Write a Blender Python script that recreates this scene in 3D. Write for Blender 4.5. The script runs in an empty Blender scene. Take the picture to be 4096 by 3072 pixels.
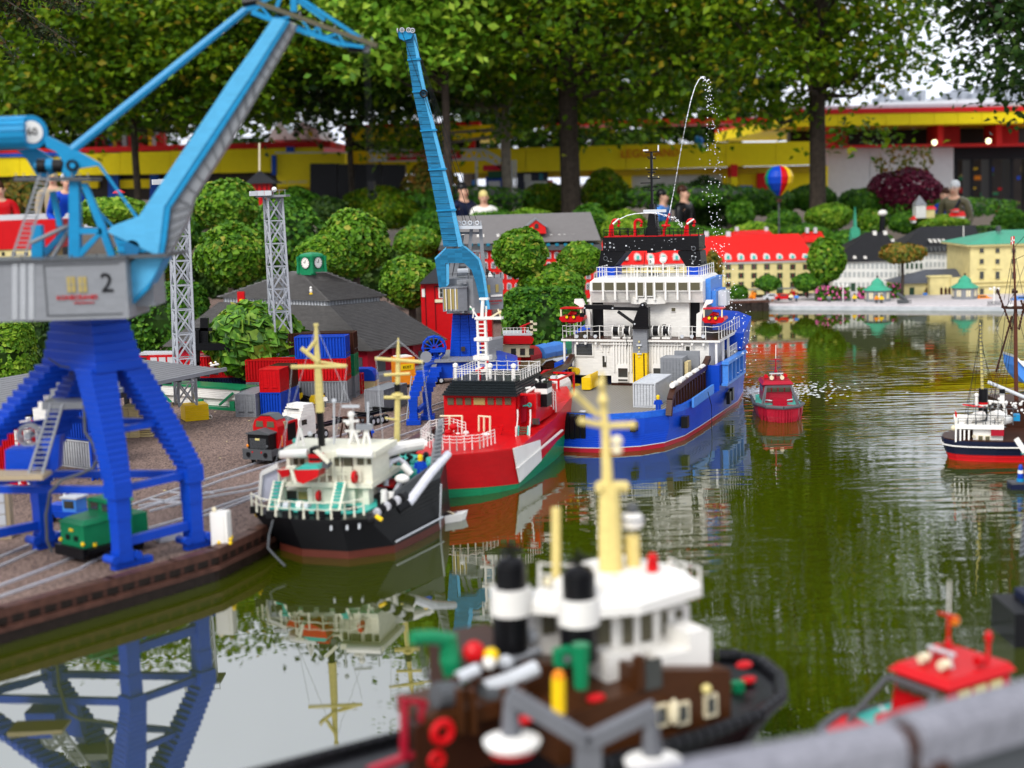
import bpy, math, random
import numpy as np
from mathutils import Matrix, Vector, noise
R = math.radians
rnd = random.Random(7)
SC = bpy.context.scene
COL = SC.collection
# ------------------------------------------------------------------ camera
F, CH, PT, RO = 1422.0, 1.35, R(8.0), R(1.7)     # focal length in pixels of a 1024 px wide frame, eye height
cam_d = bpy.data.cameras.new('camera')
cam = bpy.data.objects.new('camera', cam_d); COL.objects.link(cam)
cam_d.sensor_width = 36.0; cam_d.lens = 36.0 * F / 1024
cam_d.clip_start = .05; cam_d.clip_end = 2000
cam.matrix_world = Matrix.Translation((0, 0, CH)) @ Matrix.Rotation(math.pi / 2 - PT, 4, 'X') @ Matrix.Rotation(-RO, 4, 'Z')
cam_d.dof.use_dof = True; cam_d.dof.focus_distance = 8.1; cam_d.dof.aperture_fstop = 1.7
SC.camera = cam
# ------------------------------------------------------------------ sky and sun (overcast)
SUN_EL, SUN_AZ = R(44), R(206)
wd = bpy.data.worlds.new('World'); SC.world = wd; wd.use_nodes = True
nt = wd.node_tree; nt.nodes.clear()
sky = nt.nodes.new('ShaderNodeTexSky'); sky.sky_type = 'NISHITA'; sky.sun_disc = False
sky.sun_elevation = SUN_EL; sky.sun_rotation = SUN_AZ; sky.air_density = 1.0; sky.dust_density = 3.0
hsv = nt.nodes.new('ShaderNodeHueSaturation'); hsv.inputs['Saturation'].default_value = .22
tc = nt.nodes.new('ShaderNodeTexCoord')
cl = nt.nodes.new('ShaderNodeTexNoise'); cl.inputs['Scale'].default_value = 2.2; cl.inputs['Detail'].default_value = 5
mp = nt.nodes.new('ShaderNodeMapRange'); mp.inputs[1].default_value = .3; mp.inputs[2].default_value = .75
mp.inputs[3].default_value = .86; mp.inputs[4].default_value = 1.12
ml = nt.nodes.new('ShaderNodeVectorMath'); ml.operation = 'SCALE'
mxw = nt.nodes.new('ShaderNodeMixRGB'); mxw.inputs[0].default_value = .72; mxw.inputs[2].default_value = (11.2, 11.7, 13.2, 1)
bg = nt.nodes.new('ShaderNodeBackground'); bg.inputs['Strength'].default_value = .15
ow = nt.nodes.new('ShaderNodeOutputWorld')
L = nt.links.new
L(sky.outputs[0], hsv.inputs['Color']); L(hsv.outputs[0], mxw.inputs[1])
L(tc.outputs['Generated'], cl.inputs['Vector']); L(cl.outputs[0], mp.inputs[0])
L(mxw.outputs[0], ml.inputs[0]); L(mp.outputs[0], ml.inputs['Scale']); L(ml.outputs[0], bg.inputs['Color']); L(bg.outputs[0], ow.inputs[0])
sd = bpy.data.lights.new('sun', 'SUN'); sd.energy = 3.0; sd.angle = R(24); sd.color = (1, .96, .9)
so = bpy.data.objects.new('sun', sd); COL.objects.link(so)
so.rotation_euler = (math.pi / 2 - SUN_EL, 0, math.pi - SUN_AZ)
SC.view_settings.view_transform = 'Standard'; SC.view_settings.look = 'None'
SC.view_settings.exposure = -0.12; SC.view_settings.gamma = 1; SC.view_settings.use_curve_mapping = False
SC.cycles.max_bounces = 7; SC.cycles.transparent_max_bounces = 6
SC.cycles.sample_clamp_indirect = 4
# ------------------------------------------------------------------ pixel <-> place helpers (used to read real positions off the photograph)
def ray(u, v):
    a = (u - 512) / F; b = (384 - v) / F
    c, s = math.cos(RO), math.sin(RO)
    a, b = a * c + b * s, -a * s + b * c
    return Vector((a, math.cos(PT) + b * math.sin(PT), -math.sin(PT) + b * math.cos(PT)))
def G(u, v, z=0.0):
    d = ray(u, v); t = (z - CH) / d.z
    return Vector((d.x * t, d.y * t, z))
def W(u, v, Y):
    d = ray(u, v); t = Y / d.y
    return Vector((d.x * t, Y, CH + d.z * t))
# ------------------------------------------------------------------ mesh collector
class MB:
    def __init__(s, M=None): s.v = []; s.f = []; s.M = M or Matrix.Identity(4)
    def add(s, vs, fs):
        k = len(s.v); M = s.M
        s.v += [tuple(M @ Vector(p)) for p in vs]; s.f += [[i + k for i in f] for f in fs]; return s
    def box(s, x0, x1, y0, y1, z0, z1):
        return s.add([(x0,y0,z0),(x1,y0,z0),(x1,y1,z0),(x0,y1,z0),(x0,y0,z1),(x1,y0,z1),(x1,y1,z1),(x0,y1,z1)],
                     [(0,3,2,1),(4,5,6,7),(0,1,5,4),(1,2,6,5),(2,3,7,6),(3,0,4,7)])
    def cb(s, x, y, z, sx, sy, sz): return s.box(x-sx/2, x+sx/2, y-sy/2, y+sy/2, z, z+sz)
    def loft(s, rings, cap=True, close=True):
        n = len(rings[0]); vs = [p for r in rings for p in r]; fs = []
        for k in range(len(rings)-1):
            for i in range(n if close else n-1):
                j = (i+1) % n; fs.append((k*n+i, k*n+j, (k+1)*n+j, (k+1)*n+i))
        if cap: fs.append(tuple(range(n))[::-1]); fs.append(tuple(range((len(rings)-1)*n, len(rings)*n)))
        return s.add(vs, fs)
    def prism(s, pts, ax, a, b):
        # polygon pts (2-D) extruded along axis ax from a to b
        def mk(p, t): return (t, p[0], p[1]) if ax == 'x' else ((p[0], t, p[1]) if ax == 'y' else (p[0], p[1], t))
        return s.loft([[mk(p, a) for p in pts], [mk(p, b) for p in pts]])
    def slab(s, px, Y, th):
        # outline read on the vertical plane at distance Y, with real thickness th behind it
        A = [W(u, v, Y) for u, v in px]
        return s.loft([A, [p + Vector((0, th, 0)) for p in A]])
    def bar(s, p, q, w, h=None):
        p, q = Vector(p), Vector(q); h = h or w; d = (q-p)
        if d.length < 1e-6: return s
        d.normalize(); r = d.cross(Vector((0,0,1)))
        if r.length < .05: r = Vector((1,0,0))
        r.normalize(); u = r.cross(d).normalized(); r = r*w/2; u = u*h/2
        return s.loft([[p-r-u, p+r-u, p+r+u, p-r+u], [q-r-u, q+r-u, q+r+u, q-r+u]])
    def cyl(s, p, q, r, r2=None, n=10, cap=True):
        p, q = Vector(p), Vector(q); r2 = r if r2 is None else r2; d = (q-p).normalized()
        a = d.cross(Vector((0,0,1)));
        if a.length < .05: a = Vector((1,0,0))
        a.normalize(); b = d.cross(a)
        C = [(math.cos(2*math.pi*i/n), math.sin(2*math.pi*i/n)) for i in range(n)]
        return s.loft([[p+a*(c*r)+b*(t*r) for c,t in C], [q+a*(c*r2)+b*(t*r2) for c,t in C]], cap)
    def tube(s, pts, r, n=6):
        pts = [Vector(p) for p in pts]; rings = []
        for i, p in enumerate(pts):
            d = (pts[min(i+1, len(pts)-1)] - pts[max(i-1, 0)]).normalized()
            a = d.cross(Vector((0,0,1)))
            if a.length < .05: a = d.cross(Vector((0,1,0)))
            a.normalize(); b = d.cross(a); rr = r[i] if isinstance(r, (list, tuple)) else r
            rings.append([p + a*(rr*math.cos(2*math.pi*k/n)) + b*(rr*math.sin(2*math.pi*k/n)) for k in range(n)])
        return s.loft(rings)
    def ball(s, c, r, n=10, m=6, sc=(1,1,1)):
        c = Vector(c); rings = []
        for j in range(m+1):
            t = math.pi*j/m; rr = max(math.sin(t), .02)
            rings.append([(c.x+r*sc[0]*rr*math.cos(2*math.pi*i/n), c.y+r*sc[1]*rr*math.sin(2*math.pi*i/n), c.z-r*sc[2]*math.cos(t)) for i in range(n)])
        return s.loft(rings)
    def lathe(s, prof, c, n=16):
        c = Vector(c)
        return s.loft([[(c.x+r*math.cos(2*math.pi*i/n), c.y+r*math.sin(2*math.pi*i/n), c.z+z) for i in range(n)] for r, z in prof])
    def ring(s, c, R0, r, ax='y', n=14, m=5):
        c = Vector(c); vs = []; fs = []
        for i in range(n):
            A = 2*math.pi*i/n
            for k in range(m):
                B = 2*math.pi*k/m; q = R0 + r*math.cos(B); t = r*math.sin(B)
                o = {'y': (q*math.cos(A), t, q*math.sin(A)), 'x': (t, q*math.cos(A), q*math.sin(A)), 'z': (q*math.cos(A), q*math.sin(A), t)}[ax]
                vs.append(c + Vector(o))
        for i in range(n):
            for k in range(m):
                fs.append((i*m+k, ((i+1)%n)*m+k, ((i+1)%n)*m+(k+1)%m, i*m+(k+1)%m))
        return s.add(vs, fs)
# ------------------------------------------------------------------ materials
MATS = {}
def nodes(name):
    m = bpy.data.materials.new(name); m.use_nodes = True; n = m.node_tree
    return m, n, n.nodes['Principled BSDF']
def mat(name, col, rough=.35, kind='brick', spec=.2, metal=0.0, var=.10, scale=None):
    """brick = moulded toy-brick plastic with course lines and slightly different bricks; flat; grain; leafy"""
    if name in MATS: return MATS[name]
    m, n, b = nodes(name); MATS[name] = m; N = n.nodes.new; K = n.links.new
    b.inputs['Roughness'].default_value = rough; b.inputs['Metallic'].default_value = metal
    b.inputs['Specular IOR Level'].default_value = spec
    t = N('ShaderNodeTexCoord'); h = N('ShaderNodeHueSaturation'); h.inputs['Color'].default_value = (*col, 1)
    r = N('ShaderNodeMapRange'); r.inputs[3].default_value = 1-var; r.inputs[4].default_value = 1+var
    bp = N('ShaderNodeBump')
    if kind == 'brick':
        sz = scale or .0096
        sn = N('ShaderNodeVectorMath'); sn.operation = 'DIVIDE'; sn.inputs[1].default_value = (sz*3.33, sz*3.33, sz)
        fl = N('ShaderNodeVectorMath'); fl.operation = 'FLOOR'
        wn = N('ShaderNodeTexWhiteNoise'); wn.noise_dimensions = '3D'
        K(t.outputs['Object'], sn.inputs[0]); K(sn.outputs[0], fl.inputs[0]); K(fl.outputs[0], wn.inputs['Vector'])
        big = N('ShaderNodeTexNoise'); big.inputs['Scale'].default_value = 3.0; big.inputs['Detail'].default_value = 4; K(t.outputs['Object'], big.inputs['Vector'])
        ad = N('ShaderNodeMath'); ad.operation = 'ADD'; K(wn.outputs['Value'], ad.inputs[0]); K(big.outputs[0], ad.inputs[1])
        hf = N('ShaderNodeMath'); hf.operation = 'MULTIPLY'; hf.inputs[1].default_value = .5; K(ad.outputs[0], hf.inputs[0])
        K(hf.outputs[0], r.inputs[0])
        fr = N('ShaderNodeVectorMath'); fr.operation = 'FRACTION'; K(sn.outputs[0], fr.inputs[0])
        sx = N('ShaderNodeSeparateXYZ'); K(fr.outputs[0], sx.inputs[0])
        gt = N('ShaderNodeMath'); gt.operation = 'GREATER_THAN'; gt.inputs[1].default_value = .14; K(sx.outputs['Z'], gt.inputs[0])
        K(gt.outputs[0], bp.inputs['Height']); bp.inputs['Distance'].default_value = sz*.12; bp.inputs['Strength'].default_value = .7
    else:
        big = N('ShaderNodeTexNoise'); big.inputs['Scale'].default_value = scale or 12; big.inputs['Detail'].default_value = 6
        K(t.outputs['Object'], big.inputs['Vector']); K(big.outputs[0], r.inputs[0]); r.inputs[1].default_value = .3; r.inputs[2].default_value = .7
        K(big.outputs[0], bp.inputs['Height']); bp.inputs['Distance'].default_value = .002; bp.inputs['Strength'].default_value = .35 if kind == 'grain' else .1
    K(r.outputs[0], h.inputs['Value']); K(h.outputs[0], b.inputs['Base Color']); K(bp.outputs[0], b.inputs['Normal'])
    return m
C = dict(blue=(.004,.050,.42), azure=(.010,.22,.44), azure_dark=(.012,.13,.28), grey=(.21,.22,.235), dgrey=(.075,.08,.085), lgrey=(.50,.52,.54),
 black=(.005,.005,.006), red=(.50,.004,.007), dred=(.33,.007,.022), white=(.74,.72,.67), cream=(.70,.62,.42), tan=(.60,.48,.24), yellow=(.80,.52,.01),
 green=(.006,.19,.075), dgreen=(.004,.085,.03), brown=(.04,.013,.006), teal=(.01,.16,.25), turq=(.04,.40,.33), orange=(.80,.24,.01), navy=(.006,.010,.035),
 medblue=(.06,.22,.62), straw=(.66,.56,.22), sand=(.35,.28,.18), smoke=(.10,.09,.055), amber=(.33,.26,.09), skin=(.55,.32,.22), roofgrey=(.14,.135,.13))
def c(n, rough=.33): return mat('plastic_' + n, C[n], rough)
def flat(n, rough=.3): return mat('smooth_' + n, C[n], rough, 'flat', var=.05)
glassm = mat('tinted_window', (.035, .036, .03), .08, 'flat', spec=.8, var=.2)
# ------------------------------------------------------------------ object helpers
MW = {}
def link(o): COL.objects.link(o); return o
def T(name, label, cat, loc=(0,0,0), rz=0.0, group=None, kind=None):
    o = bpy.data.objects.new(name, None); link(o); o.empty_display_size = .05
    o.location = loc; o.rotation_euler = (0, 0, rz); o['label'] = label; o['category'] = cat
    if group: o['group'] = group
    if kind: o['kind'] = kind
    MW[o.name] = Matrix.Translation(loc) @ Matrix.Rotation(rz, 4, 'Z')
    return o
def mesh_of(mb, name, m, inv=None, smooth=False):
    me = bpy.data.meshes.new(name)
    vs = mb.v if inv is None else [tuple(inv @ Vector(p)) for p in mb.v]
    me.from_pydata(vs, [], mb.f)
    me.materials.append(m)
    if smooth: me.polygons.foreach_set('use_smooth', [True]*len(me.polygons))
    return me
def recalc(me):
    import bmesh
    b = bmesh.new(); b.from_mesh(me); bmesh.ops.recalc_face_normals(b, faces=b.faces); b.to_mesh(me); b.free()
def P(root, name, mb, m, label=None, world=False, smooth=False, kind=None, w=0):
    world = world or w
    """one part: mesh object under its thing. world=True: vertices were given in world space"""
    if not mb.v: return None
    M = MW[root.name]
    me = mesh_of(mb, name, m, M.inverted() if world else None, smooth); recalc(me)
    o = bpy.data.objects.new(name, me); link(o); o.parent = root
    MW[o.name] = M
    if label: o['label'] = label
    if kind: o['kind'] = kind
    return o
def TM(name, label, cat, mb, m, loc=(0,0,0), rz=0.0, group=None, kind=None, world=True, smooth=False):
    """a thing (or a piece of the setting) that is one mesh"""
    M = Matrix.Translation(loc) @ Matrix.Rotation(rz, 4, 'Z')
    me = mesh_of(mb, name, m, M.inverted() if world else None, smooth); recalc(me)
    o = bpy.data.objects.new(name, me); link(o); o.location = loc; o.rotation_euler = (0, 0, rz); MW[o.name] = M
    if label: o['label'] = label
    if cat: o['category'] = cat
    if group: o['group'] = group
    if kind: o['kind'] = kind
    return o
def inst(root, name, me, loc, rot=(0,0,0), scl=(1,1,1)):
    """a part that shares its mesh with its like"""
    o = bpy.data.objects.new(name, me); link(o); o.parent = root; o.location = loc; o.rotation_euler = rot; o.scale = scl
    MW[o.name] = MW[root.name]; return o
def dup(o, loc=None, rz=None, label=None, parent=None, scale=None):
    n = o.copy(); link(n)
    if parent: n.parent = parent
    if loc is not None: n.location = loc
    if rz is not None: n.rotation_euler = (0, 0, rz)
    if label: n['label'] = label
    if scale: n.scale = (scale,)*3 if not isinstance(scale, tuple) else scale
    for ch in list(o.children): dup(ch, parent=n)
    return n
def text_mb(txt, size, M, depth=.0015, align='CENTER'):
    cu = bpy.data.curves.new('t', 'FONT'); cu.body = txt; cu.size = size; cu.extrude = depth; cu.align_x = align; cu.align_y = 'CENTER'; cu.resolution_u = 2
    o = bpy.data.objects.new('t', cu); link(o)
    me = bpy.data.meshes.new_from_object(o); mb = MB()
    mb.v = [tuple(M @ v.co) for v in me.vertices]; mb.f = [list(p.vertices) for p in me.polygons]
    bpy.data.objects.remove(o); bpy.data.meshes.remove(me); bpy.data.curves.remove(cu)
    return mb
def face_m(loc, rz=0.0, tilt=0.0):   # a frame whose text reads from -Y (towards the viewer) when rz = 0
    return Matrix.Translation(loc) @ Matrix.Rotation(rz, 4, 'Z') @ Matrix.Rotation(math.pi/2 - tilt, 4, 'X')
# ------------------------------------------------------------------ ground, water, quay
def ground_mat(name, c1, c2, scale, rough=.9, bump=.4, vor=False):
    m, n, b = nodes(name); N = n.nodes.new; K = n.links.new; MATS[name] = m
    t = N('ShaderNodeTexCoord'); x = N('ShaderNodeTexVoronoi' if vor else 'ShaderNodeTexNoise'); x.inputs['Scale'].default_value = scale
    y = N('ShaderNodeTexNoise'); y.inputs['Scale'].default_value = 1.6; y.inputs['Detail'].default_value = 6
    z = N('ShaderNodeTexNoise'); z.inputs['Scale'].default_value = scale*1.0; z.inputs['Detail'].default_value = 3
    cr = N('ShaderNodeValToRGB'); cr.color_ramp.elements[0].color = (*c1, 1); cr.color_ramp.elements[1].color = (*c2, 1)
    cr.color_ramp.elements[0].position = .28; cr.color_ramp.elements[1].position = .72
    for q in (x, y, z): K(t.outputs['Object'], q.inputs['Vector'])
    a = N('ShaderNodeMath'); a.operation = 'MULTIPLY_ADD'; a.inputs[1].default_value = .35
    a2 = N('ShaderNodeMath'); a2.operation = 'MULTIPLY'; a2.inputs[1].default_value = .65
    sep = x.outputs['Color'] if vor else x.outputs[0]
    if vor:
        bw = N('ShaderNodeRGBToBW'); K(sep, bw.inputs[0]); sep = bw.outputs[0]
    K(sep, a2.inputs[0]); K(y.outputs[0], a.inputs[0]); K(a2.outputs[0], a.inputs[2])
    K(a.outputs[0], cr.inputs[0]); K(cr.outputs[0], b.inputs['Base Color']); b.inputs['Roughness'].default_value = rough
    b.inputs['Specular IOR Level'].default_value = .25
    bp = N('ShaderNodeBump'); bp.inputs['Strength'].default_value = bump; bp.inputs['Distance'].default_value = .003
    K(z.outputs[0], bp.inputs['Height']); K(bp.outputs[0], b.inputs['Normal']); return m
M_soil = ground_mat('garden_soil', (.035,.025,.014), (.10,.07,.04), 40)
M_yard = ground_mat('brown_grit', (.035,.022,.018), (.27,.185,.15), 170, vor=True, bump=.8)
M_pave = ground_mat('pale_paving', (.42,.39,.40), (.58,.54,.54), 30)
M_grass = ground_mat('lawn', (.02,.05,.008), (.06,.12,.02), 60)
def struct(name, mb, m): return TM(name, None, None, mb, m, kind='structure', world=True)
g = MB(); g.add([(-600,-200,-.42),(600,-200,-.42),(600,1200,-.42),(-600,1200,-.42)], [(0,1,2,3)]); struct('ground', g, M_soil)
# water: still, olive, with fine ripples that grow beyond the pilot boat
m, n, b = nodes('pond_water'); N = n.nodes.new; K = n.links.new; M_water = m
b.inputs['Base Color'].default_value = (.032, .042, .0008, 1); b.inputs['Roughness'].default_value = .015; b.inputs['IOR'].default_value = 3.0
b.inputs['Specular IOR Level'].default_value = .75
t = N('ShaderNodeTexCoord'); mpg = N('ShaderNodeMapping'); mpg.inputs['Scale'].default_value = (1.7, 8.0, 1)
n1 = N('ShaderNodeTexNoise'); n1.inputs['Scale'].default_value = 1.6; n1.inputs['Detail'].default_value = 2.5; n1.inputs['Roughness'].default_value = .45
n2 = N('ShaderNodeTexNoise'); n2.inputs['Scale'].default_value = .55; n2.inputs['Detail'].default_value = 2
rr = N('ShaderNodeMapRange'); rr.inputs[1].default_value = .40; rr.inputs[2].default_value = .62; rr.inputs[3].default_value = .10; rr.inputs[4].default_value = 1.0
xx = N('ShaderNodeSeparateXYZ'); cx = N('ShaderNodeMapRange'); cx.inputs[1].default_value = -.35; cx.inputs[2].default_value = 1.6; cx.inputs[3].default_value = .06; cx.inputs[4].default_value = 1.0
mu = N('ShaderNodeMath'); mu.operation = 'MULTIPLY'; bp = N('ShaderNodeBump'); bp.inputs['Distance'].default_value = .009
K(t.outputs['Object'], mpg.inputs[0]); K(mpg.outputs[0], n1.inputs['Vector']); K(t.outputs['Object'], n2.inputs['Vector']); K(t.outputs['Object'], xx.inputs[0])
K(n2.outputs[0], rr.inputs[0]); K(xx.outputs['X'], cx.inputs[0]); K(rr.outputs[0], mu.inputs[0]); K(cx.outputs[0], mu.inputs[1])
cv = N('ShaderNodeValToRGB'); ce_ = cv.color_ramp.elements; ce_.new(.45); ce_.new(.6)
for i_, (p_, g_) in enumerate(((0,.45),(.42,1),(.6,.8),(.8,.16))): ce_[i_].position = p_; ce_[i_].color = (g_,g_,g_,1)
yd = N('ShaderNodeMath'); yd.operation = 'DIVIDE'; yd.inputs[1].default_value = 16; K(xx.outputs['Y'], yd.inputs[0]); K(yd.outputs[0], cv.inputs[0]); mu2 = N('ShaderNodeMath'); mu2.operation = 'MULTIPLY'; K(mu.outputs[0], mu2.inputs[0]); K(cv.outputs[0], mu2.inputs[1])
K(n1.outputs[0], bp.inputs['Height']); K(mu2.outputs[0], bp.inputs['Strength']); K(bp.outputs[0], b.inputs['Normal'])
g = MB(); g.add([(-5,-1,0),(9,-1,0),(9,16.6,0),(-5,16.6,0)], [(0,1,2,3)]); struct('pond_water', g, M_water)
# quay edge, from near left to far behind the supply ship
QE = [(-3.2,2.2),(-1.587,4.218),(-1.33,4.522),(-1.17,4.72),(-1.06,4.87),(-.965,5.13),(-.80,5.8),(-.62,6.5),(-.40,7.3),(-.05,8.4),(.35,9.6),(.62,10.8),(.75,12.4),(1.1,14.1)]
QZ = .10
g = MB(); g.prism(QE + [(1.1,17.5),(-9,17.5),(-9,2.2)], 'z', -.42, QZ); struct('quay_yard', g, M_yard)
M_timber = mat('wet_timber', (.075,.032,.022), .45, 'grain', scale=30, var=.3)
M_dark = mat('wet_dark_timber', (.022,.014,.010), .4, 'grain', scale=30, var=.3)
wall = T('quay_wall', 'brown timber fender wall with short piles along the harbour yard edge', 'quay wall', (QE[3][0], QE[3][1], 0))
def along(pts, step):
    out = [];
    for a, b_ in zip(pts, pts[1:]):
        a, b_ = Vector(a), Vector(b_); L_ = (b_-a).length; k = max(1, int(L_/step))
        for i in range(k): out.append((a + (b_-a)*((i+.5)/k), (b_-a).normalized()))
    return out
QN = QE[:-2]
def rail_line(z0, z1, off0, off1, name, m_):
    g = MB()
    for a, b_ in zip(QN, QN[1:]):
        a, b_ = Vector(a), Vector(b_); d = (b_-a).normalized(); nn = Vector((d.y, -d.x)); e = .006
        pts = [a+nn*off0-d*e, b_+nn*off0+d*e, b_+nn*off1+d*e, a+nn*off1-d*e]
        g.prism([(p.x, p.y) for p in pts], 'z', z0, z1)
    P(wall, name, g, m_, w=1)
rail_line(.086, .114, -.030, .016, 'coping', M_timber)
rail_line(.040, .056, .004, .022, 'waling', M_timber)
rail_line(-.3, .085, -.01, .0035, 'sheet_wall', M_dark)
post = MB().box(-.008,.008,0,.014,.056,.086); pme = mesh_of(post, 'block', M_timber); recalc(pme)
pile = MB().box(-.011,.011,0,.013,-.25,.040); lme = mesh_of(pile, 'pile', M_dark); recalc(lme)
for p, d in along(QN[:9], .052):
    lp = MW[wall.name].inverted() @ Vector((p.x + d.y*.004, p.y - d.x*.004, 0)); a = math.atan2(-d.x, d.y) - math.pi/2
    inst(wall, 'block', pme, lp, (0,0,a+math.pi)); inst(wall, 'pile', lme, lp + Vector((0,0,0)), (0,0,a+math.pi))
# far shore: dark timber stretch on the left, pale stone promenade on the right
g = MB(); g.prism([(1.12,14.5),(2.62,14.45),(2.62,17.5),(1.12,17.5)], 'z', -.42, .085); struct('far_quay', g, M_pave)
fq = T('far_quay_wall', 'dark timber quay wall under the far yellow house', 'quay wall', (1.9,14.45,0))
g = MB(); g.box(1.12,2.60,14.40,14.445,-.3,.086); P(fq, 'planking', g, M_dark, w=1)
g = MB(); g.box(1.11,2.64,14.38,14.47,.088,.106); P(fq, 'coping', g, M_timber, w=1)
pm = MB().box(-.03,.03,-.02,0,-.2,.084); pme2 = mesh_of(pm, 'pile', M_dark)
for i in range(13): inst(fq, 'pile', pme2, (-.74+i*.12, -.055, 0))
g = MB(); g.prism([(2.64,14.56),(5.15,13.55),(9.5,12.0),(9.5,17.5),(2.64,17.5)], 'z', -.42, .05); struct('promenade', g, M_pave)
M_stone = ground_mat('pale_stone_wall', (.33,.35,.36), (.48,.50,.51), 14)
g = MB()
for a, b_ in (((2.64,14.55),(5.15,13.54)),((5.15,13.54),(9.5,11.99))):
    g.prism([a, b_, (b_[0]+.02,b_[1]+.07), (a[0]+.02,a[1]+.07)], 'z', -.3, .035)
struct('promenade_wall', g, M_stone)
g = MB(); g.prism([(2.63,14.50),(5.14,13.49),(9.5,11.9),(9.5,11.98),(5.15,13.535),(2.63,14.545)], 'z', -.3, .012); struct('promenade_step', g, M_stone)
g = MB(); g.prism([(-9,17.51),(9.5,17.51),(14,20.5),(-14,20.5)], 'z', -.42, .02); struct('garden_bed', g, M_grass)
g = MB(); g.prism([(-40,20.6),(40,20.6),(40,33),(-40,33)], 'z', -.42, -.36); struct('park_path', g, M_pave)
# ================================================================== harbour crane, near, blue portal and light blue jib
e1 = Vector((.66,.75,0)).normalized(); e2 = Vector((-e1.y, e1.x, 0))
def sq(cc, a, b_=None, s1=e1, s2=e2):
    b_ = b_ or a; return [cc - s1*a/2 - s2*b_/2, cc + s1*a/2 - s2*b_/2, cc + s1*a/2 + s2*b_/2, cc - s1*a/2 + s2*b_/2]
k1 = T('portal_crane', 'large blue harbour crane marked 2, the nearest, with a thick light blue jib', 'crane', (-1.5,4.83,QZ))
A_, B_, E_, L_ = Vector((-1.335,4.69,0)), Vector((-1.145,4.93,0)), Vector((-1.70,5.0,0)), Vector((-1.92,4.78,0))
Ap = W(92,326,4.76); Ap.z = 0
NA, NB, NL = Ap, Ap + e1*.138, Ap + e2*.25; NE = NL + e1*.138
cen = (NA+NE)/2
def zc(v): v = v.copy(); return v
blue = c('blue'); az = c('azure'); gr = c('grey'); dg = c('dgrey'); blk = c('black')
HY = 4.60
ZT, ZJ = W(100,319.5,HY).z-.001, .765
for (b0, tp) in ((A_,NA),(B_,NB),(E_,NE),(L_,NL)):
    g = MB(); n_ = 19; z0 = .385
    tin = tp + (cen-tp)*.16
    for i in range(n_):
        t0 = i/n_; za = z0 + (ZJ+.012-z0)*t0; zb = z0 + (ZJ+.012-z0)*(i+1)/n_
        cc = b0.lerp(tin, t0**1.05); w = .066 + .034*t0
        r1 = sq(cc, w); r2 = sq(cc, w-.004)
        g.loft([[Vector((p.x,p.y,za)) for p in r1], [Vector((p.x,p.y,zb-.003)) for p in r1], [Vector((p.x,p.y,zb)) for p in r2]])
    lg = P(k1, 'leg', g, blue, w=1)
    g = MB()
    for za, zb, w in ((.16,.27,.050),(.27,.345,.054),(.345,.392,.068)):
        g.loft([[Vector((p.x,p.y,za)) for p in sq(b0,w)], [Vector((p.x,p.y,zb)) for p in sq(b0,w)]])
    P(k1, 'lower_leg', g, blue, w=1)
    g = MB()
    g.loft([[Vector((p.x,p.y,z)) for p in sq(b0,.058,.05)] for z in (.125,.162)])
    g.loft([[Vector((p.x,p.y,z)) for p in sq(b0+e1*.035,.15,.030)] for z in (.102,.124)])
    for s_ in (-1,1):
        g.cyl(b0+e1*(s_*.045)-e2*.03+Vector((0,0,.14)), b0+e1*(s_*.045)+e2*.03+Vector((0,0,.14)), .015, n=10)
    P(k1, 'bogie', g, blue, w=1)
g = MB()   # neck, stepped
n_ = 6
for i in range(n_):
    za = ZJ + (ZT-ZJ)*i/n_; zb = ZJ + (ZT-ZJ)*(i+1)/n_; s_ = 1.34 - .34*i/(n_-1)
    ring = [cen + (p-cen)*s_ for p in (NA,NB,NE,NL)]; rin = [cen + (p-cen)*(s_*.985) for p in (NA,NB,NE,NL)]
    g.loft([[Vector((p.x,p.y,za)) for p in ring], [Vector((p.x,p.y,zb-.003)) for p in ring], [Vector((p.x,p.y,zb)) for p in rin]])
P(k1, 'neck', g, blue, w=1)
def bm(p, q, z, w, h, name='cross_beam', mm=None):
    g = MB(); g.bar((p.x,p.y,z), (q.x,q.y,z), w, h); P(k1, name, g, mm or blue, w=1)
for p, q in ((A_,B_),(B_,E_),(E_,L_),(A_,L_)): bm(p, q, .372, .024, .024)
for p, q in ((A_,B_),(E_,L_)): bm(p, q, .19, .026, .030)
bm(A_.lerp(NA,.42), B_.lerp(NB,.42)+e1*.0, .565, .02, .02); bm(B_.lerp(NB,.42), E_.lerp(NE,.42), .565, .02, .02); bm(E_.lerp(NE,.42), L_.lerp(NL,.42), .565,.02,.02)
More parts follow.
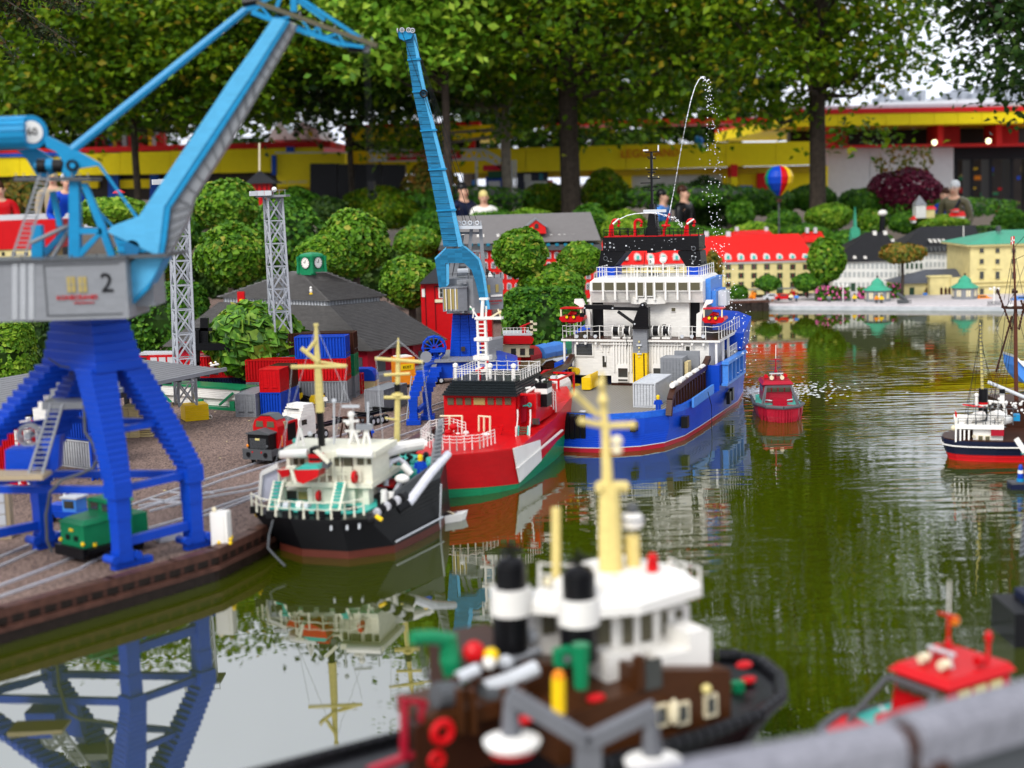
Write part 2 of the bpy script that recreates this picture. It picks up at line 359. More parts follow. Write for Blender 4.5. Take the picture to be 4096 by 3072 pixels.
# machinery house
HY = 4.60
hz0, hz1 = W(128,318.5,HY).z, W(128,259,HY).z; hx1 = W(128,300,HY).x; hx0 = hx1 - .68
g = MB(); g.box(hx0,hx1,HY,HY+.27,hz0,hz1); g.box(hx0,hx1+.06,HY+.10,HY+.26,hz0+.03,hz1-.01)
P(k1, 'machinery_house', g, gr, w=1)
g = MB(); a, b_ = W(43.5,266,HY), W(122.5,314,HY)
for x0,x1,z0,z1 in ((a.x,b_.x,a.z,a.z+.0025),(a.x,b_.x,b_.z,b_.z+.0035),(a.x,a.x+.003,b_.z,a.z)): g.box(x0,x1,HY-.003,HY,z0,z1)
P(k1, 'panel_seam', g, dg, w=1)
for u0,u1 in ((67.5,75.5),(78.8,86.8)):
    a, b_ = W(u0,277.5,HY), W(u1,291.5,HY)
    f = P(k1, 'window', MB().box(a.x-.002,b_.x+.002,HY-.004,HY,b_.z-.002,a.z+.002), flat('amber',.25), w=1)
    g = MB(); g.box((a.x+b_.x)/2-.001,(a.x+b_.x)/2+.001,HY-.006,HY-.003,b_.z,a.z); g.box(a.x,b_.x,HY-.0055,HY-.003,(a.z+b_.z)/2-.001,(a.z+b_.z)/2+.001)
    o = P(k1, 'glazing_bar', g, gr, w=1); o.parent = f
gm = MB()
for i in range(3):
    for j in range(17):
        a = W(12.5+i*8.2, 264+j*3.3, HY); gm.box(a.x,a.x+.017,HY-.004,HY,a.z-.006,a.z)
P(k1, 'louvre', gm, flat('lgrey'), w=1)
p = W(107,283.5,HY); P(k1, 'number', text_mb('2', .088, face_m(p+Vector((0,-.003,0)))), flat('black'), w=1)
p = W(77.5,297.5,HY); P(k1, 'lettering', text_mb('KONECRANES', .0205, face_m(p+Vector((0,-.003,0)))), flat('red'), w=1)
p = W(84.5,302.5,HY); P(k1, 'lettering', text_mb('Lifting Businesses', .0095, face_m(p+Vector((0,-.003,0)))), flat('red'), w=1)
g = MB(); a = W(0,0,HY)
g.box(hx0-.01,hx1+.005,HY-.012,HY+.28,hz1+.001,hz1+.008)
for i in range(9): g.cyl((hx0+.03+i*.08,HY-.006,hz1+.008),(hx0+.03+i*.08,HY-.006,hz1+.020),.0025,n=6)
a, b_ = W(117,256,HY), W(166,257,HY); g.box(a.x,b_.x,HY+.02,HY+.30,a.z-.010,a.z+.002); P(k1, 'roof_walkway', g, dg, w=1)
# A-frame on the roof
SY = 4.70
def S(pts, name, mm, th=.03, Y=SY, par=None, label=None):
    o = P(k1, name, MB().slab(pts, Y, th), mm, world=True, label=label)
    if par is not None: o.parent = par
    return o
S([(68.5,181),(78.5,181),(79.5,257),(68.5,257)], 'mast_column', az, .035)
S([(80,183),(86,183),(103,222),(115,256),(108,256),(97,226)], 'mast_strut', az, .022)
S([(79,228),(101,228),(102,234),(79,234)], 'mast_tie', az, .018)
S([(80,249),(98,232),(102,234),(82,256),(79.5,256)], 'mast_brace', az, .018)
S([(49,192),(54,191),(62,226),(57,227)], 'mast_strut', az, .02, SY+.07)
S([(31,225),(41,225),(43,257),(31,257)], 'mast_column', az, .03, SY+.09)
S([(43,250),(66,226),(67,232),(46,257)], 'mast_brace', c('azure_dark'), .018, SY+.09)
g = MB(); g.cyl(W(31,243,SY+.04), W(68,226,SY+.04), .007); g.cyl(W(53,257,SY+.06), W(68,232,SY+.06), .007); P(k1, 'mast_brace', g, gr, w=1)
S([(13.5,177),(90,177),(90,181),(13.5,181)], 'top_platform', dg, .14, SY-.02)
g = MB()
for i in range(10): q = W(16+i*8, 177, SY-.015); g.cyl(q, q+Vector((0,0,.012)), .002, n=5)
P(k1, 'railing', g, gr, w=1, kind='stuff')
def ladder(p0, p1, q0, q1, n, name='ladder', root=None, mm=None, r=.004):
    """rails p0-q0 and p1-q1 with n rungs"""
    g = MB(); g.bar(p0,q0,r*1.6); g.bar(p1,q1,r*1.6)
    for i in range(n):
        t_ = (i+.5)/n; g.bar(Vector(p0).lerp(Vector(q0),t_), Vector(p1).lerp(Vector(q1),t_), r*1.4, r)
    P(root, name, g, mm or flat('grey'), w=1)
ladder(W(39,176,SY-.06), W(49,177,SY-.06), W(12,257,SY-.10), W(25,257,SY-.10), 17, root=k1)
# pulleys, arm plates, counterweight drum
g = MB()
for u0,u1 in ((38,46),(54,64)): P(k1, 'pulley', MB().cyl(W(u0,166,SY+.02), W(u1,166,SY+.02), .023, n=16), flat('black',.5), w=1)
g = MB(); g.cyl(W(35,166,SY+.02), W(68,166,SY+.02), .012, n=12); g.cyl(W(47,165,SY+.02), W(53.5,165,SY+.02), .021, n=14); P(k1, 'axle', g, az, w=1)
S([(16,150),(37,148.5),(53,159),(62,170),(39,180),(33,170),(26,158)], 'arm_plate', az, .012, SY+.10)
S([(44,137),(48,136),(74,149),(98,162.5),(98.5,165.5),(78,168.5),(76,174),(70,181),(64,181),(62,172),(64,163),(56,152),(46,147)], 'arm_plate', az, .014, SY-.012)
g = MB(); q = W(72.8,165.5,SY-.02); g.cyl(q, q+Vector((0,-.012,0)), .019, n=16); P(k1, 'pivot_hub', g, flat('black'), w=1)
g = MB(); q = W(72.8,165.5,SY-.034); g.cyl(q, q+Vector((0,-.006,0)), .009, n=12); P(k1, 'pivot_cap', g, az, w=1)
g = MB(); ce = W(35,132,SY-.0); le = ce + Vector((-.42,.04,0)); ax_ = (ce-le).normalized()
nn = 16
for i in range(nn):   # ribbed drum
    a = 2*math.pi*i/nn; a2 = 2*math.pi*(i+.8)/nn
    def pt(base, an, r): return base + Vector((0,math.cos(an),math.sin(an)))*r
    g.loft([[pt(le,a,.054),pt(le,a2,.054),pt(le,a2,.03),pt(le,a,.03)],[pt(ce-ax_*.02,a,.054),pt(ce-ax_*.02,a2,.054),pt(ce-ax_*.02,a2,.03),pt(ce-ax_*.02,a,.03)]])
g.cyl(le, ce-ax_*.02, .05, n=16)
dr = P(k1, 'counterweight_drum', g, az, w=1)
d_ = Vector((.62,-.78,0)).normalized(); ce2 = ce + Vector((-.015,0,0))
g = MB(); g.cyl(ce2 - d_*.03, ce2 + d_*.012, .054, n=22); P(k1, 'drum_end', g, az, w=1)
g = MB(); g.cyl(ce2 + d_*.012, ce2 + d_*.0145, .036, n=22); P(k1, 'drum_disc', g, flat('white'), w=1)
P(k1, 'number', text_mb('60', .036, face_m(ce2 + d_*.0155, math.atan2(d_.x, -d_.y))), flat('black'), w=1)
# tie rod up to the jib head, thin stays
g = MB(); g.cyl(W(72,150,SY), W(247,9,SY+.12), .0150, .0125, n=8); P(k1, 'tie_rod', g, az, w=1)
g = MB(); g.cyl(W(98,163,SY-.01), W(153,240,SY-.01), .0052, n=6); g.cyl(W(98,211,SY+.05), W(113,227,SY+.05), .005, n=6); P(k1, 'stay', g, az, w=1)
# jib: a hollow-looking box with a pale deck face, a darker side and a grey ladder side
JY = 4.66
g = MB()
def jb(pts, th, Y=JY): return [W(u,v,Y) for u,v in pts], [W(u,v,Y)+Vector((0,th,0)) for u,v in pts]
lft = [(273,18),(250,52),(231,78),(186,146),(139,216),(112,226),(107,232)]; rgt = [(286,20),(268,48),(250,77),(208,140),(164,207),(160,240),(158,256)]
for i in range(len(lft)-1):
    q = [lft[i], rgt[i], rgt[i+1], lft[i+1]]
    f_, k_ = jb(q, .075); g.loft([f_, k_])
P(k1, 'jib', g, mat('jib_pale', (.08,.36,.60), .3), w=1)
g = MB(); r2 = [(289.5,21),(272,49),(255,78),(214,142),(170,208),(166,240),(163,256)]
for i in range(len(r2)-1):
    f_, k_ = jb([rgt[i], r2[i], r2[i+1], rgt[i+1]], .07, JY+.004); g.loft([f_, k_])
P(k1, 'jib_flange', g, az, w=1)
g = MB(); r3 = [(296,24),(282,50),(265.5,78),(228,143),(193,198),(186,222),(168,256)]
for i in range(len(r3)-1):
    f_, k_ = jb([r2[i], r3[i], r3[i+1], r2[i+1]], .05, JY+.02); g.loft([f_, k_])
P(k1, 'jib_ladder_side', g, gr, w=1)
g = MB()
for i in range(len(r3)-1):
    for j in range(3 if i not in (2,3) else 5):
        nn_ = 3 if i not in (2,3) else 5; t_ = (j+.3)/nn_
        a = Vector((*r2[i],0)).lerp(Vector((*r2[i+1],0)), t_); b_ = Vector((*r3[i],0)).lerp(Vector((*r3[i+1],0)), t_+.25)
        g.bar(W(a.x,a.y,JY+.012), W(b_.x,b_.y,JY+.012), .0035)
P(k1, 'rung', g, dg, w=1)
S([(131,262),(136,258),(165,257),(150,282),(129,304),(129,280)], 'jib_heel', mat('jib_pale', (.08,.36,.6)), .10, JY)
S([(165.5,257),(147,290),(129.5,307),(129.3,304.5),(150.3,282)], 'jib_heel_flange', az, .10, JY-.004)
g = MB(); g.slab([(108,232),(158,258),(158,226),(150,222),(136,240),(128,231)], SY, .03); P(k1, 'jib_bracket', g, az, w=1)
g = MB(); g.slab([(112,233),(120,232),(133,256),(120,256)], SY-.03, .02); g.slab([(120,241),(162,241),(162,244),(118,244)], SY-.035, .10); g.slab([(118,249),(162,249),(162,252),(116,252)], SY-.035, .10)
P(k1, 'jib_foot_frame', g, az, w=1)
g = MB(); q = W(132,248,SY-.04); g.cyl(q, q+Vector((0,.1,0)), .026, n=14); P(k1, 'winch', g, c('azure_dark'), w=1)
# fly jib at the top
FY = 4.78
g = MB(); g.bar(W(258,3,FY), W(377,46,FY), .05, .014); P(k1, 'fly_jib_walkway', g, mat('plastic_smoke', C['smoke']), w=1)
g = MB()
for Yk in (FY-.02, FY+.10):
    g.bar(W(252,12,Yk), W(298,30,Yk), .012, .016); g.bar(W(298,30,Yk), W(340,44,Yk), .012, .014); g.bar(W(340,44,Yk), W(364,47,Yk), .010, .010)
    for a, b_ in (((262,8),(273,20)),((273,20),(290,17)),((302,20),(312,34)),((318,26),(322,38)),((322,38),(338,34)),((312,34),(318,26)),((338,34),(345,45)),((252,12),(262,5))):
        g.bar(W(*a,Yk), W(*b_,Yk), .007, .007)
g.slab([(272,20),(297,29),(299,32),(340,46),(366,49),(364,46),(300,26),(276,15)], FY, .05)
P(k1, 'fly_jib_truss', g, az, w=1)
g = MB(); g.bar(W(297,-4,FY), W(360,38,FY), .02, .012); g.bar(W(294,-14,FY), W(294,12,FY), .022, .02); g.bar(W(294,-2,FY), W(325,20,FY), .012,.012); g.bar(W(270,-8,FY), W(262,6,FY), .012,.012); g.bar(W(282,-8,FY), W(276,10,FY), .012,.012)
g.bar(W(247,9,FY), W(262,2,FY), .03,.02); g.bar(W(262,2,FY),W(294,-14,FY),.016,.012)
P(k1, 'fly_jib_chord', g, az, w=1)
g = MB(); g.cyl(W(243,3,FY-.01), W(260,0,FY-.01), .015, n=12); P(k1, 'pulley', g, flat('black'), w=1)
g = MB(); g.cyl(W(348,49,FY), W(363,50,FY), .010, n=12); P(k1, 'pulley', g, flat('black'), w=1)
g = MB(); g.slab([(362,46),(370,45),(368,52),(363,52)], FY, .04)
for u_ in (300,322,335,352,362,372): q = W(u_, 3+(u_-258)*.361-2.4, FY); g.bar(q, q+Vector((0,0,.014)), .004)
P(k1, 'head_bracket', g, gr, w=1, kind='stuff')
g = MB(); wx = W(366,52,FY)
for i, dx in enumerate((-.006,.0,.007)): g.cyl(wx+Vector((dx,i*.01,0)), wx+Vector((dx*1.2-.004,i*.01,-.42)), .0009, n=4, cap=False)
P(k1, 'hoist_rope', g, flat('black'), w=1)
g = MB(); g.box(wx.x-.014,wx.x+.010,FY-.005,FY+.02,wx.z-.45,wx.z-.42); g.ring((wx.x,FY+.01,wx.z-.466), .012, .0035, n=8, m=4); P(k1, 'hook_block', g, flat('black'), w=1)
# service platform, lower ladder, cable reel, box and cable at the landward side
PY = 4.86
S([(42,402),(90,402),(90,408.5),(42,410)], 'service_platform', gr, .10, PY)
ladder(W(51,404,PY-.04), W(63,404,PY-.04), W(28,476,PY-.22), W(42,476,PY-.22), 14, root=k1, r=.0045)
S([(-14,476),(42,476),(43,480),(-14,481)], 'landing', flat('sand',.5), .10, PY-.26)
S([(5,450),(34,449),(36,474),(5,476)], 'cable_box', blue, .09, PY-.12)
S([(42,440),(60,436),(58,468),(43,480),(40,479)], 'gusset', blue, .05, PY-.05)
q = W(28,436,PY-.05); g = MB(); g.ring(q, .036, .005, 'y', 16, 5)
for i in range(6): a = math.pi*i/3; g.bar(q, q+Vector((.036*math.cos(a),0,.036*math.sin(a))), .004)
g.ring(q+Vector((0,.03,0)), .036, .005, 'y', 16, 5); g.cyl(q-Vector((0,.01,0)), q+Vector((0,.04,0)), .012)
P(k1, 'cable_reel', g, flat('grey'), w=1)
g = MB(); g.tube([W(u,v,y) for u,v,y in ((83,352,4.86),(84,400,4.86),(85,432,4.82),(93,444,4.78),(98,458,4.74),(93,468,4.7),(80,474,4.68),(62,480,4.66),(50,492,4.64),(46,515,4.66),(47,540,4.68),(52,552,4.7))], .0055, 7); P(k1, 'power_cable', g, flat('dgrey',.5), w=1)
g = MB(); g.tube([W(u,v,4.82) for u,v in ((48,358),(60,366),(72,368),(84,352))], .003, 6); P(k1, 'power_cable', g, flat('dgrey',.5), w=1)

# ================================================================== second crane, standing over the quay road
k2 = T('portal_crane', 'tall slender harbour crane marked 1 with its turquoise jib nearly upright, behind the red ship', 'crane', (-.25,8.0,QZ))
KY = 7.95
def S2(pts, name, mm, th=.03, Y=KY, label=None): return P(k2, name, MB().slab(pts, Y, th), mm, world=True, label=label)
def portal_leg(p, top, w=.05):
    g = MB(); n_ = 9
    for i in range(n_):
        t0 = i/n_; cc = Vector(p).lerp(Vector(top), max(0, (t0-.35)/.65)); za = p[2]+.05+(top[2]-p[2]-.05)*t0; zb = p[2]+.05+(top[2]-p[2]-.05)*(i+1)/n_
        ww = w*(.8+.5*t0); g.cb(cc.x, cc.y, za, ww, ww, zb-za)
    P(k2, 'leg', g, blue, w=1)
    g = MB(); g.cb(p[0],p[1],p[2]+.002,.075,.10,.022); g.cb(p[0],p[1],p[2]+.024,.045,.06,.028); P(k2, 'bogie', g, blue, w=1)
z_b = .405
fl, bl = G(414,424,QZ), G(428,419,QZ)
for p_ in (fl, bl):
    t_ = p_ + Vector((.06,.08,z_b-QZ-.03)); portal_leg(tuple(p_), tuple(t_))
for dx in (.50, .56):
    p_ = fl + Vector((dx,.10 if dx < .55 else .42,0)); portal_leg(tuple(p_), (p_.x-.05,p_.y+.05,z_b-.03))
g = MB(); a = W(432,377,7.72); b_ = W(518,376,7.72)
x0, x1 = W(424,372,7.75).x, W(518,370,7.75).x
zt, zb = W(470,361,7.75).z, W(470,377,7.75).z
g.prism([(x0,zt-.02),(x0+.08,zt-.002),(x1-.10,zt-.002),(x1,zt-.035),(x1,zb+.01),(x0+.08,zb),(x0+.05,zb-.02),(x0,zb+.01)], 'y', 7.72, 8.22)
P(k2, 'portal_beam', g, blue, w=1)
g = MB(); g.box(x0+.06,x1-.12,7.70,8.24,zt+.002,zt+.010)
for i in range(8): g.cyl((x0+.09+i*.052,7.71,zt+.01),(x0+.09+i*.052,7.71,zt+.032),.003,.0018,n=6)
P(k2, 'portal_deck', g, gr, w=1)
for i in range(11): pass
g = MB(); g.slab([(425,378.5),(432,365),(437,364),(436,368),(427,382)], 7.70, .02); P(k2, 'side_plate', g, gr, w=1)
ladder(W(411.5,376,7.66), W(419.5,375,7.66), W(406.5,420,7.50), W(414.5,421,7.50), 15, root=k2, r=.0035)
g = MB(); g.bar(bl+Vector((-.0,0,.09)), fl+Vector((.02,0,.07)), .022); P(k2, 'cross_beam', g, blue, w=1)
q = W(434,348,7.80); g = MB()
for dy in (0,.035):
    g.ring(q+Vector((0,dy,0)), .062, .006, 'y', 16, 5)
for i in range(12):
    a = math.pi*i/6; v1 = Vector((math.cos(a),0,math.sin(a))); g.bar(q+v1*.01+Vector((0,-.004,0)), q+v1*.062+Vector((0,-.004,0)), .007, .006); g.bar(q+v1*.064-Vector((0,.006,0)), q+v1*.064+Vector((0,.04,0)), .010)
P(k2, 'cable_reel', g, blue, w=1)
g = MB(); g.ring(q+Vector((0,.018,0)), .035, .014, 'y', 14, 6); P(k2, 'cable_coil', g, flat('black',.6), w=1)
g = MB(); g.bar(q+Vector((-.02,-.02,-.012)), q+Vector((.06,-.02,-.012)), .02, .02); g.bar(q+Vector((.0,0,-.01)), q+Vector((.02,.02,-.09)), .02); P(k2, 'reel_motor', g, blue, w=1)
q = W(426,357,7.68); g = MB(); g.cyl(q, q+Vector((0,.008,0)), .031, n=20); P(k2, 'grey_disc', g, flat('grey'), w=1)
# tapered tower of faceted panels
tc_ = W(465.5,340,7.97); zt0 = zt+.011; zt1 = W(465,314,7.97).z
g = MB(); n_ = 13
for i in range(n_):
    t0 = i/n_; za = zt0+(zt1-zt0)*i/n_; zb_ = zt0+(zt1-zt0)*(i+1)/n_; w = (.089-.022*t0)
    for k in range(3):
        xa = -w + k*2*w/3 + .0012; xb = -w + (k+1)*2*w/3 - .0012; y0 = -w*(1.0 if k == 1 else .93)
        ringp = [(tc_.x+xa, 7.97+y0+(0 if k else .02)), (tc_.x+xb, 7.97+y0+(0 if k < 2 else .02)), (tc_.x+xb, 7.97+w), (tc_.x+xa, 7.97+w)]
        g.prism(ringp, 'z', za, zb_-.0008)
P(k2, 'tower', g, blue, w=1)
g = MB(); a = W(463,349,7.87); g.box(a.x-.01,a.x+.012,7.872-.012,7.875,a.z-.012,a.z+.014); P(k2, 'tower_window', g, glassm, w=1)
# machine house
HX = W(473.5,296,7.83); z0_, z1_ = W(473,313,7.83).z, W(473,278.6,7.83).z
g = MB()
g.prism([(W(447,300,7.83).x,7.86),(HX.x,7.80),(HX.x+.062,7.83),(HX.x+.075,7.90),(HX.x+.075,8.10),(W(447,300,7.83).x,8.10)], 'z', z0_, z1_)
P(k2, 'machine_house', g, gr, w=1)
g = MB(); rr_ = W(483,300,7.90); r1_ = W(503,300,7.98); g.prism([(rr_.x,7.90),(r1_.x,7.95),(r1_.x,8.2),(rr_.x,8.12)], 'z', z0_+.008, z1_-.002); sh = P(k2, 'side_cabin', g, gr, w=1)
hd = math.atan2(.05, r1_.x-rr_.x)
for tx in (.30,.72):
    pp = Vector((rr_.x+(r1_.x-rr_.x)*tx, 7.90+.05*tx-.002, z1_-.065)); M_ = Matrix.Translation(pp) @ Matrix.Rotation(hd,4,'Z')
    g = MB(M_); g.box(-.009,.009,-.002,.004,-.022,.022); P(k2, 'window', g, flat('amber',.25), w=1)
P(k2, 'number', text_mb('1', .05, face_m((rr_.x+.010,7.898,z1_-.075), hd)), flat('black'), w=1)
P(k2, 'lettering', text_mb('KONECRANES', .015, face_m((rr_.x+.062,7.922,z0_+.055), hd)), flat('red'), w=1)
P(k2, 'lettering', text_mb('Lifting Businesses', .007, face_m((rr_.x+.066,7.922,z0_+.04), hd)), flat('red'), w=1)
g = MB(Matrix.Translation((rr_.x+.074,7.93,z0_+.085)) @ Matrix.Rotation(hd,4,'Z')); g.box(-.035,.035,-.004,0,-.006,.006); P(k2, 'white_band', g, flat('white'), w=1)
# operator cab
cxa, cxb = W(442.5,300,7.74).x, W(467,300,7.74).x; cz0, cz1 = W(455,311.5,7.74).z, W(455,287,7.74).z
g = MB(); g.prism([(cxa,7.76),(cxa+.085,7.74),(cxb,7.78),(cxb,7.86),(cxa,7.86)], 'z', cz0, cz1-.006); g.prism([(cxa-.004,7.755),(cxa+.087,7.735),(cxb+.004,7.775),(cxb+.004,7.86),(cxa-.004,7.86)], 'z', cz1-.006, cz1)
g.box(cxa+.02,cxb-.02,7.76,7.86,cz0-.012,cz0); cab = P(k2, 'operator_cab', g, gr, w=1)
for i in range(4):
    x_ = cxa+.006+i*.021; yy = 7.758-.0045*i
    g = MB(); g.box(x_,x_+.016,yy-.004,yy+.003,cz0+.012,cz1-.012); o = P(k2, 'cab_window', g, flat('amber',.2), w=1); o.parent = cab
g = MB()
for i in range(3): x_ = cxa+.0015+i*.026+.016; g.box(x_,x_+.004,7.738-.002,7.745,cz0+.006,cz1-.008)
P(k2, 'mullion', g, flat('white'), w=1)
g = MB(); a = W(462,280,7.80); g.box(a.x-.028,a.x+.024,7.785,7.80,a.z-.022,a.z+.0); g.cyl((a.x-.004,7.775,a.z-.010),(a.x-.004,7.785,a.z-.010),.006,n=10); P(k2, 'control_box', g, gr, w=1)
g = MB()
for i in range(9):
    x_ = W(446,278,7.8).x+.012+i*.036
    if i in (1,2): continue
    g.cyl((x_,7.84,z1_),(x_,7.84,z1_+.03),.0022,n=5)
g.bar((W(446,278,7.8).x,7.84,z1_+.028),(r1_.x,7.86,z1_+.028),.0022); g.bar((rr_.x,7.90,z1_+.016),(r1_.x,7.95,z1_+.016),.0022)
P(k2, 'railing', g, blk, w=1)
g = MB(); a = W(490,275,7.95); g.lathe([(.016,0),(.015,.004),(.006,.022),(.004,.028)], (a.x,a.y,z1_), 8); P(k2, 'horn', g, flat('white'), w=1)
g = MB(); a = W(463,272,7.95); g.cyl(a+Vector((-.03,0,0)), a+Vector((.03,0,0)), .02, n=12); P(k2, 'hoist_drum', g, flat('lgrey'), w=1)
# winch mast behind the jib
g = MB()
for (a, b_) in (((467,278),(472,222)),((484,279),(480,222)),((454,279),(463,235)),((449,279),(457,238))): g.slab([(a[0]-2,a[1]),(a[0]+2.2,a[1]),(b_[0]+1.6,b_[1]),(b_[0]-1.6,b_[1])], 8.02, .02)
for v_ in (232,250,264): g.slab([(458,v_),(481,v_),(481,v_+2.2),(458,v_+2.2)], 8.03, .02)
P(k2, 'winch_mast', g, gr, w=1)
g = MB(); g.slab([(455,226),(482,226),(482,229),(455,229)], 7.97, .10)
for u_ in (458,464,470,477): q = W(u_,223,7.99); g.ring(q, .010, .003, 'y', 10, 4); g.ring(q+Vector((0,.05,0)), .010, .003, 'y', 10, 4)
for u_ in (456,461,467,474,481): q = W(u_,226,7.98); g.cyl(q, q+Vector((0,0,.03)), .0016, n=5)
P(k2, 'pulley_frame', g, flat('lgrey'), w=1)
# jib: perforated technic-like beam, darker front, paler side, stepped collars
jp = [(404.8,34,7.5,8.5),(408,60,8.5,8),(413,92,9.5,8.2),(421,131,11.2,9),(429,170,12.8,9.5),(437,211,14.2,10.5),(443.5,247,14.8,11)]   # left u, v, front width, side width
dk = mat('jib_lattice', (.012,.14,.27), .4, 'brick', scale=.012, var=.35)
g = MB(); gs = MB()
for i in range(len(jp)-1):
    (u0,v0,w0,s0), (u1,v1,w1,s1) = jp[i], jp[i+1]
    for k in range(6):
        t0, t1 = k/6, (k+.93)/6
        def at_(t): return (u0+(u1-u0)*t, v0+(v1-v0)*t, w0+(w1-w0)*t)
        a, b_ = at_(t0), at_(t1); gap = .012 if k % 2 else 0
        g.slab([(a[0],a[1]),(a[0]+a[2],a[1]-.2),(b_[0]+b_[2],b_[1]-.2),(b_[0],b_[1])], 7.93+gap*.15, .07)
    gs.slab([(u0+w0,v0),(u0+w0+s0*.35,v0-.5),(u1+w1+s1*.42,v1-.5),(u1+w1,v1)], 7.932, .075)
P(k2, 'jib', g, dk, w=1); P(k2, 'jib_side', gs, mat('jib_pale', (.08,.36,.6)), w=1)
g = MB()
for (u0,v0,w0,s0) in jp[1:-1]: g.slab([(u0-.8,v0-1),(u0+w0+s0*.4+.8,v0-2),(u0+w0+s0*.4+.8,v0-.4),(u0-.8,v0+.6)], 7.922, .09)
P(k2, 'jib_collar', g, az, w=1)
tl = [(446,249),(458,249),(462,246),(470,252),(478,260),(482,275),(487,309),(481.5,309),(476,284),(471.5,270),(464,263),(459,263),(445.5,263),(446,287),(439,288),(435,260)]
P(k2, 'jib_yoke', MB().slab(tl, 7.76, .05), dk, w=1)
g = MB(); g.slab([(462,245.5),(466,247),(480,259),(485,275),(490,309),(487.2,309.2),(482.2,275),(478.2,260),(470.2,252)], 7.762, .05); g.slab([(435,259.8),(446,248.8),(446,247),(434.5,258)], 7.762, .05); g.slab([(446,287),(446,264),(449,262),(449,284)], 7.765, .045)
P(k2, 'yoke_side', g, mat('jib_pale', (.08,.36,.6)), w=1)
g = MB(); g.slab([(397,31.5),(412,31),(413,34),(411,38.5),(404,40.5),(399,38)], 7.91, .07); P(k2, 'jib_head', g, az, w=1)
for u_, v_ in ((397.5,30.5),(402,30),(408.5,30),(412.5,30.5)):
    q = W(u_,v_,7.90); g = MB(); g.ring(q, .011, .0028, 'x' if u_ < 400 else 'y', 12, 4); g.cyl(q-Vector((.004,0,0)), q+Vector((.004,0,0)), .003, n=6); P(k2, 'sheave', g, flat('lgrey'), w=1)
q = W(423.5,93.5,7.91); g = MB(); g.ring(q, .017, .005, 'y', 14, 5); g.ring(q+Vector((0,.02,0)), .017, .005, 'y', 14, 5)
for i in range(5): a = math.pi*i/2.5; g.bar(q, q+Vector((.017*math.cos(a),0,.017*math.sin(a))), .003)
P(k2, 'sheave', g, flat('black'), w=1)
g = MB()
for (a, b_, y0, y1) in (((412,31),(477,222),7.92,8.0),((413,34),(471,222),7.95,8.0),((413.5,32),(464,224),7.97,8.0),((424,94),(467,224),7.92,8.0),((402,32),(423,92),7.88,7.9),((397,31),(409,78),7.9,7.93)):
    g.cyl(W(*a,y0), W(*b_,y1), .0014, n=4, cap=False)
P(k2, 'hoist_rope', g, flat('black'), w=1)

# ================================================================== two lattice floodlight towers
def lattice(label, cu, v_top, v_bot, Y, w0, w1, base=None):
    bt, tp = W(cu[0], v_bot, Y), W(cu[1], v_top, Y)
    t = T('floodlight_tower', label, 'light tower', (bt.x, Y, bt.z), 0, 'grey lattice floodlight towers')
    H_ = tp.z-bt.z; n_ = max(3, int(H_/.125)); dx = tp.x-bt.x
    m_ = mat('plastic_lattice', (.36,.38,.41), .4); rz = .45
    def corner(k, z):
        w = w0+(w1-w0)*z/H_; a = rz+math.pi/4+k*math.pi/2; return Vector((w*.7*math.cos(a)+dx*z/H_, w*.7*math.sin(a), z))
    for k in range(4):
        g = MB(); g.bar(corner(k,0), corner(k,H_), .011); P(t, 'upright', g, m_)
    for j in range(n_):
        za, zb = H_*j/n_, H_*(j+1)/n_; g = MB()
        for k in range(4):
            g.bar(corner(k,zb-.004), corner(k+1,zb-.004), .006)
            g.bar(corner(k,za), corner((k+1)%4,zb), .008); g.bar(corner((k+1)%4,za), corner(k,zb), .008)
        P(t, 'lattice_bay', g, m_)
    g = MB(); g.cb(dx,0,H_,w1*2.0,w1*1.9,.012)
    for k in range(6): g.cyl((dx-w1*.95+k*w1*.38,-w1*.9,H_+.01),(dx-w1*.95+k*w1*.38,-w1*.9,H_+.042),.0018,n=5)
    g.bar((dx-w1,-w1*.9,H_+.04),(dx+w1,-w1*.9,H_+.04),.0022); P(t, 'platform', g, flat('grey'))
    for k in range(3):
        g = MB(Matrix.Translation((dx-w1*.9+k*w1*.5-.02,-w1*1.05,H_+.018)) @ Matrix.Rotation(.5-.3*k,4,'Z')); g.box(-.02,.02,-.012,.012,-.008,.02); P(t, 'floodlight', g, flat('lgrey'))
    g = MB(); g.ball((dx+.01,0,H_+.045), .016); P(t, 'lamp_dome', g, flat('white'))
    return t
t1 = lattice('grey lattice floodlight tower standing on a yellow brick base', (186,178), 186, 405, 7.83, .10, .085)
g = MB(Matrix.Translation((G(188.5,421.5,QZ).x+.02,7.86,0)) @ Matrix.Rotation(.42,4,'Z'))
yb = g
for j in range(7):
    yb.box(-.065,.065,-.065,.065,QZ+.001+j*.0125,QZ+.001+j*.0125+.0118)
P(t1, 'brick_base', yb, c('yellow'), w=1)
lattice('grey lattice floodlight tower with lamps on its top platform, rising beside the clock roof', (285,273), 197, 400, 8.6, .11, .09)
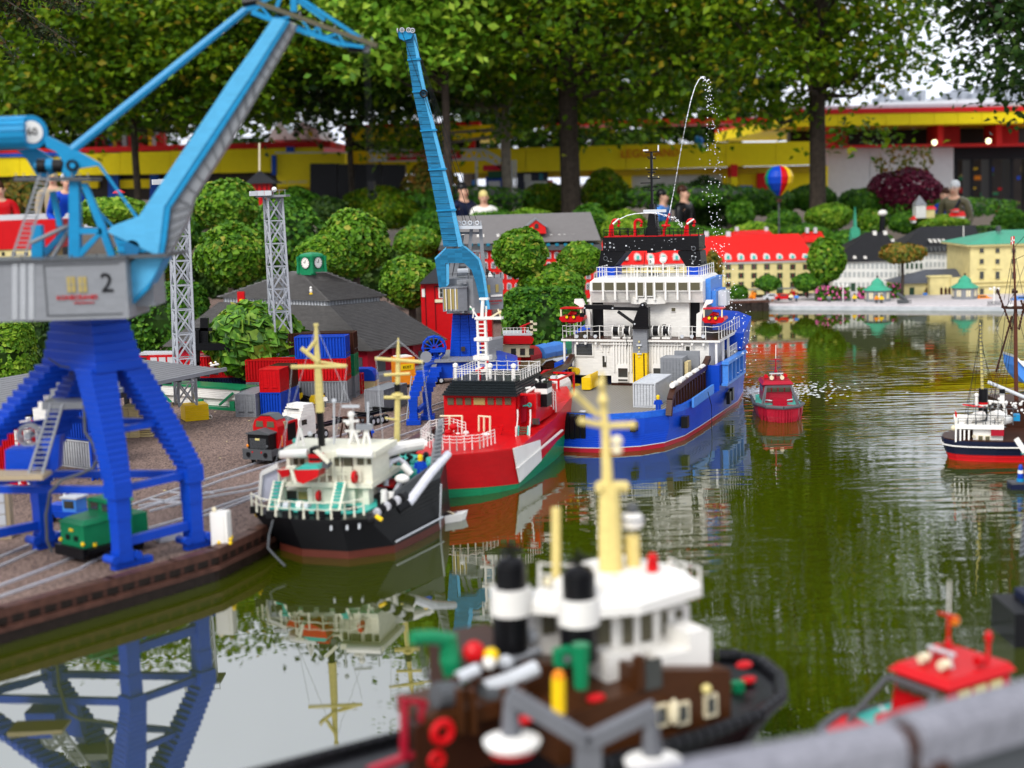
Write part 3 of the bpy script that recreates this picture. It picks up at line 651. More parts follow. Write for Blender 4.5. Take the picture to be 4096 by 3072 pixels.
# ================================================================== tracks in the yard
steel = mat('rail_steel', (.55,.56,.60), .28, 'flat', metal=.3, scale=60)
def track(l, r, name='railway_track'):
    g = MB(); gs = MB()
    for px in (l, r):
        w = [G(u,v,QZ) for u,v in px]
        for a, b_ in zip(w, w[1:]): g.bar(a+Vector((0,0,.0045)), b_+Vector((0,0,.0045)), .007, .008)
    TM(name, None, None, g, steel, kind='structure')
track([(-40,603),(0,587),(73,559),(143,531),(188,518),(250,497),(300,480),(360,460)], [(-40,612),(0,598),(80,570),(131,541),(213,514),(257,497),(305,485),(362,466)])
track([(-40,575),(60,533),(139,503),(225,474),(253,465),(310,446),(444,402.6),(520,380)], [(-40,585),(62,540),(139,511),(225,480),(266,467),(318,451),(444,408),(522,384)])
track([(139,507),(201,495),(250,486),(262,482),(387,441),(447,421),(500,404)], [(150,512),(203,499),(250,491),(268,487),(390,446),(450,426),(503,409)])
g = MB()
for a, b_ in (((146,508),(188,497)),((150,500),(182,503)),((158,503),(196,505)),((170,493),(186,494)),((205,493),(214,494))): g.bar(G(*a,QZ)+Vector((0,0,.004)), G(*b_,QZ)+Vector((0,0,.004)), .006, .007)
TM('track_points', None, None, g, steel, kind='structure')
# ================================================================== containers
CW, CHT = .122, .130
def container(color, L_, label, at_=None, z=QZ, rz=0.0, doors=True, roof=True, group='shipping containers in the yard', mm=None, w=CW, h=CHT, studs=False, cat='container', hw='grey'):
    t = T('shipping_container', label, cat, (at_.x, at_.y, z), rz, group)
    m_ = mm or c(color)
    g = MB(); e = .008; nb = max(4, int(L_/.018))
    g.box(e, w-e, e, L_-e, .006, h-.004)
    for i in range(nb):     # corrugated long sides
        y = .008+(L_-.016)*(i+.15)/nb; y2 = .008+(L_-.016)*(i+.70)/nb
        g.box(.0008, e, y, y2, .009, h-.008); g.box(w-e, w-.0008, y, y2, .009, h-.008)
    P(t, 'corrugated_body', g, m_)
    g = MB()
    for x in (0, w-.007):
        for y in (0, L_-.007): g.box(x, x+.007, y, y+.007, 0, h)
        for z_ in (0, h-.006): g.box(x, x+.007, .007, L_-.007, z_, z_+.006)
    for y in (0, L_-.007):
        for z_ in (0, h-.006): g.box(.007, w-.007, y, y+.007, z_, z_+.006)
    P(t, 'frame', g, m_)
    if roof:
        g = MB()
        for i in range(nb*2): y = .008+(L_-.016)*i/nb/2; g.box(.007, w-.007, y, y+.0045, h-.004, h-.0018)
        P(t, 'roof', g, m_)
    if doors:
        for k in (0, 1):
            x0 = .008 if k == 0 else w/2+.0006; x1 = w/2-.0006 if k == 0 else w-.008
            d = P(t, 'door', MB().box(x0, x1, .0018, .004, .007, h-.007), m_)
            for q in (.28, .74):
                xr = x0+(x1-x0)*q; r_ = P(t, 'lock_rod', MB().cyl((xr,.0002,.006),(xr,.0002,h-.006), .0013, n=6), m_); r_.parent = d
            r_ = P(t, 'handle', MB().box(x0+(x1-x0)*.22, x0+(x1-x0)*.85, -.0035, .0002, h*.20, h*.235), c('dgrey') if hw == 'grey' else m_); r_.parent = d
            g = MB()
            for q in range(4): g.box((x0 if k == 0 else x1-.006), (x0+.006 if k == 0 else x1), -.0005, .002, h*(.16+.2*q), h*(.2+.2*q))
            r_ = P(t, 'hinge', g, m_); r_.parent = d
    else:
        g = MB()
        for i in range(6): x = .012+(w-.024)*i/6; g.box(x, x+(w-.024)*.6/6, .0012, .004, .009, h-.008)
        P(t, 'end_panel', g, m_)
    return t
V = Vector
def hdg(deg): return R(-deg)
container('grey', .30, 'grey container with closed doors, left of the blue one under the red container', G(235.8,417,QZ), rz=hdg(11))
cb_ = G(261,415.5,QZ)
container('blue', .30, 'blue container on the ground right behind the white lorry cab, under a red one', cb_, rz=hdg(12), doors=False)
container('red', .145, 'short red container with doors, stacked on the blue container behind the white lorry', cb_, z=QZ+CHT+.002, rz=hdg(12), hw='red')
cb2 = cb_ + V((math.sin(R(12))*.15, math.cos(R(12))*.15, 0))
container('brown', .145, 'short brown container stacked just behind the short red one', cb2, z=QZ+CHT+.002, rz=hdg(12))
container('grey', .30, 'grey container standing alone in front of the clock roof building', G(365,412.5,QZ), rz=hdg(22))
# the long stack beside the clock-roof building; doors look to the right
def lng(u, v, zlev, color, label, L_=.61, d=0.0, mm=None, rz=84):
    p = G(u, v, QZ); return container(color, L_, label, V((p.x, p.y+d, 0)), QZ+zlev*(CHT+.003), R(rz), mm=mm)
lng(348,402.8,0,'grey','long grey container, bottom of the tall stack beside the station')
lng(348,402.8,1,'red','long red container in the middle of the tall stack, under the blue one')
lng(348,402.8,2,'blue','long blue container topping the tall stack in front of the station roof',.305)
lng(353.5,401,0,'grey','grey container end behind the tall stack, at its foot',.4,.14)
lng(353.5,401,1,'green','green container end behind the tall stack, at mid height',.4,.14)
lng(353.5,401,2,'brown','brown container end behind the tall stack, at the top',.4,.14)
lng(262,399,1,'red','long red container half hidden by the round leafy tree',.5,.02)
lng(262,399,0,'navy','dark blue container on the ground behind the round leafy tree',.4,.02)
q = G(242,398,QZ)
container('azure_dark', .25, 'teal container lying low behind the white barge, with a grey one on it', V((q.x,q.y,0)), QZ, R(84), doors=True)
container('grey', .30, 'grey container stacked on the teal one left of the leafy tree', V((q.x+.0,q.y,0)), QZ+CHT+.003, R(84))
container('blue', .18, 'blue container whose top shows over the grey one beside the leafy tree', V((q.x+.10,q.y+.25,0)), QZ+CHT+.02, R(84))
# left behind the near crane
q = G(92,470,QZ)
container('lgrey', .28, 'ribbed light grey container under a blue one, seen between the near crane legs', V((q.x,q.y,0)), QZ, R(56))
container('blue', .34, 'ribbed blue container on a light grey one, behind the near crane ladder', V((q.x+.02,q.y,0)), QZ+CHT+.003, R(56), h=.15)
q = G(24,486,QZ)
container('red', .16, 'tall red container at the left edge behind the near crane', V((q.x,q.y,0)), QZ, R(56), h=.27, cat='container')
q = G(22,452,QZ); container('blue', .20, 'dark blue container between the red one and the crane reel', V((q.x+.16,q.y+.2,0)), QZ+.05, R(70), h=.16)
q = G(160,431,QZ); container('dgreen', .12, 'dark green container behind the timber stacks, under the platform roof', V((q.x,q.y,0)), QZ, R(80), h=.12)
q = G(103,480,QZ)
g = MB(Matrix.Translation(q))
t = T('cage_pallet', 'blue wire cage behind the near crane, beside the grey container', 'cage', q)
g = MB()
for i in range(6): g.cyl((i*.016-.04,0,0),(i*.016-.04,0,.20),.0022,n=5); g.bar((-.04,0,.02+i*.034),(.04,0,.02+i*.034),.003)
P(t, 'wire_grid', g, blue); P(t, 'frame', MB().box(-.048,-.040,-.01,.06,0,.21).box(.040,.048,-.01,.06,0,.21).box(-.048,.048,.05,.06,0,.012), blue)
# white silo and boxes
q = W(39,408,6.2); t = T('white_silo', 'white square silo with a lid, behind the left leg of the near crane', 'silo', (q.x,6.2,QZ))
P(t, 'body', MB().box(-.028,.028,0,.05,0,q.z+.12-QZ), c('white')); P(t, 'lid', MB().box(-.032,.032,-.004,.054,q.z+.12-QZ+.001,q.z+.13-QZ+.002), flat('white'))
t = T('stacked_crates', 'pile of white crates beside the white silo', 'crates', (q.x-.07,6.15,QZ))
for i in range(6): P(t, 'crate', MB().box(-.03,.03,0,.05,.05*i+.001,.05*i+.046), c('white'))
# timber stacks
t = T('timber_stack', 'tall neat stack of tan planks under the long platform roof', 'timber stack', G(121,438,QZ), R(-5))
for i in range(13):
    for k in range(2): P(t, 'plank', MB().box(k*.048,k*.048+.046,0,.13,i*.0125+.0005,i*.0125+.0118), c('tan')) if i % 1 == 0 else None
t = T('timber_stack', 'loose stack of tan planks with uneven ends, right of the neat stack', 'timber stack', G(137,437,QZ), R(-5))
for i in range(13):
    e_ = rnd.uniform(-.012,.02) + (.03 if i < 5 else 0)
    for k in range(2): P(t, 'plank', MB().box(e_*k, .055+e_, k*.05+rnd.uniform(-.01,.01), k*.05+.03, i*.0122+.0005, i*.0122+.009), c('tan'))
# yard platform roof (long canopy on posts)
tip, near, fo = G(226,368,.40), G(28,408,.40), G(162,371.5,.40)
t = T('platform_roof', 'long grey ribbed platform roof on dark beams, running behind the near crane', 'platform roof', (near.x, near.y, QZ))
d = (tip-near); Ln = d.length; d.normalize(); nrm = V((-d.y, d.x, 0)); near2 = near - d*1.6
M_c = Matrix(((d.x,nrm.x,0,near2.x),(d.y,nrm.y,0,near2.y),(0,0,1,0),(0,0,0,1)))
LT = Ln+1.6
for i in range(16):
    g = MB(M_c); y = .012+i*.034; xe = LT-.02-.012*i
    g.prism([(y,.392+.0045*i),(y+.032,.3955+.0045*i),(y+.032,.402+.0045*i),(y,.3985+.0045*i)], 'x', 0, xe)
    P(t, 'roof_slat', g, mat('roof_lightgrey', (.15,.15,.155), .45), w=1)
g = MB(M_c); g.box(0,LT,-.006,.008,.384,.404); P(t, 'edge_beam', g, c('grey'), w=1)
g = MB(M_c)
for i in range(40): g.box(i*LT/40, i*LT/40+.008, -.002,.30,.372,.384)
P(t, 'rafters', g, c('dgrey'), world=True, kind='stuff')
g = MB(M_c); g.box(0,LT-.42,.10,.125,.335,.372); g.box(0,LT-.32,.30,.325,.335,.372); P(t, 'main_beam', g, c('dgrey'), w=1)
for i in range(4):
    for y in (.11,.31): g = MB(M_c); x = LT-.46-i*.6; g.box(x,x+.02,y-.008,y+.012,QZ,.335); P(t, 'post', g, c('dgrey'), w=1)
for i in range(2):
    q = G(212+i*4.5,366.5-i,.41)
    b_ = T('duck', 'small white toy duck with yellow beak, %s of the two on the roof tip' % ('left' if i == 0 else 'right'), 'toy duck', (q.x,q.y+.01,.403), R(40))
    P(b_, 'body', MB().ball((0,0,.012),.010,sc=(1.5,.9,.8)).ball((-.008,0,.024),.007), flat('white')); P(b_, 'beak', MB().box(-.02,-.013,-.003,.003,.021,.025), flat('yellow'))
# white barge on green cradle
q = G(238,411,QZ); q0 = G(150,404,QZ)
t = T('white_barge_hull', 'white plank-sided barge hull lying on a green cradle behind the yellow tower base', 'barge', (q.x,q.y,QZ), math.atan2(q.y-q0.y, q.x-q0.x))
for i in range(9): P(t, 'hull_plank', MB().box(-.64+(.0 if i > 2 else .02),.02,.0+(.02 if i < 4 else 0),.14,.018+i*.0115,.018+i*.0115+(.0105 if i != 5 else .0108)), c('white'))
P(t, 'green_rail', MB().box(-.68,.04,-.008,.15,.122,.132), c('green')); P(t, 'green_base', MB().box(-.36,.02,-.012,.16,0,.016), c('green'))
for x in (-.30,-.05): P(t, 'green_chock', MB().box(x,x+.035,-.014,.0,.016,.055), c('green'))
P(t, 'green_strut', MB().bar((-.30,-.018,.03),(-.30+.0,-.018,.03),.01).bar((-.13,-.012,.03),(-.02,-.012,.105),.012), c('green')); P(t, 'green_strut', MB().bar((-.64,-.012,.105),(-.52,-.012,.02),.012), c('green'))
# black container handler
q = G(205,402,QZ); t = T('container_handler', 'black mast and spreader of a container handler beside the leafy tree', 'handler', (q.x,q.y-.02,QZ))
w_ = lambda u,v,dy=0: W(u,v,q.y-.03+dy)
P(t, 'mast', MB().slab([(195.5,330),(199,330),(199,396),(195.5,396)], q.y-.03, .03).slab([(200,318),(208,318),(208,345),(200,345)], q.y, .03), blk, w=1)
P(t, 'spreader', MB().slab([(193,343.5),(229,343.5),(229,350),(193,351)], q.y-.05, .09).slab([(226,344),(230,346),(230,352),(226,351)], q.y-.055, .10), blk, w=1)
P(t, 'cross_bar', MB().slab([(193,328),(212,328),(212,331),(193,331)], q.y, .02).slab([(193,362),(199,362),(199,365),(193,365)], q.y-.03, .05), blk, w=1)
# ================================================================== station with green clock turret
st = T('station_building', 'low dark red station with a huge dark hipped roof and green clock turret', 'station', (-.9,9.3,QZ))
ze = .30
F_, R_, Lf = G(372.5,351,ze), G(447,340,ze), G(163,346.5,ze)
Bk = R_ + (Lf-F_)
K_, KR, KL = G(328.5,306,.56), G(384,301,.56), G(220,302,.56); KB = KR+(KL-K_)
M_roof = mat('station_roof', C['roofgrey'], .5, 'brick', scale=.0085, var=.22)
def roof_face(a, b_, c_, d_, n_, root, name='roof_course', mm=None, th=.011, kind='stuff'):
    """stepped courses between eave a-b and top d-c"""
    g = MB(); nm = (b_-a).cross(d_-a).normalized(); nm = nm if nm.z > 0 else -nm
    for i in range(n_):
        t0, t1 = i/n_, (i+1.15)/n_; t1 = min(t1, 1)
        p0, p1, q1, q0 = a.lerp(d_,t0), b_.lerp(c_,t0), b_.lerp(c_,t1), a.lerp(d_,t1)
        g.loft([[p0-nm*.002, p1-nm*.002, q1-nm*.006, q0-nm*.006],[p0+nm*th, p1+nm*th, q1+nm*.0005, q0+nm*.0005]])
    return P(root, name, g, mm or M_roof, world=True, kind=kind)
roof_face(F_, R_, KR, K_, 34, st); roof_face(Lf, F_, K_, KL, 34, st); roof_face(R_, Bk, KB, KR, 12, st); roof_face(Bk, Lf, KL, KB, 12, st)
up = V((0,0,.035)); cc = (K_+KB)/2
g = MB()
inner = [p.lerp(cc,.05) for p in (K_,KR,KB,KL)]; g.loft([inner, [p+up for p in inner]]); P(st, 'clerestory', g, flat('lgrey'), w=1)
g = MB()
for a, b_ in ((K_,KR),(K_,KL)):
    for i in range(36 if a is K_ and b_ is KL else 18):
        n_ = 36 if b_ is KL else 18; p = a.lerp(b_,(i+.5)/n_).lerp(cc,.035); g.bar(p, p+V((0,0,.03)), .006)
P(st, 'clerestory_bars', g, flat('grey'), world=True, kind='stuff')
ov = [cc+(p-cc)*1.03+up for p in (K_,KR,KB,KL)]
ap0 = G(299,272,.79); ap0 = V((ap0.x, ap0.y,.79)); ap1 = G(326,272,.79)
ax0, ax1 = cc+V((-.10,.06,0)), cc+V((.06,-.04,0)); ax0.z = ax1.z = .79
roof_face(ov[0], ov[1], ap1, ap0, 24, st); roof_face(ov[3], ov[0], ap0, ap0+V((-.06,.12,0)), 24, st)
roof_face(ov[1], ov[2], ap1+V((-.06,.12,0)), ap1, 10, st); roof_face(ov[2], ov[3], ap0+V((-.06,.12,0)), ap1+V((-.06,.12,0)), 10, st)
# walls under the eaves
wi = [p.lerp(cc,.07) for p in (F_,R_,Bk,Lf)]
g = MB(); g.loft([[V((p.x,p.y,QZ)) for p in wi],[V((p.x,p.y,ze+.03)) for p in wi]]); P(st, 'wall', g, c('dred'), w=1)
def on_wall(a, b_, t0, t1, z0, z1, out, th=.008):
    d_ = (b_-a).normalized(); nn_ = V((d_.y,-d_.x,0)); p, q_ = a.lerp(b_,t0), a.lerp(b_,t1)
    return MB().prism([(p.x+nn_.x*out,p.y+nn_.y*out),(q_.x+nn_.x*out,q_.y+nn_.y*out),(q_.x+nn_.x*(out-th),q_.y+nn_.y*(out-th)),(p.x+nn_.x*(out-th),p.y+nn_.y*(out-th))], 'z', z0, z1)
for t0 in (.12,.42,.72):
    P(st, 'door', on_wall(wi[0],wi[1],t0,t0+.12,QZ+.02,ze-.06,.004), c('dgrey'), w=1)
for t0 in (.3,.6,.9): P(st, 'bracket', on_wall(wi[0],wi[1],t0,t0+.03,ze-.05,ze-.01,.03,.03), c('dred'), w=1)
for t0 in (.70,.78,.86,.94): P(st, 'door', on_wall(wi[3],wi[0],t0,t0+.035,QZ+.02,ze-.05,.004), c('dgrey'), w=1)
a = wi[0].copy(); b_ = wi[1].copy(); P(st, 'loading_platform', on_wall(a,b_,-.05,1.1,QZ,QZ+.045,.14,.14), c('grey'), w=1)
# clock turret
gt = G(312,271.5,.79); gt.z = .80; M_ = Matrix.Translation(gt) @ Matrix.Rotation(R(-36),4,'Z')
tw = P(st, 'clock_turret', MB(M_).cb(0,0,-.03,.135,.135,.035).cb(0,0,.005,.118,.118,.085).cb(0,0,.09,.128,.128,.010).loft([[(x*s_,y*s_,z_) for x,y in ((-1,-1),(1,-1),(1,1),(-1,1))] for s_,z_ in ((.060,.100),(.052,.112),(.030,.120),(.008,.124))]), c('green'), w=1)
for x in (-1,1):
    for y in (-1,1): o = P(st, 'scroll_post', MB(M_).lathe([(.013,-.02),(.011,.0),(.008,.06),(.010,.07),(.012,.095)], (x*.066,y*.066,0), 8), c('green'), w=1); o.parent = tw
for k in (0, 1):
    Mk = M_ @ Matrix.Rotation(R(90*k),4,'Z') @ Matrix.Translation((0,-.0595,.052)) @ Matrix.Rotation(R(90),4,'X')
    g = MB(Mk); g.cyl((0,0,0),(0,0,.004),.038,n=24); o = P(st, 'clock_face', g, flat('white'), w=1); o.parent = tw
    g = MB(Mk); g.bar((0,0,.005),(.004,.022,.005),.003,.002); g.bar((0,0,.005),(-.014,.006,.005),.003,.002); g.ring((0,0,.004),.039,.0022,'z',24,4)
    for i in range(12): a_ = math.pi*i/6; g.bar((.030*math.cos(a_),.030*math.sin(a_),.005),(.035*math.cos(a_),.035*math.sin(a_),.005),.003,.002)
    o = P(st, 'clock_hands', g, flat('black'), w=1); o.parent = tw
q = G(311,293,.68); g = MB(); b_ = T('duck', 'white toy gull sitting on the dark station roof', 'toy duck', q); P(b_, 'body', MB().ball((0,0,.014),.013,sc=(.8,.8,1.2)).ball((0,0,.034),.009), flat('white')); P(b_, 'feet', MB().box(-.01,.01,-.015,.006,-.008,0), flat('yellow'))
q = G(241,302,.60); t = T('red_chimney_box', 'small red box with yellow mark on the left slope of the station roof', 'box', q); P(t, 'body', MB().box(-.024,.024,0,.04,-.05,.07), c('red')); P(t, 'mark', MB().box(-.010,.012,-.003,0,-.0,.02), flat('yellow'))
# ================================================================== toy figures
def figure(label, p, rz=0, top='white', legs='black', hair='brown', h=.085, cat='toy figure', arm=0, skin='yellow'):
    t = T('toy_figure', label, cat, p, rz); s = h/.085
    P(t, 'leg', MB().box(-.013*s,-.001*s,-.006*s,.007*s,0,.034*s), flat(legs)); P(t, 'leg', MB().box(.001*s,.013*s,-.006*s,.007*s,0,.034*s), flat(legs))
    P(t, 'torso', MB().loft([[(-.015*s,-.007*s,.034*s),(.015*s,-.007*s,.034*s),(.015*s,.007*s,.034*s),(-.015*s,.007*s,.034*s)],[(-.011*s,-.006*s,.060*s),(.011*s,-.006*s,.060*s),(.011*s,.006*s,.060*s),(-.011*s,.006*s,.060*s)]]), flat(top))
    P(t, 'arm', MB().bar((-.014*s,0,.056*s),(-.020*s,-.006*s,.036*s),.007*s), flat(top))
    P(t, 'arm', MB().bar((.014*s,0,.056*s),((.006 if arm else .020)*s,-.008*s,(.078 if arm else .036)*s),.007*s), flat(top))
    P(t, 'head', MB().lathe([(.004*s,.060*s),(.0085*s,.062*s),(.0085*s,.074*s),(.005*s,.077*s)], (0,0,0), 10), flat(skin)); P(t, 'hair', MB().lathe([(.0092*s,.071*s),(.0098*s,.078*s),(.006*s,.084*s),(.001*s,.085*s)], (0,0,0), 10), flat(hair))
    return t
figure('toy figure in white shirt and dark waistcoat walking before the tall container stack', G(324,407,QZ), R(10), 'white', 'dgrey')
# ================================================================== road vehicles
def wheel(t, x, y, r, w=.018, rim='lgrey', z=0.0):
    o = P(t, 'wheel', MB().cyl((x-w/2,y,z+r),(x+w/2,y,z+r),r,n=14), flat('black',.6)); o2 = P(t, 'rim', MB().cyl((x-w/2-.0012,y,z+r),(x+w/2+.0012,y,z+r),r*.55,n=10), flat(rim)); o2.parent = o
# white tractor unit with a dark container chassis
p = G(281,443,QZ); t = T('lorry', 'white tractor lorry with an empty dark container chassis behind it', 'lorry', (p.x,p.y,QZ), R(-33)); t.scale = (1.1,.95,1.12)
g = MB()
for i in range(11): z0 = .035+i*.0125; b0 = (0 if i < 6 else (i-5)*.010); g.box(.002*(i>6)*(i-6), .115-.002*(i>6)*(i-6), b0, .13, z0, z0+.0120)
P(t, 'cab', g, c('white')); P(t, 'windscreen', MB().box(.012,.103,-.002,.004,.085,.108), glassm); P(t, 'side_window', MB().box(.1125,.1165,.02,.06,.085,.108), glassm); P(t, 'side_window', MB().box(-.0015,.0025,.02,.06,.085,.108), glassm)
P(t, 'sun_visor', MB().box(.02,.095,.02,.03,.152,.156).box(.008,.107,-.010,-.002,.110,.114), flat('black')); P(t, 'bumper', MB().box(.0,.115,-.006,0,.018,.045), c('white')); P(t, 'grille', MB().box(.025,.09,-.003,0,.05,.08), flat('dgrey'))
P(t, 'chassis', MB().box(.035,.045,.10,.80,.045,.058).box(.07,.08,.10,.80,.045,.058).box(.0,.115,.42,.43,.058,.066).box(.0,.115,.60,.61,.058,.066).box(.0,.115,.78,.80,.05,.066), flat('black'))
for y in (.03,.13,.17,.21,.62,.66,.70,.74):
    for x in (.010,.105): wheel(t, x, y, .021)
for i in range(3): P(t, 'roof_lamp', MB().box(.035+i*.018,.043+i*.018,.034,.04,.125,.13), flat('yellow'))
# red and black diesel locomotive
p = G(246.5,464,QZ); t = T('locomotive', 'red and black diesel locomotive facing the viewer beside the white lorry', 'locomotive', (p.x,p.y,QZ), R(-24)); t.scale = (.97,.62,1.12)
P(t, 'underframe', MB().box(-.005,.145,-.006,.42,.035,.060), c('dgrey')); P(t, 'buffer_beam', MB().box(-.012,.152,-.016,-.006,.022,.066), c('dgrey'))
for x in (.022,.118): P(t, 'buffer', MB().cyl((x,-.026,.044),(x,-.016,.044),.010,n=12), flat('black'))
for x in (.045,.095): P(t, 'marker_light', MB().cyl((x,-.018,.054),(x,-.016,.054),.004,n=8), flat('red'))
P(t, 'bonnet', MB().box(.012,.128,.006,.11,.060,.132), c('black')); P(t, 'bonnet_roof', MB().prism([(.004,.130),(.070,.147),(.136,.130),(.136,.126),(.004,.126)], 'y', 0, .115), flat('dgrey'))
g = MB()
for i in range(9): g.box(.024,.116,.002,.006,.068+i*.0048,.0705+i*.0048)
P(t, 'radiator_grille', g, flat('dgrey')); P(t, 'number_plate', MB().box(.056,.080,.0,.005,.102,.110), flat('straw'))
for x, m_ in ((.012,'orange'),(.122,'dgrey')): P(t, 'headlamp', MB().ball((x,-.001,.078),.0065), flat(m_))
P(t, 'cab', MB().prism([(0,.060),(.14,.060),(.14,.150),(.128,.176),(.095,.192),(.045,.192),(.012,.176),(0,.150)], 'y', .11, .24), c('red'))
for x in (.018,.080): P(t, 'cab_window', MB().prism([(x,.148),(x+.042,.148),(x+.040,.172),(x+.004,.172)], 'y', .106, .112), flat('smoke',.15))
P(t, 'cab_roof', MB().prism([(.010,.178),(.045,.195),(.095,.195),(.130,.178),(.095,.199),(.045,.199)], 'y', .12, .245), flat('dgrey'))
P(t, 'engine_body', MB().box(.004,.136,.24,.40,.060,.158), c('red')); P(t, 'body_roof', MB().prism([(.006,.156),(.07,.170),(.134,.156)], 'y', .24, .40), flat('dgrey'))
P(t, 'side_panel', MB().box(.1365,.139,.25,.36,.08,.15), flat('black')); P(t, 'yellow_grab_rail', MB().box(.141,.144,.15,.158,.065,.11), flat('orange'))
P(t, 'vent', MB().box(.120,.142,.20,.24,.135,.165), flat('sand'))
for y in (.05,.12,.28,.35):
    for x in (.02,.12): wheel(t, x, y, .020, .012, 'black')
# green shunter below the near crane
p = G(70,557,QZ); t = T('shunting_locomotive', 'small green shunting locomotive standing under the near crane', 'locomotive', (p.x-.02,p.y-.02,QZ), R(-39)); t.scale = (1.1,1.0,1.14)
gm_, gs_ = c('dgreen'), flat('dgreen')
P(t, 'underframe', MB().box(-.012,.137,-.01,.30,.026,.048), c('black')); P(t, 'buffer_beam', MB().box(-.014,.139,-.018,-.01,.018,.050), c('black'))
P(t, 'bonnet', MB().box(.0,.125,0,.12,.048,.118), c('green')); P(t, 'bonnet_roof', MB().loft([[(-.004,-.004,.118),(.129,-.004,.118),(.129,.125,.118),(-.004,.125,.118)],[(.014,.014,.130),(.111,.014,.130),(.111,.125,.136),(.014,.125,.136)]]), c('green'))
P(t, 'cab', MB().box(-.004,.129,.12,.20,.048,.165), c('green')); P(t, 'cab_roof', MB().prism([(-.010,.164),(.020,.176),(.105,.176),(.135,.164)], 'y', .112, .21), c('green'))
for x in (.012,.074): P(t, 'cab_window', MB().box(x,x+.04,.1175,.121,.138,.160), glassm)
P(t, 'rear_bonnet', MB().box(.006,.119,.20,.27,.048,.115), c('green'))
for x in (.003,.122): P(t, 'headlamp', MB().ball((x,-.004,.062),.007), flat('yellow'))
P(t, 'number_plate', MB().box(.050,.070,-.003,0,.094,.102), flat('yellow')); P(t, 'grille', MB().box(.028,.05,-.002,0,.066,.082).box(.072,.094,-.002,0,.066,.082), c('black'))
P(t, 'step_light', MB().box(.131,.137,.03,.04,.05,.06), flat('yellow'))
for i in range(2): P(t, 'running_board', MB().box(.128+.0,.150,.0+.15*i,.12+.15*i,.034,.046), c('black'))
for y in (.04,.13,.23):
    for x in (.012,.113): wheel(t, x, y, .019, .012, 'black')
# blue yard tractor
p = G(47,522,QZ); t = T('yard_tractor', 'small blue tractor lorry with pale roof, behind the green locomotive', 'tractor', (p.x,p.y,QZ), R(68))
P(t, 'body', MB().box(0,.075,-.16,.0,.02,.045), c('blue')); P(t, 'bonnet', MB().box(.008,.067,-.075,-.0,.045,.068), c('blue')); P(t, 'cab', MB().box(.005,.07,-.14,-.075,.045,.095), c('medblue'))
P(t, 'cab_roof', MB().box(0,.075,-.148,-.068,.096,.103), flat('lgrey')); P(t, 'driver_window', MB().box(.0025,.006,-.13,-.085,.06,.088), glassm); P(t, 'exhaust', MB().cyl((.03,-.07,.06),(.03,-.07,.13),.006), flat('white'))
for y in (-.02,-.13):
    for x in (.004,.071): wheel(t, x, y, .019, .014, 'straw')
# fire engine
p = G(134,372,QZ); t = T('fire_engine', 'red fire engine with grey shutters and silver roof, far left in the yard', 'fire engine', (p.x,p.y+.05,QZ), R(86))
P(t, 'body', MB().box(0,.11,-.30,-.10,.028,.112), c('red')); P(t, 'cab', MB().box(0,.11,-.10,.0,.028,.105), c('red')); P(t, 'roof_gear', MB().box(.01,.10,-.28,-.02,.113,.125), flat('lgrey'))
g = MB(); g.bar((.02,-.28,.128),(.02,-.04,.132),.006); g.bar((.08,-.28,.128),(.08,-.04,.132),.006); P(t, 'ladder', g, flat('lgrey'))
for i in range(3): P(t, 'shutter', MB().box(-.003,.0,-.285+i*.062,-.237+i*.062,.05,.095), flat('lgrey'))
P(t, 'cab_window', MB().box(-.002,.0005,-.085,-.03,.07,.098), glassm); P(t, 'hose_horn', MB().bar((.03,-.29,.11),(.03,-.335,.145),.016), c('red')); P(t, 'front_pump', MB().box(.02,.09,-.33,-.30,.04,.07), c('red')); P(t, 'side_stripe', MB().box(-.003,0,-.30,0,.028,.034), flat('yellow'))
for y in (-.05,-.24):
    for x in (.004,.106): wheel(t, x, y, .022, .016, 'lgrey')
q = G(153,378,QZ); t = T('lattice_screen', 'cream perforated screen standing between the fire engine and the platform roof', 'screen', (q.x,q.y-.1,QZ+.02))
g = MB()
for i in range(8):
    for j in range(5): g.box(i*.0125,i*.0125+.0085,-.003,0,.012+j*.0135,.021+j*.0135)
P(t, 'stud_grid', g, flat('cream'), kind='stuff'); P(t, 'panel', MB().box(-.002,.10,0,.008,0,.082), flat('cream'))
q = G(173,380,QZ); TM('silver_tank', 'small silver cylinder tank behind the lattice tower, beside the cream screen', 'tank', MB().cyl((0,0,.04),(.07,.0,.04),.030,n=14), flat('lgrey'), (q.x,q.y-.1,QZ), world=False)
# wheel loader
p = G(303,404,QZ); t = T('wheel_loader', 'yellow wheel loader with its bucket lowered before the tall container stack', 'wheel loader', (p.x,p.y,QZ), 0)
P(t, 'bucket', MB().prism([(.045,.0),(.085,.004),(.098,.02),(.095,.05),(.05,.05),(.04,.03)], 'y', -.02, .06), c('yellow')); P(t, 'body', MB().box(-.05,.0,0,.06,.02,.065), c('yellow')); P(t, 'cab', MB().box(-.04,-.01,.01,.05,.066,.095), glassm)
P(t, 'lift_arm', MB().bar((-.01,.01,.05),(.05,.01,.035),.010).bar((-.01,.05,.05),(.05,.05,.035),.010), flat('black'))
for x in (-.035,.01):
    for y in (.0,.06): o = P(t, 'wheel', MB().cyl((x,y-.008,.022),(x,y+.008,.022),.022,n=12), flat('black',.6))
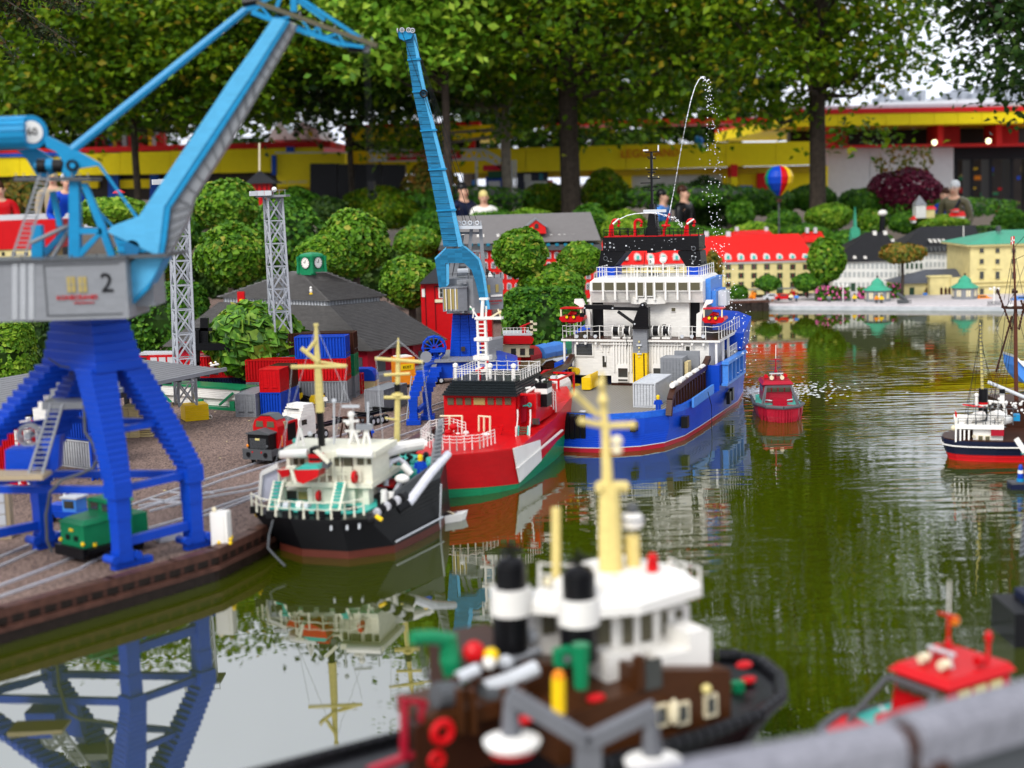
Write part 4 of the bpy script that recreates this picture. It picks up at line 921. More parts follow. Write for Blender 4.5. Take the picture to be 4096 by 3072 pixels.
# red frame rack with a blue arched crate behind
p = G(353,394,QZ); t = T('red_frame_rack', 'open red frame rack standing by the station wall', 'rack', (p.x,p.y,QZ), R(-8)); g = MB()
for x in (0,.05,.10-.045):
    for y in (0,.06):  g.bar((x,y,0),(x,y,.125),.006)
for z_ in (.004,.04,.08,.122):
    g.bar((0,0,z_),(.055,0,z_),.005); g.bar((0,.06,z_),(.055,.06,z_),.005); g.bar((0,0,z_),(0,.06,z_),.005); g.bar((.055,0,z_),(.055,.06,z_),.005)
P(t, 'frame', g, c('red'))
p = G(365,391,QZ); t = T('arched_crate', 'tan crate under a rounded blue tarpaulin beside the red frame rack', 'crate', (p.x,p.y+.05,QZ), R(-8)); P(t, 'crate', MB().box(-.06,.06,0,.1,0,.055), c('tan')); P(t, 'tarpaulin', MB().prism([(-.062,.056),(.062,.056),(.062,.09),(.045,.12),(.02,.132),(-.062,.132)], 'y', -.003, .103), c('blue'))
# orange lorry with yellow trailer behind the second crane
p = G(410,388,QZ); t = T('lorry', 'orange lorry with a yellow flat trailer, behind the slender crane legs', 'lorry', (p.x-.12,p.y+.1,QZ), R(-62))
P(t, 'box_body', MB().box(0,.12,0,.11,.02,.19), c('orange')); P(t, 'roof_hatch', MB().box(.01,.11,.01,.10,.191,.198), flat('white')); P(t, 'trailer_bed', MB().box(0,.12,.13,.85,.055,.075), c('yellow')); P(t, 'trailer_side', MB().box(.0,.12,.13,.85,.04,.054), flat('dgrey'))
P(t, 'lettering', text_mb('KÜST', .024, Matrix.Translation((.122,.055,.13)) @ Matrix.Rotation(R(90),4,'Z') @ Matrix.Rotation(R(90),4,'X')), flat('black')); P(t, 'sign_board', MB().box(.1205,.1215,.012,.10,.112,.15), flat('yellow'))
for y in (.03,.20,.245,.29,.60,.645,.69):
    for x in (.010,.11): wheel(t, x, y, .023, .016)
# railway wagons and yard machines to the right of the second crane
def tarp_wagon(u, v, Y, color, label, L_=.16):
    q = W(u,v,Y); t = T('tarpaulin_wagon', label, 'wagon', (q.x,Y,q.z-.12), R(-28), 'covered wagons beside the hedge')
    P(t, 'load_cover', MB().prism([(0,.05),(.0,.078),(.022,.115),(.05,.128),(.09,.128),(.118,.115),(.14,.078),(.14,.05)], 'y', 0, L_-.006), c(color)); P(t, 'wagon_body', MB().box(.004,.136,.004,L_-.01,.0,.05), c('tan')); P(t, 'bogie', MB().box(.01,.13,.01,L_-.015,-.055,-.002), flat('black'))
tarp_wagon(511,349,8.9,'red','wagon under a red cover, nearest of the covered wagons'); tarp_wagon(526,347,9.05,'medblue','wagon under a blue cover, next behind the red covered one'); tarp_wagon(537,345,9.2,'medblue','wagon under a blue cover, between the other blue wagon and the green one'); tarp_wagon(548,343,9.35,'green','wagon under a green cover, furthest of the covered wagons')
q = W(543,372,8.75); t = T('round_roof_wagon', 'brown wagon with a curved silver roof, left of the white ship house', 'wagon', (q.x,8.75,q.z-.02), R(-40)); P(t, 'body', MB().prism([(0,0),(.16,0),(.16,.06),(.13,.085),(.08,.098),(.03,.085),(0,.06)], 'y', 0, .42), c('brown')); P(t, 'roof', MB().prism([(-.004,.06),(.03,.088),(.08,.101),(.13,.088),(.164,.06),(.164,.066),(.13,.096),(.08,.108),(.03,.096),(-.004,.066)], 'y', -.006, .42), flat('lgrey')); P(t, 'end_frame', MB().box(.03,.035,-.004,0,.0,.07).box(.08,.085,-.004,0,0,.08).box(.125,.13,-.004,0,0,.07).box(0,.16,-.005,0,.05,.055), flat('brown'))
q = W(523,388,8.15); t = T('track_machine', 'yellow flat track machine on the rails beside the supply ship', 'machine', (q.x,8.15,QZ), R(-50)); P(t, 'deck', MB().box(0,.12,0,.34,.04,.075), c('yellow')); P(t, 'engine_cover', MB().prism([(.01,.075),(.11,.075),(.11,.12),(.03,.12)], 'y', .01, .14), c('yellow')); P(t, 'boom', MB().bar((.05,.10,.13),(.05,.36,.15),.045,.035), c('yellow')); P(t, 'drum', MB().cyl((.122,.12,.10),(.13,.12,.10),.022,n=14), flat('grey')); P(t, 'boom_end', MB().cyl((.03,.36,.145),(.08,.36,.145),.02,n=12), c('yellow'))
for y in (.05,.12,.24,.30): wheel(t, .11, y, .02, .012, 'dgrey')
q = W(540,372,8.45); t = T('red_racing_car', 'low red car with white wheels lying between yellow machine and brown wagon', 'car', (q.x,8.45,q.z-.01), R(-70)); P(t, 'body', MB().loft([[(0,0,.0),(.045,0,.0),(.045,.19,.0),(0,.19,.0)],[(.005,.02,.022),(.04,.02,.022),(.038,.17,.028),(.007,.17,.028)]]), c('red')); P(t, 'exhaust', MB().tube([(.02,.10,.028),(.02,.11,.042),(.02,.14,.044)],.006), flat('white'))
for y in (.04,.15): wheel(t, .045, y, .011, .008, 'lgrey')
# beached tug whose cream house shows right of the second crane
q = W(500,357,8.75); t = T('beached_tug', 'small cream tug house with red roof edge and white rail, behind the slender crane', 'boat', (q.x,8.75,QZ+.12));
P(t, 'deck_house', MB().slab([(502,357),(530,357),(530,345),(502,345)], 8.75, .16), c('cream'), w=1); P(t, 'red_roof', MB().slab([(503,344),(532,344),(534,339.5),(530,336),(504,336)], 8.72, .14), c('red'), w=1); P(t, 'upper_roof', MB().slab([(503,335.5),(532,335.5),(532,333.5),(503,333.5)], 8.73, .18), flat('lgrey'), w=1)
for u_ in (504,513,522): P(t, 'window', MB().slab([(u_+7,355),(u_+12,355),(u_+12,348.5),(u_+7,348.5)], 8.745, .01), glassm, w=1)
g = MB()
for i in range(8): a = W(503+i*3.6,333.5,8.74); g.cyl(a, a+V((0,0,.035)), .002, n=5)
for dz in (.018,.034): g.bar(W(503,333.5,8.74)+V((0,0,dz)), W(529,333,8.74)+V((0,0,dz)), .0022)
P(t, 'railing', g, flat('white'), w=1)
P(t, 'red_monitor', MB().slab([(522,334),(526,334),(526,327),(522,327)], 8.76, .03).cyl(W(520,327,8.77), W(530,323,8.77), .005), flat('red'), w=1); P(t, 'mast', MB().slab([(530,335),(533,335),(533,321),(530,321)], 8.78, .02).slab([(530,323),(537,323),(537,325),(530,325)], 8.78, .02).slab([(530,329),(537,329),(537,331),(530,331)], 8.78, .02), c('cream'), w=1)
P(t, 'hull', MB().slab([(500,358),(521,358),(520,366),(504,366)], 8.73, .12), c('red'), w=1)
g = MB(); g.slab([(482,357),(487,341),(503,338),(503,358)], 8.6, .15); TM('grey_cargo_hood', 'pale grey sloping hood between the slender crane tower and the cream tug house', 'hood', g, c('grey'), W(490,358,8.6))
# small clutter on the quay edge
p = G(206,547,QZ); t = T('control_cabinet', 'white cabinet on the quay edge beside the right leg of the near crane', 'cabinet', (p.x+.02,p.y,QZ), R(-8)); P(t, 'body', MB().box(0,.062,0,.045,.0,.125), flat('white')); P(t, 'door', MB().box(.006,.05,-.003,0,.008,.115), flat('white')); P(t, 'cap', MB().ball((.01,.02,.132),.009), flat('cream'))
p = G(160,543,QZ); TM('concrete_block', 'pale rectangular block lying under the near crane lower beam', 'block', MB().box(0,.12,0,.04,0,.03), flat('lgrey',.7), (p.x,p.y+.0,QZ), R(38), world=False)
p = G(12,540,QZ); t = T('switch_cabinet', 'pale panelled cabinet at the left edge beyond the near crane', 'cabinet', (p.x-.09,p.y,QZ), R(10)); P(t, 'body', MB().box(-.1,.085,0,.08,0,.19), flat('sand'));
for i in range(4): P(t, 'panel', MB().box(-.095,.07,-.003,0,.012+i*.043,.051+i*.043), flat('lgrey'))
p = G(229,548,QZ); t = T('bicycle', 'tiny green bicycle with white wheels beside the yellow tower base', 'bicycle', G(204,419,QZ), R(-20))
for x in (.0,.032): o = P(t, 'wheel', MB().ring((x+.01,0,.012),.011,.0018,'y',12,4), flat('white'))
P(t, 'frame', MB().bar((.01,0,.012),(.024,0,.026),.003).bar((.024,0,.026),(.042,0,.012),.003).bar((.012,0,.03),(.026,0,.026),.003).bar((.010,0,.012),(.014,0,.034),.003), flat('green'))
p = G(172,421,QZ); t = T('bench', 'tan bench and small post left of the yellow tower base', 'bench', (p.x,p.y,QZ)); P(t, 'seat', MB().box(-.025,.0,0,.04,.05,.056), c('tan')); P(t, 'leg', MB().box(-.024,-.02,0,.006,0,.05), c('brown')); P(t, 'leg', MB().box(-.006,-.002,0,.006,0,.05), c('brown')); P(t, 'backrest', MB().box(-.025,0,.036,.04,.056,.10), c('tan'))
p = G(358,448,QZ); t = T('brown_trestle', 'brown trestle holding a hanging tank, on the quay behind the white ship', 'trestle', (p.x,p.y,QZ), R(-20))
for x in (-.07,.05):
    for s_ in (-1,1): P(t, 'leg', MB().bar((x+s_*.012,s_*.05,0),(x,0,.15),.007), c('brown'))
P(t, 'top_bar', MB().bar((-.075,0,.15),(.06,0,.15),.008), c('brown')); P(t, 'tank', MB().lathe([(.005,.06),(.032,.075),(.036,.12),(.012,.145)], (-.01,0,0), 10), c('brown'))
figure('toy captain in blue coat and white cap standing on the quay rails', G(370,440,QZ), 0, 'blue', 'blue', 'white')
# leaves scattered on the yard
g = MB()
for i in range(70):
    u_ = rnd.uniform(150,420); v_ = rnd.uniform(405,500)
    p = G(u_,v_,QZ+.004); a = rnd.uniform(0,6.3); s_ = rnd.uniform(.004,.009); g.add([p+V((s_*math.cos(a+k*2.1),s_*math.sin(a+k*2.1),.001*k)) for k in range(3)], [(0,1,2)])
TM('fallen_leaves', 'tiny yellow fallen leaves scattered over the brown yard', 'leaves', g, flat('straw',.7), G(280,450,QZ), kind='stuff')
g = MB()
for i in range(26):
    p = G(222+rnd.uniform(-4,9), 545+rnd.uniform(-3,3), QZ); g.ball(p+V((0,0,rnd.uniform(.006,.028))), rnd.uniform(.006,.012), 6, 4)
TM('yellow_flowers', 'clump of yellow flowers by the white cabinet on the quay edge', 'flowers', g, flat('yellow',.7), G(226,546,QZ), kind='stuff')
# ================================================================== boats
class Fr:
    """a local frame; features are read off the photograph on its planes y' = const"""
    def __init__(s, root): s.root = root; s.M = MW[root.name]; s.I = s.M.inverted()
    def at(s, u, v, y=0.0):
        o = s.I @ V((0,0,CH)); d = s.I.to_3x3() @ ray(u, v); t = (y-o.y)/d.y; return o + d*t
    def slab(s, mb, px, y, th):
        A = [s.at(u,v,y) for u,v in px]; return mb.loft([A, [p+V((0,th,0)) for p in A]])
    def rect(s, mb, u0, u1, v0, v1, y, th):
        a, b_ = s.at(u0,(v0+v1)/2,y), s.at(u1,(v0+v1)/2,y); m_ = (u0+u1)/2
        z1, z0 = s.at(m_,v0,y).z, s.at(m_,v1,y).z
        return mb.box(a.x, b_.x, y, y+th, z0, z1)
    def P(s, name, mb, m_, **k): return P(s.root, name, mb, m_, **k)
    def R(s, name, m_, u0, u1, v0, v1, y, th, par=None):
        o = P(s.root, name, s.rect(MB(), u0,u1,v0,v1,y,th), m_)
        if par: o.parent = par
        return o
    def S(s, name, m_, px, y, th, par=None):
        o = P(s.root, name, s.slab(MB(), px, y, th), m_)
        if par: o.parent = par
        return o
def rail(root, pts, h, step=.05, m_=None, r=.0022, wires=2, name='railing', world=False, par=None):
    g = MB(); pts = [V(p) for p in pts]
    for a, b_ in zip(pts, pts[1:]):
        L0 = (b_-a).length; k = max(1, round(L0/step))
        for i in range(k+1):
            p = a.lerp(b_, i/k); g.cyl(p, p+V((0,0,h)), r*1.5, r*.8, n=5)
        for w_ in range(wires):
            z = h*(1-w_*.42/max(1,wires-1)*1.0) if wires > 1 else h
            for i in range(k):
                p, q = a.lerp(b_, i/k)+V((0,0,z)), a.lerp(b_, (i+1)/k)+V((0,0,z)); mid = (p+q)/2 - V((0,0,h*.05))
                g.cyl(p, mid, r*.7, n=4, cap=False); g.cyl(mid, q, r*.7, n=4, cap=False)
    o = P(root, name, g, m_ or flat('white'), world=world)
    if par: o.parent = par
    return o
wht = c('white'); whs = flat('white'); redc = c('red'); navy = c('navy')
def hull(root, rings, bands, world=True):
    """rings: list of outlines (same count) from keel up; bands: (i0, i1, name, material)"""
    for i0, i1, nm, m_ in bands:
        g = MB()
        for k in range(i0, i1):
            # each band is laid in brick courses: slightly stepped
            A, B_ = rings[k], rings[k+1]; n_ = max(1, int(abs(B_[0][2]-A[0][2])/.0096))
            for j in range(n_):
                t0, t1 = j/n_, (j+1)/n_
                lo = [V(a).lerp(V(b_), (t0+t1)/2) for a, b_ in zip(A, B_)]
                z0 = [V(a).lerp(V(b_), t0).z for a, b_ in zip(A, B_)]; z1 = [V(a).lerp(V(b_), t1).z for a, b_ in zip(A, B_)]
                g.loft([[V((p.x,p.y,z)) for p, z in zip(lo, z0)], [V((p.x,p.y,z)) for p, z in zip(lo, z1)]], cap=True)
        P(root, nm, g, m_, world=world)
def ringz(pts, z): return [(x, y, z) for x, y in pts]
# ------------------------------------------------------------------ big blue supply ship
sh = T('supply_ship', 'big blue hulled supply ship with white house and black arch, seen from its stern', 'ship', (.75,8.21,0), R(-19.8))
f = Fr(sh); DK = .160
half = [(0,-1.185),(.15,-1.17),(.30,-1.09),(.40,-.97),(.445,-.80),(.465,-.5),(.485,0),(.50,.4),(.46,.8),(.32,1.1),(.12,1.27),(0,1.30)]
def full(hf, k=1.0, dy=0.0): return [(x*k, y+dy) for x, y in hf] + [(-x*k, y+dy) for x, y in hf[-2:0:-1]]
tuck = [(x*(1-.03*(y < -.9)), y*(1 if y > -.9 else 1.04)) for x, y in half]
r0 = ringz(full(tuck, .97), -.12); r1 = ringz(full(tuck, .985), .022); r15 = ringz(full(half, .985), .075); r2 = ringz(full(half), .115); r3 = ringz(full(half), DK)
hull(sh, [r0,r1], [(0,1,'boot_top',c('dred'))], False)
hull(sh, [r1,r15,r2,r3], [(0,3,'hull',c('blue'))], False)
P(sh, 'waterline_stripe', MB().loft([ringz(full(tuck,.988),.0225), ringz(full(tuck,.988),.026)]), flat('lgrey'))
# bulwark round the stern
g = MB(); O_ = full(half, 1.0); I_ = full(half, .955)
def bulwark(O_, I_, z0, z1, sel, name, m_):
    g = MB(); n_ = len(O_)
    for i in range(n_):
        j = (i+1) % n_
        if not (sel(O_[i]) and sel(O_[j])): continue
        g.loft([[(*O_[i],z0),(*O_[j],z0),(*I_[j],z0),(*I_[i],z0)],[(*O_[i],z1),(*O_[j],z1),(*I_[j],z1),(*I_[i],z1)]])
    return P(sh, name, g, m_)
bulwark(O_, I_, DK+.0005, DK+.032, lambda p: p[1] < -.45, 'stern_bulwark', mat('stud_blue', (.012,.10,.52), .35, 'brick', scale=.007, var=.3))
P(sh, 'deck', MB().loft([ringz(full(half,.954),DK+.0006), ringz(full(half,.954),DK+.004)]), c('smoke'))
g = MB()
for i in range(46): x = -.41+i*.018; yb = -1.14+abs(x)**2.2*1.6; g.box(x, x+.007, yb, -.02, DK+.004, DK+.0062)
P(sh, 'deck_ribs', g, mat('deck_rib', (.36,.34,.31), .5), kind='stuff')
g = MB()
for k in range(7):   # black stern roller made of tyres
    x = -.175+k*.028; g.cyl((x,-1.165,DK+.004),(x+.025,-1.165,DK+.004),.030,n=14)
P(sh, 'stern_roller', g, flat('black',.55))
for k in range(7):
    x = -.175+k*.028; P(sh, 'tyre_fender', MB().box(x,x+.025,-1.196,-1.165,.06,DK), flat('black',.6))
P(sh, 'rubber_fender', MB().box(.245,.272,-1.165,-1.11,.10,.142), flat('black',.6)); P(sh, 'rubber_fender', MB().box(.438,.470,-.87,-.82,.075,.135), flat('black',.6)); P(sh, 'rubber_fender', MB().box(.495,.515,.04,.09,.06,.13), flat('black',.6)); P(sh, 'rubber_fender', MB().box(.497,.517,.12,.17,.07,.14), flat('black',.6))
P(sh, 'side_fender', MB().box(.462,.474,-.72,-.20,DK,DK+.05), c('medblue')); P(sh, 'side_fender', MB().box(-.474,-.462,-.72,-.20,DK,DK+.05), c('medblue'))
# raised forward hull
hb = [(0,-.12),(.20,-.12),(.40,-.12),(.487,-.12),(.495,.1),(.505,.4),(.47,.8),(.33,1.12),(.12,1.30),(0,1.33)]
def fb(k, z0f, z1f): return None
Ob = full([(0,-.12),(.44,-.12),(.487,-.12),(.495,.1),(.505,.4),(.47,.8),(.33,1.12),(.12,1.30),(0,1.33)]); Ib = [(x*.93, y*.97 if y > 0 else y+.012) for x, y in Ob]
bulwark(Ob, Ib, DK+.001, .305, lambda p: abs(p[0]) > .43 or p[1] > .5, 'forward_bulwark', c('blue'))
P(sh, 'fore_deck', MB().loft([ringz([(x*.9,y) for x,y in full([(0,.64),(.46,.64),(.44,.8),(.30,1.1),(.10,1.27),(0,1.29)])], .295), ringz([(x*.9,y) for x,y in full([(0,.64),(.46,.64),(.44,.8),(.30,1.1),(.10,1.27),(0,1.29)])], .303)]), c('smoke'))
hb2 = [(.30,.42),(.515,.42),(.485,.82),(.345,1.15),(.13,1.34),(0,1.37)]
C1 = [(0,.42)] + hb2; A = [(x,y,.33) for x,y in full(C1, 1.0)]; B_ = [(x*1.03,y+.02*(y>.5),.43+.06*max(0,min(1,(y-.42)/.3))) for x,y in full(C1)]
hull(sh, [A,B_], [(0,1,'bow_bulwark',c('blue'))], False)
for i in range(5): P(sh, 'hull_rib', MB().box(.498,.530,-.08+i*.115,-.06+i*.115,.20,.305), c('medblue'))
P(sh, 'rubbing_strake', MB().box(.496,.535,-.09,.48,.306,.322), c('medblue')); P(sh, 'rubbing_strake', MB().box(.494,.528,-.09,.48,.185,.20), c('medblue'))
P(sh, 'shell_door', MB().box(.488,.492,.02,.40,.21,.30), c('medblue'))
# superstructure: lower house
UD = f.at(642,339.2,0).z;
P(sh, 'lower_house', MB().box(-.40,.405,.0,.62,DK+.06,UD-.012), wht); P(sh, 'lower_recess', MB().box(-.42,.43,.04,.60,DK+.005,DK+.062), c('navy'))
P(sh, 'centre_block', MB().box(f.at(612,380,0).x, f.at(634,380,0).x, -.012, .05, DK+.02, UD-.012), wht)
P(sh, 'boat_deck', MB().box(-.47,.475,-.03,.66,UD-.012,UD), wht); P(sh, 'deck_tiles', MB().box(-.46,.465,-.025,.65,UD+.0005,UD+.004), c('brown'))
for x0, y0 in ((-.462,-.02),(-.44,.08),(.445,-.02),(.46,.10),(.46,.25)): P(sh, 'deck_post', MB().box(x0,x0+.012,y0,y0+.012,DK+.10,UD-.012), whs)
fl_ = f.R('louvre_frame', whs, 575, 593.5, 342.5, 356.5, -.008, .006); f.R('louvre_window', glassm, 576.3, 592, 343.7, 355, -.011, .004, fl_)
g = MB()
for i in range(8): f.rect(g, 576.5, 591.8, 344.2+i*1.35, 344.6+i*1.35, -.013, .003)
o = P(sh, 'louvre', g, flat('dgrey')); o.parent = fl_
w1 = f.R('window_frame', whs, 684.3, 691.2, 345, 357, -.008, .006); f.R('window', glassm, 686, 689.7, 346.4, 355.2, -.011, .004, w1)
f.R('doorway', glassm, 602.5, 606.3, 356, 367, -.004, .003)
for u0 in (617.3, 652.5): fr_ = f.R('hatch_frame', whs, u0, u0+11, 364.5, 382, -.024, .012); f.R('hatch', glassm, u0+.9, u0+10.2, 368.3, 377, -.027, .004, fr_); f.R('hatch_slit', glassm, u0+.9, u0+10.2, 379.3, 381, -.027, .004, fr_)
for i, u0 in enumerate([601.5,604.5,607.5,610.5,613.2,616,619,622,625,628,630.5,649,652,655.2,658.4,661.8,665,668,671,674,677]):
    f.R('wall_rib', whs, u0, u0+1.1, 340.2, 352 if i in (0,2,19) else (362 if i in (1,3,18) else 372), -.008 if not (611 < u0 < 634) else -.022, .008)
f.R('wall_rib_band', whs, 600, 632, 343.6, 344.6, -.026, .008); f.R('wall_rib_band', whs, 647.5, 681, 344.6, 345.6, -.012, .008)
rail(sh, [(-.462,.35,UD+.004),(-.462,-.022,UD+.004),(-.085,-.022,UD+.004)], .075, .075); rail(sh, [(.16,-.022,UD+.004),(.468,-.022,UD+.004),(.468,.60,UD+.004)], .075, .075)
rail(sh, [(.485,.20,.306),(.485,.42,.306)], .07, .04)
# upper house
BZ0 = f.at(640,302,.1).z
P(sh, 'upper_house', MB().box(f.at(603.5,320,.10).x, f.at(689.5,320,.10).x, .10, .50, UD+.005, BZ0), wht)
P(sh, 'dark_side_bay', MB().box(f.at(590.5,320,.13).x, f.at(603.3,320,.13).x, .13, .46, UD+.005, BZ0-.004), flat('black')); P(sh, 'dark_side_bay', MB().box(f.at(689.8,320,.13).x, f.at(701,320,.13).x, .13, .46, UD+.005, BZ0-.004), flat('black'))
P(sh, 'bay_post', MB().box(f.at(590,320,.11).x, f.at(592,320,.11).x, .11, .13, UD+.005, BZ0), whs); P(sh, 'bay_post', MB().box(f.at(700,320,.11).x, f.at(703,320,.11).x, .11, .13, UD+.005, BZ0), whs)
w1 = f.R('window_frame', whs, 670.8, 675.8, 307.2, 312, .094, .004); f.R('window', flat('smoke'), 671.5, 675.2, 307.9, 311.3, .091, .004, w1)
# bridge
BT = f.at(640,282,.04).z; BW1 = f.at(640,291,.04).z; BL = f.at(591.2,300,.06).x; BR_ = f.at(703.5,300,.06).x
P(sh, 'bridge', MB().loft([[(BL,.06,BZ0+.0005),(BR_,.06,BZ0+.0005),(BR_,.50,BZ0+.0005),(BL,.50,BZ0+.0005)],[(BL,.03,BW1),(BR_,.03,BW1),(BR_,.52,BW1),(BL,.52,BW1)],[(BL,.04,BT),(BR_,.04,BT),(BR_,.52,BT),(BL,.52,BT)]]), wht)
P(sh, 'bridge_roof', MB().loft([[(BL,.038,BT+.0005),(BR_,.038,BT+.0005),(BR_,.53,BT+.0005),(BL,.53,BT+.0005)],[(BL+.02,.075,BT+.022),(BR_-.02,.075,BT+.022),(BR_-.02,.50,BT+.022),(BL+.02,.50,BT+.022)]]), wht)
P(sh, 'bridge_balcony', MB().prism([(f.at(628,302,0).x,.06),(f.at(633,302,0).x,.03),(f.at(656,302,0).x,.03),(f.at(663,302,0).x,.06)], 'z', BZ0-.006, BZ0+.03), whs)
wins = [(592.5,601.5,0),(604.5,613.5,0),(616.5,625.5,0),(628.3,635,0),(636.6,643,1),(646.2,652.6,1),(654.2,663,0),(666.3,675.3,0),(678.3,687.3,0),(690.5,699.7,0)]
for a, b_, tall in wins:
    fr_ = f.R('window_frame', whs, a-.7, b_+.7, 281.6, 297 if tall else 291.4, .020, .012)
    wn_ = f.R('bridge_window', flat('smoke',.12), a, b_, 282.6, 295.6 if tall else 290.2, .0165, .006, fr_)
for a in (602,614,626,635.5,644.5,653.5,664.5,676.5,688.5): f.R('pillar', whs, a, a+1.8, 281, 300, .012, .02)
P(sh, 'bridge_side_step', MB().box(BR_+.0005,BR_+.03,.12,.46,BZ0-.02,BT+.01).box(BR_+.03,BR_+.055,.14,.44,BZ0-.05,BZ0+.06), c('medblue')); P(sh, 'side_locker', MB().box(BR_+.056,BR_+.105,.20,.30,BZ0-.03,BZ0+.055), flat('lgrey')); P(sh, 'wing_light', MB().box(BL-.045,BL,.12,.2,BZ0+.0,BZ0+.012).cyl((BL-.03,.14,BZ0+.01),(BL-.02,.14,BZ0+.055),.004), whs)
RT = BT+.0225
rail(sh, [(BL+.03,.50,RT),(BL+.03,.085,RT),(BR_-.03,.085,RT),(BR_-.03,.50,RT)], .062, .062); rail(sh, [(-.12,.28,RT),(-.03,.16,RT),(.10,.16,RT),(.20,.28,RT)], .062, .05)
for u_, v_ in ((651.5,261.5),(663,260)):
    q = f.at(u_,v_,.22); P(sh, 'radar_pole', MB().cyl((q.x,.22,RT),(q.x,.22,q.z),.0045), whs); o = P(sh, 'radar_dome', MB().ball(q, .019, 12, 8, (1.15,1,1)) if v_ < 261 else MB().cyl(q+V((-.012,-.014,0)), q+V((.012,.0,0)), .019, n=14), whs)
P(sh, 'radar_cap', MB().cyl(f.at(650.5,261.5,.20), f.at(650.5,261.5,.20)+V((-.004,-.004,0)), .010, n=12), flat('black')); f.R('roof_locker', flat('dgrey'), 646.5, 656.5, 273.5, 277, .25, .06); P(sh, 'whip_aerial', MB().cyl(f.at(643,278,.2), f.at(645,252,.2), .0018, n=4), flat('black'))
# black arch with blue feet
AY = .30
for u0,u1 in ((597.5,614.5),(687,702.5)): f.R('arch_foot', blue, u0, u1, 267, 279, AY-.005, .17)
lg_ = [(601,250.5),(625.5,250.5),(625.5,252.5),(614,266.5),(598,267)]; rg_ = [(678,251),(700,251),(701.5,266.5),(686,266.5),(678,254)]
for px in (lg_, rg_): f.S('arch_leg', blk, px, AY, .16)
f.R('arch_beam', blk, 602.8, 699, 236.6, 250.8, AY-.004, .17)
f.R('arch_joint', blk, 647, 655.5, 250.8, 253, AY+.0, .16)
g = MB()
rb = random.Random(5)
for i in range(46):
    u_ = rb.uniform(603,697); v_ = rb.uniform(238,250)
    if i > 30: u_ = rb.choice([rb.uniform(601,612), rb.uniform(688,700)]); v_ = rb.uniform(252,265)
    f.rect(g, u_, u_+rb.choice([.25,1.6]), v_, v_+rb.choice([.3,1.3]), AY-.0052, .004)
P(sh, 'brick_joint', g, flat('lgrey',.7), kind='stuff')
for u_,v_ in ((605.5,258.5),(693.5,248.5),(693.5,258.5)): q = f.at(u_,v_,AY-.01); P(sh, 'arch_roundel', MB().ring(q, .012, .003, 'y', 12, 4), flat('dgrey'))
for u_,v_ in ((604.6,247),(610,247)): q = f.at(u_,v_,AY-.008); P(sh, 'arch_lamp', MB().cyl(q, q+V((0,.004,0)), .007, n=10), flat('grey'))
for v_ in (247.5,263): P(sh, 'arch_light', MB().cyl(f.at(700,v_,AY+.02), f.at(706,v_,AY+.02), .003).ball(f.at(705,v_-1.2,AY+.02), .005), flat('black'))
f.R('arch_red_deck', redc, 604, 698, 235.8, 236.8, AY-.002, .166)
rail(sh, [f.at(604,236,AY), f.at(645,236,AY)], .040, .05, flat('black')); rail(sh, [f.at(657,236,AY), f.at(698.5,236,AY)], .040, .05, flat('black')); rail(sh, [f.at(604,236,AY)+V((0,.16,0)), f.at(698,236,AY)+V((0,.16,0))], .040, .05, flat('black'))
# mast
def mbx(u0,u1,v0,v1,y=AY+.03,th=.07): return f.rect(MB(), u0,u1,v0,v1,y,th)
f.S('mast_base', blk, [(645.5,236.5),(645.5,229),(648,226),(654.5,226),(657,229),(657,236.5)], AY+.02, .10); f.S('mast_base', blk, [(647,226),(648.5,214),(654.5,214),(656,226)], AY+.03, .08)
f.R('mast', blk, 649.3, 653.7, 204, 214, AY+.04, .04); f.R('mast', blk, 650.4, 652.4, 152, 204, AY+.05, .02)
for u0,u1,v_ in ((645,659,151.5),(647,655,156.5),(648,655.5,158),(646,657,169),(648,655,172),(648,660,178),(640.5,651,182.5),(644,658,186.5),(649,654.5,190)): f.R('mast_arm', blk, u0, u1, v_, v_+1.0, AY+.052, .012)
for u_,v_ in ((646.3,168),(657,168),(653,175.5),(658.5,177),(654,157),(648.7,176.5)): P(sh, 'mast_light', MB().ball(f.at(u_,v_,AY+.055), .0045, 6, 4), flat('straw'))
f.R('radar_bar', whs, 643, 648, 149.5, 151, AY+.05, .012); P(sh, 'radar_bar', MB().cyl(f.at(658.3,151,AY+.055), f.at(658.3,145,AY+.055), .004), whs)
f.R('radar_bar', flat('lgrey'), 643.2, 666, 209.5, 212.4, AY+.02, .012)
g = MB(); g.cyl(f.at(657.5,236,AY+.03), f.at(656,204,AY+.03), .004)
for i in range(6): g.cyl(f.at(656.2,206+i*5,AY+.028), f.at(658.6,206.5+i*5,AY+.028), .003)
P(sh, 'mast_cables', g, flat('black'))
# fire monitors
for u_, kind in ((612.5,0),(635,1),(664,2),(687.5,3)):
    q = f.at(u_,236,AY+.04); g = MB(); h_ = .075
    if kind == 2: g.cyl(q, q+V((.004,0,.05)), .009); g.cyl(q+V((.0,0,.03)), f.at(669.5,213.5,AY+.03), .010, .006); g.ring(q+V((.012,0,.062)), .020, .008, 'z', 14, 6)
    else:
        g.cyl(q, q+V((0,0,h_)), .009); pts = []
        sx_ = 1 if kind != 3 else 1
        for k in range(9): a = math.pi*(1.05-k*.17); pts.append(q+V((.022+.022*math.cos(a)*1.0*sx_,0,h_+.022*math.sin(a))))
        g.tube(pts, .009, 8)
        if kind == 3: g.cyl(q+V((-.016,.0,0)), q+V((-.012,0,h_*.8)), .007)
        if kind == 0: g.cyl(q+V((-.018,0,0)), q+V((-.010,0,h_*.9)), .008)
    P(sh, 'fire_monitor', g, flat('red'))
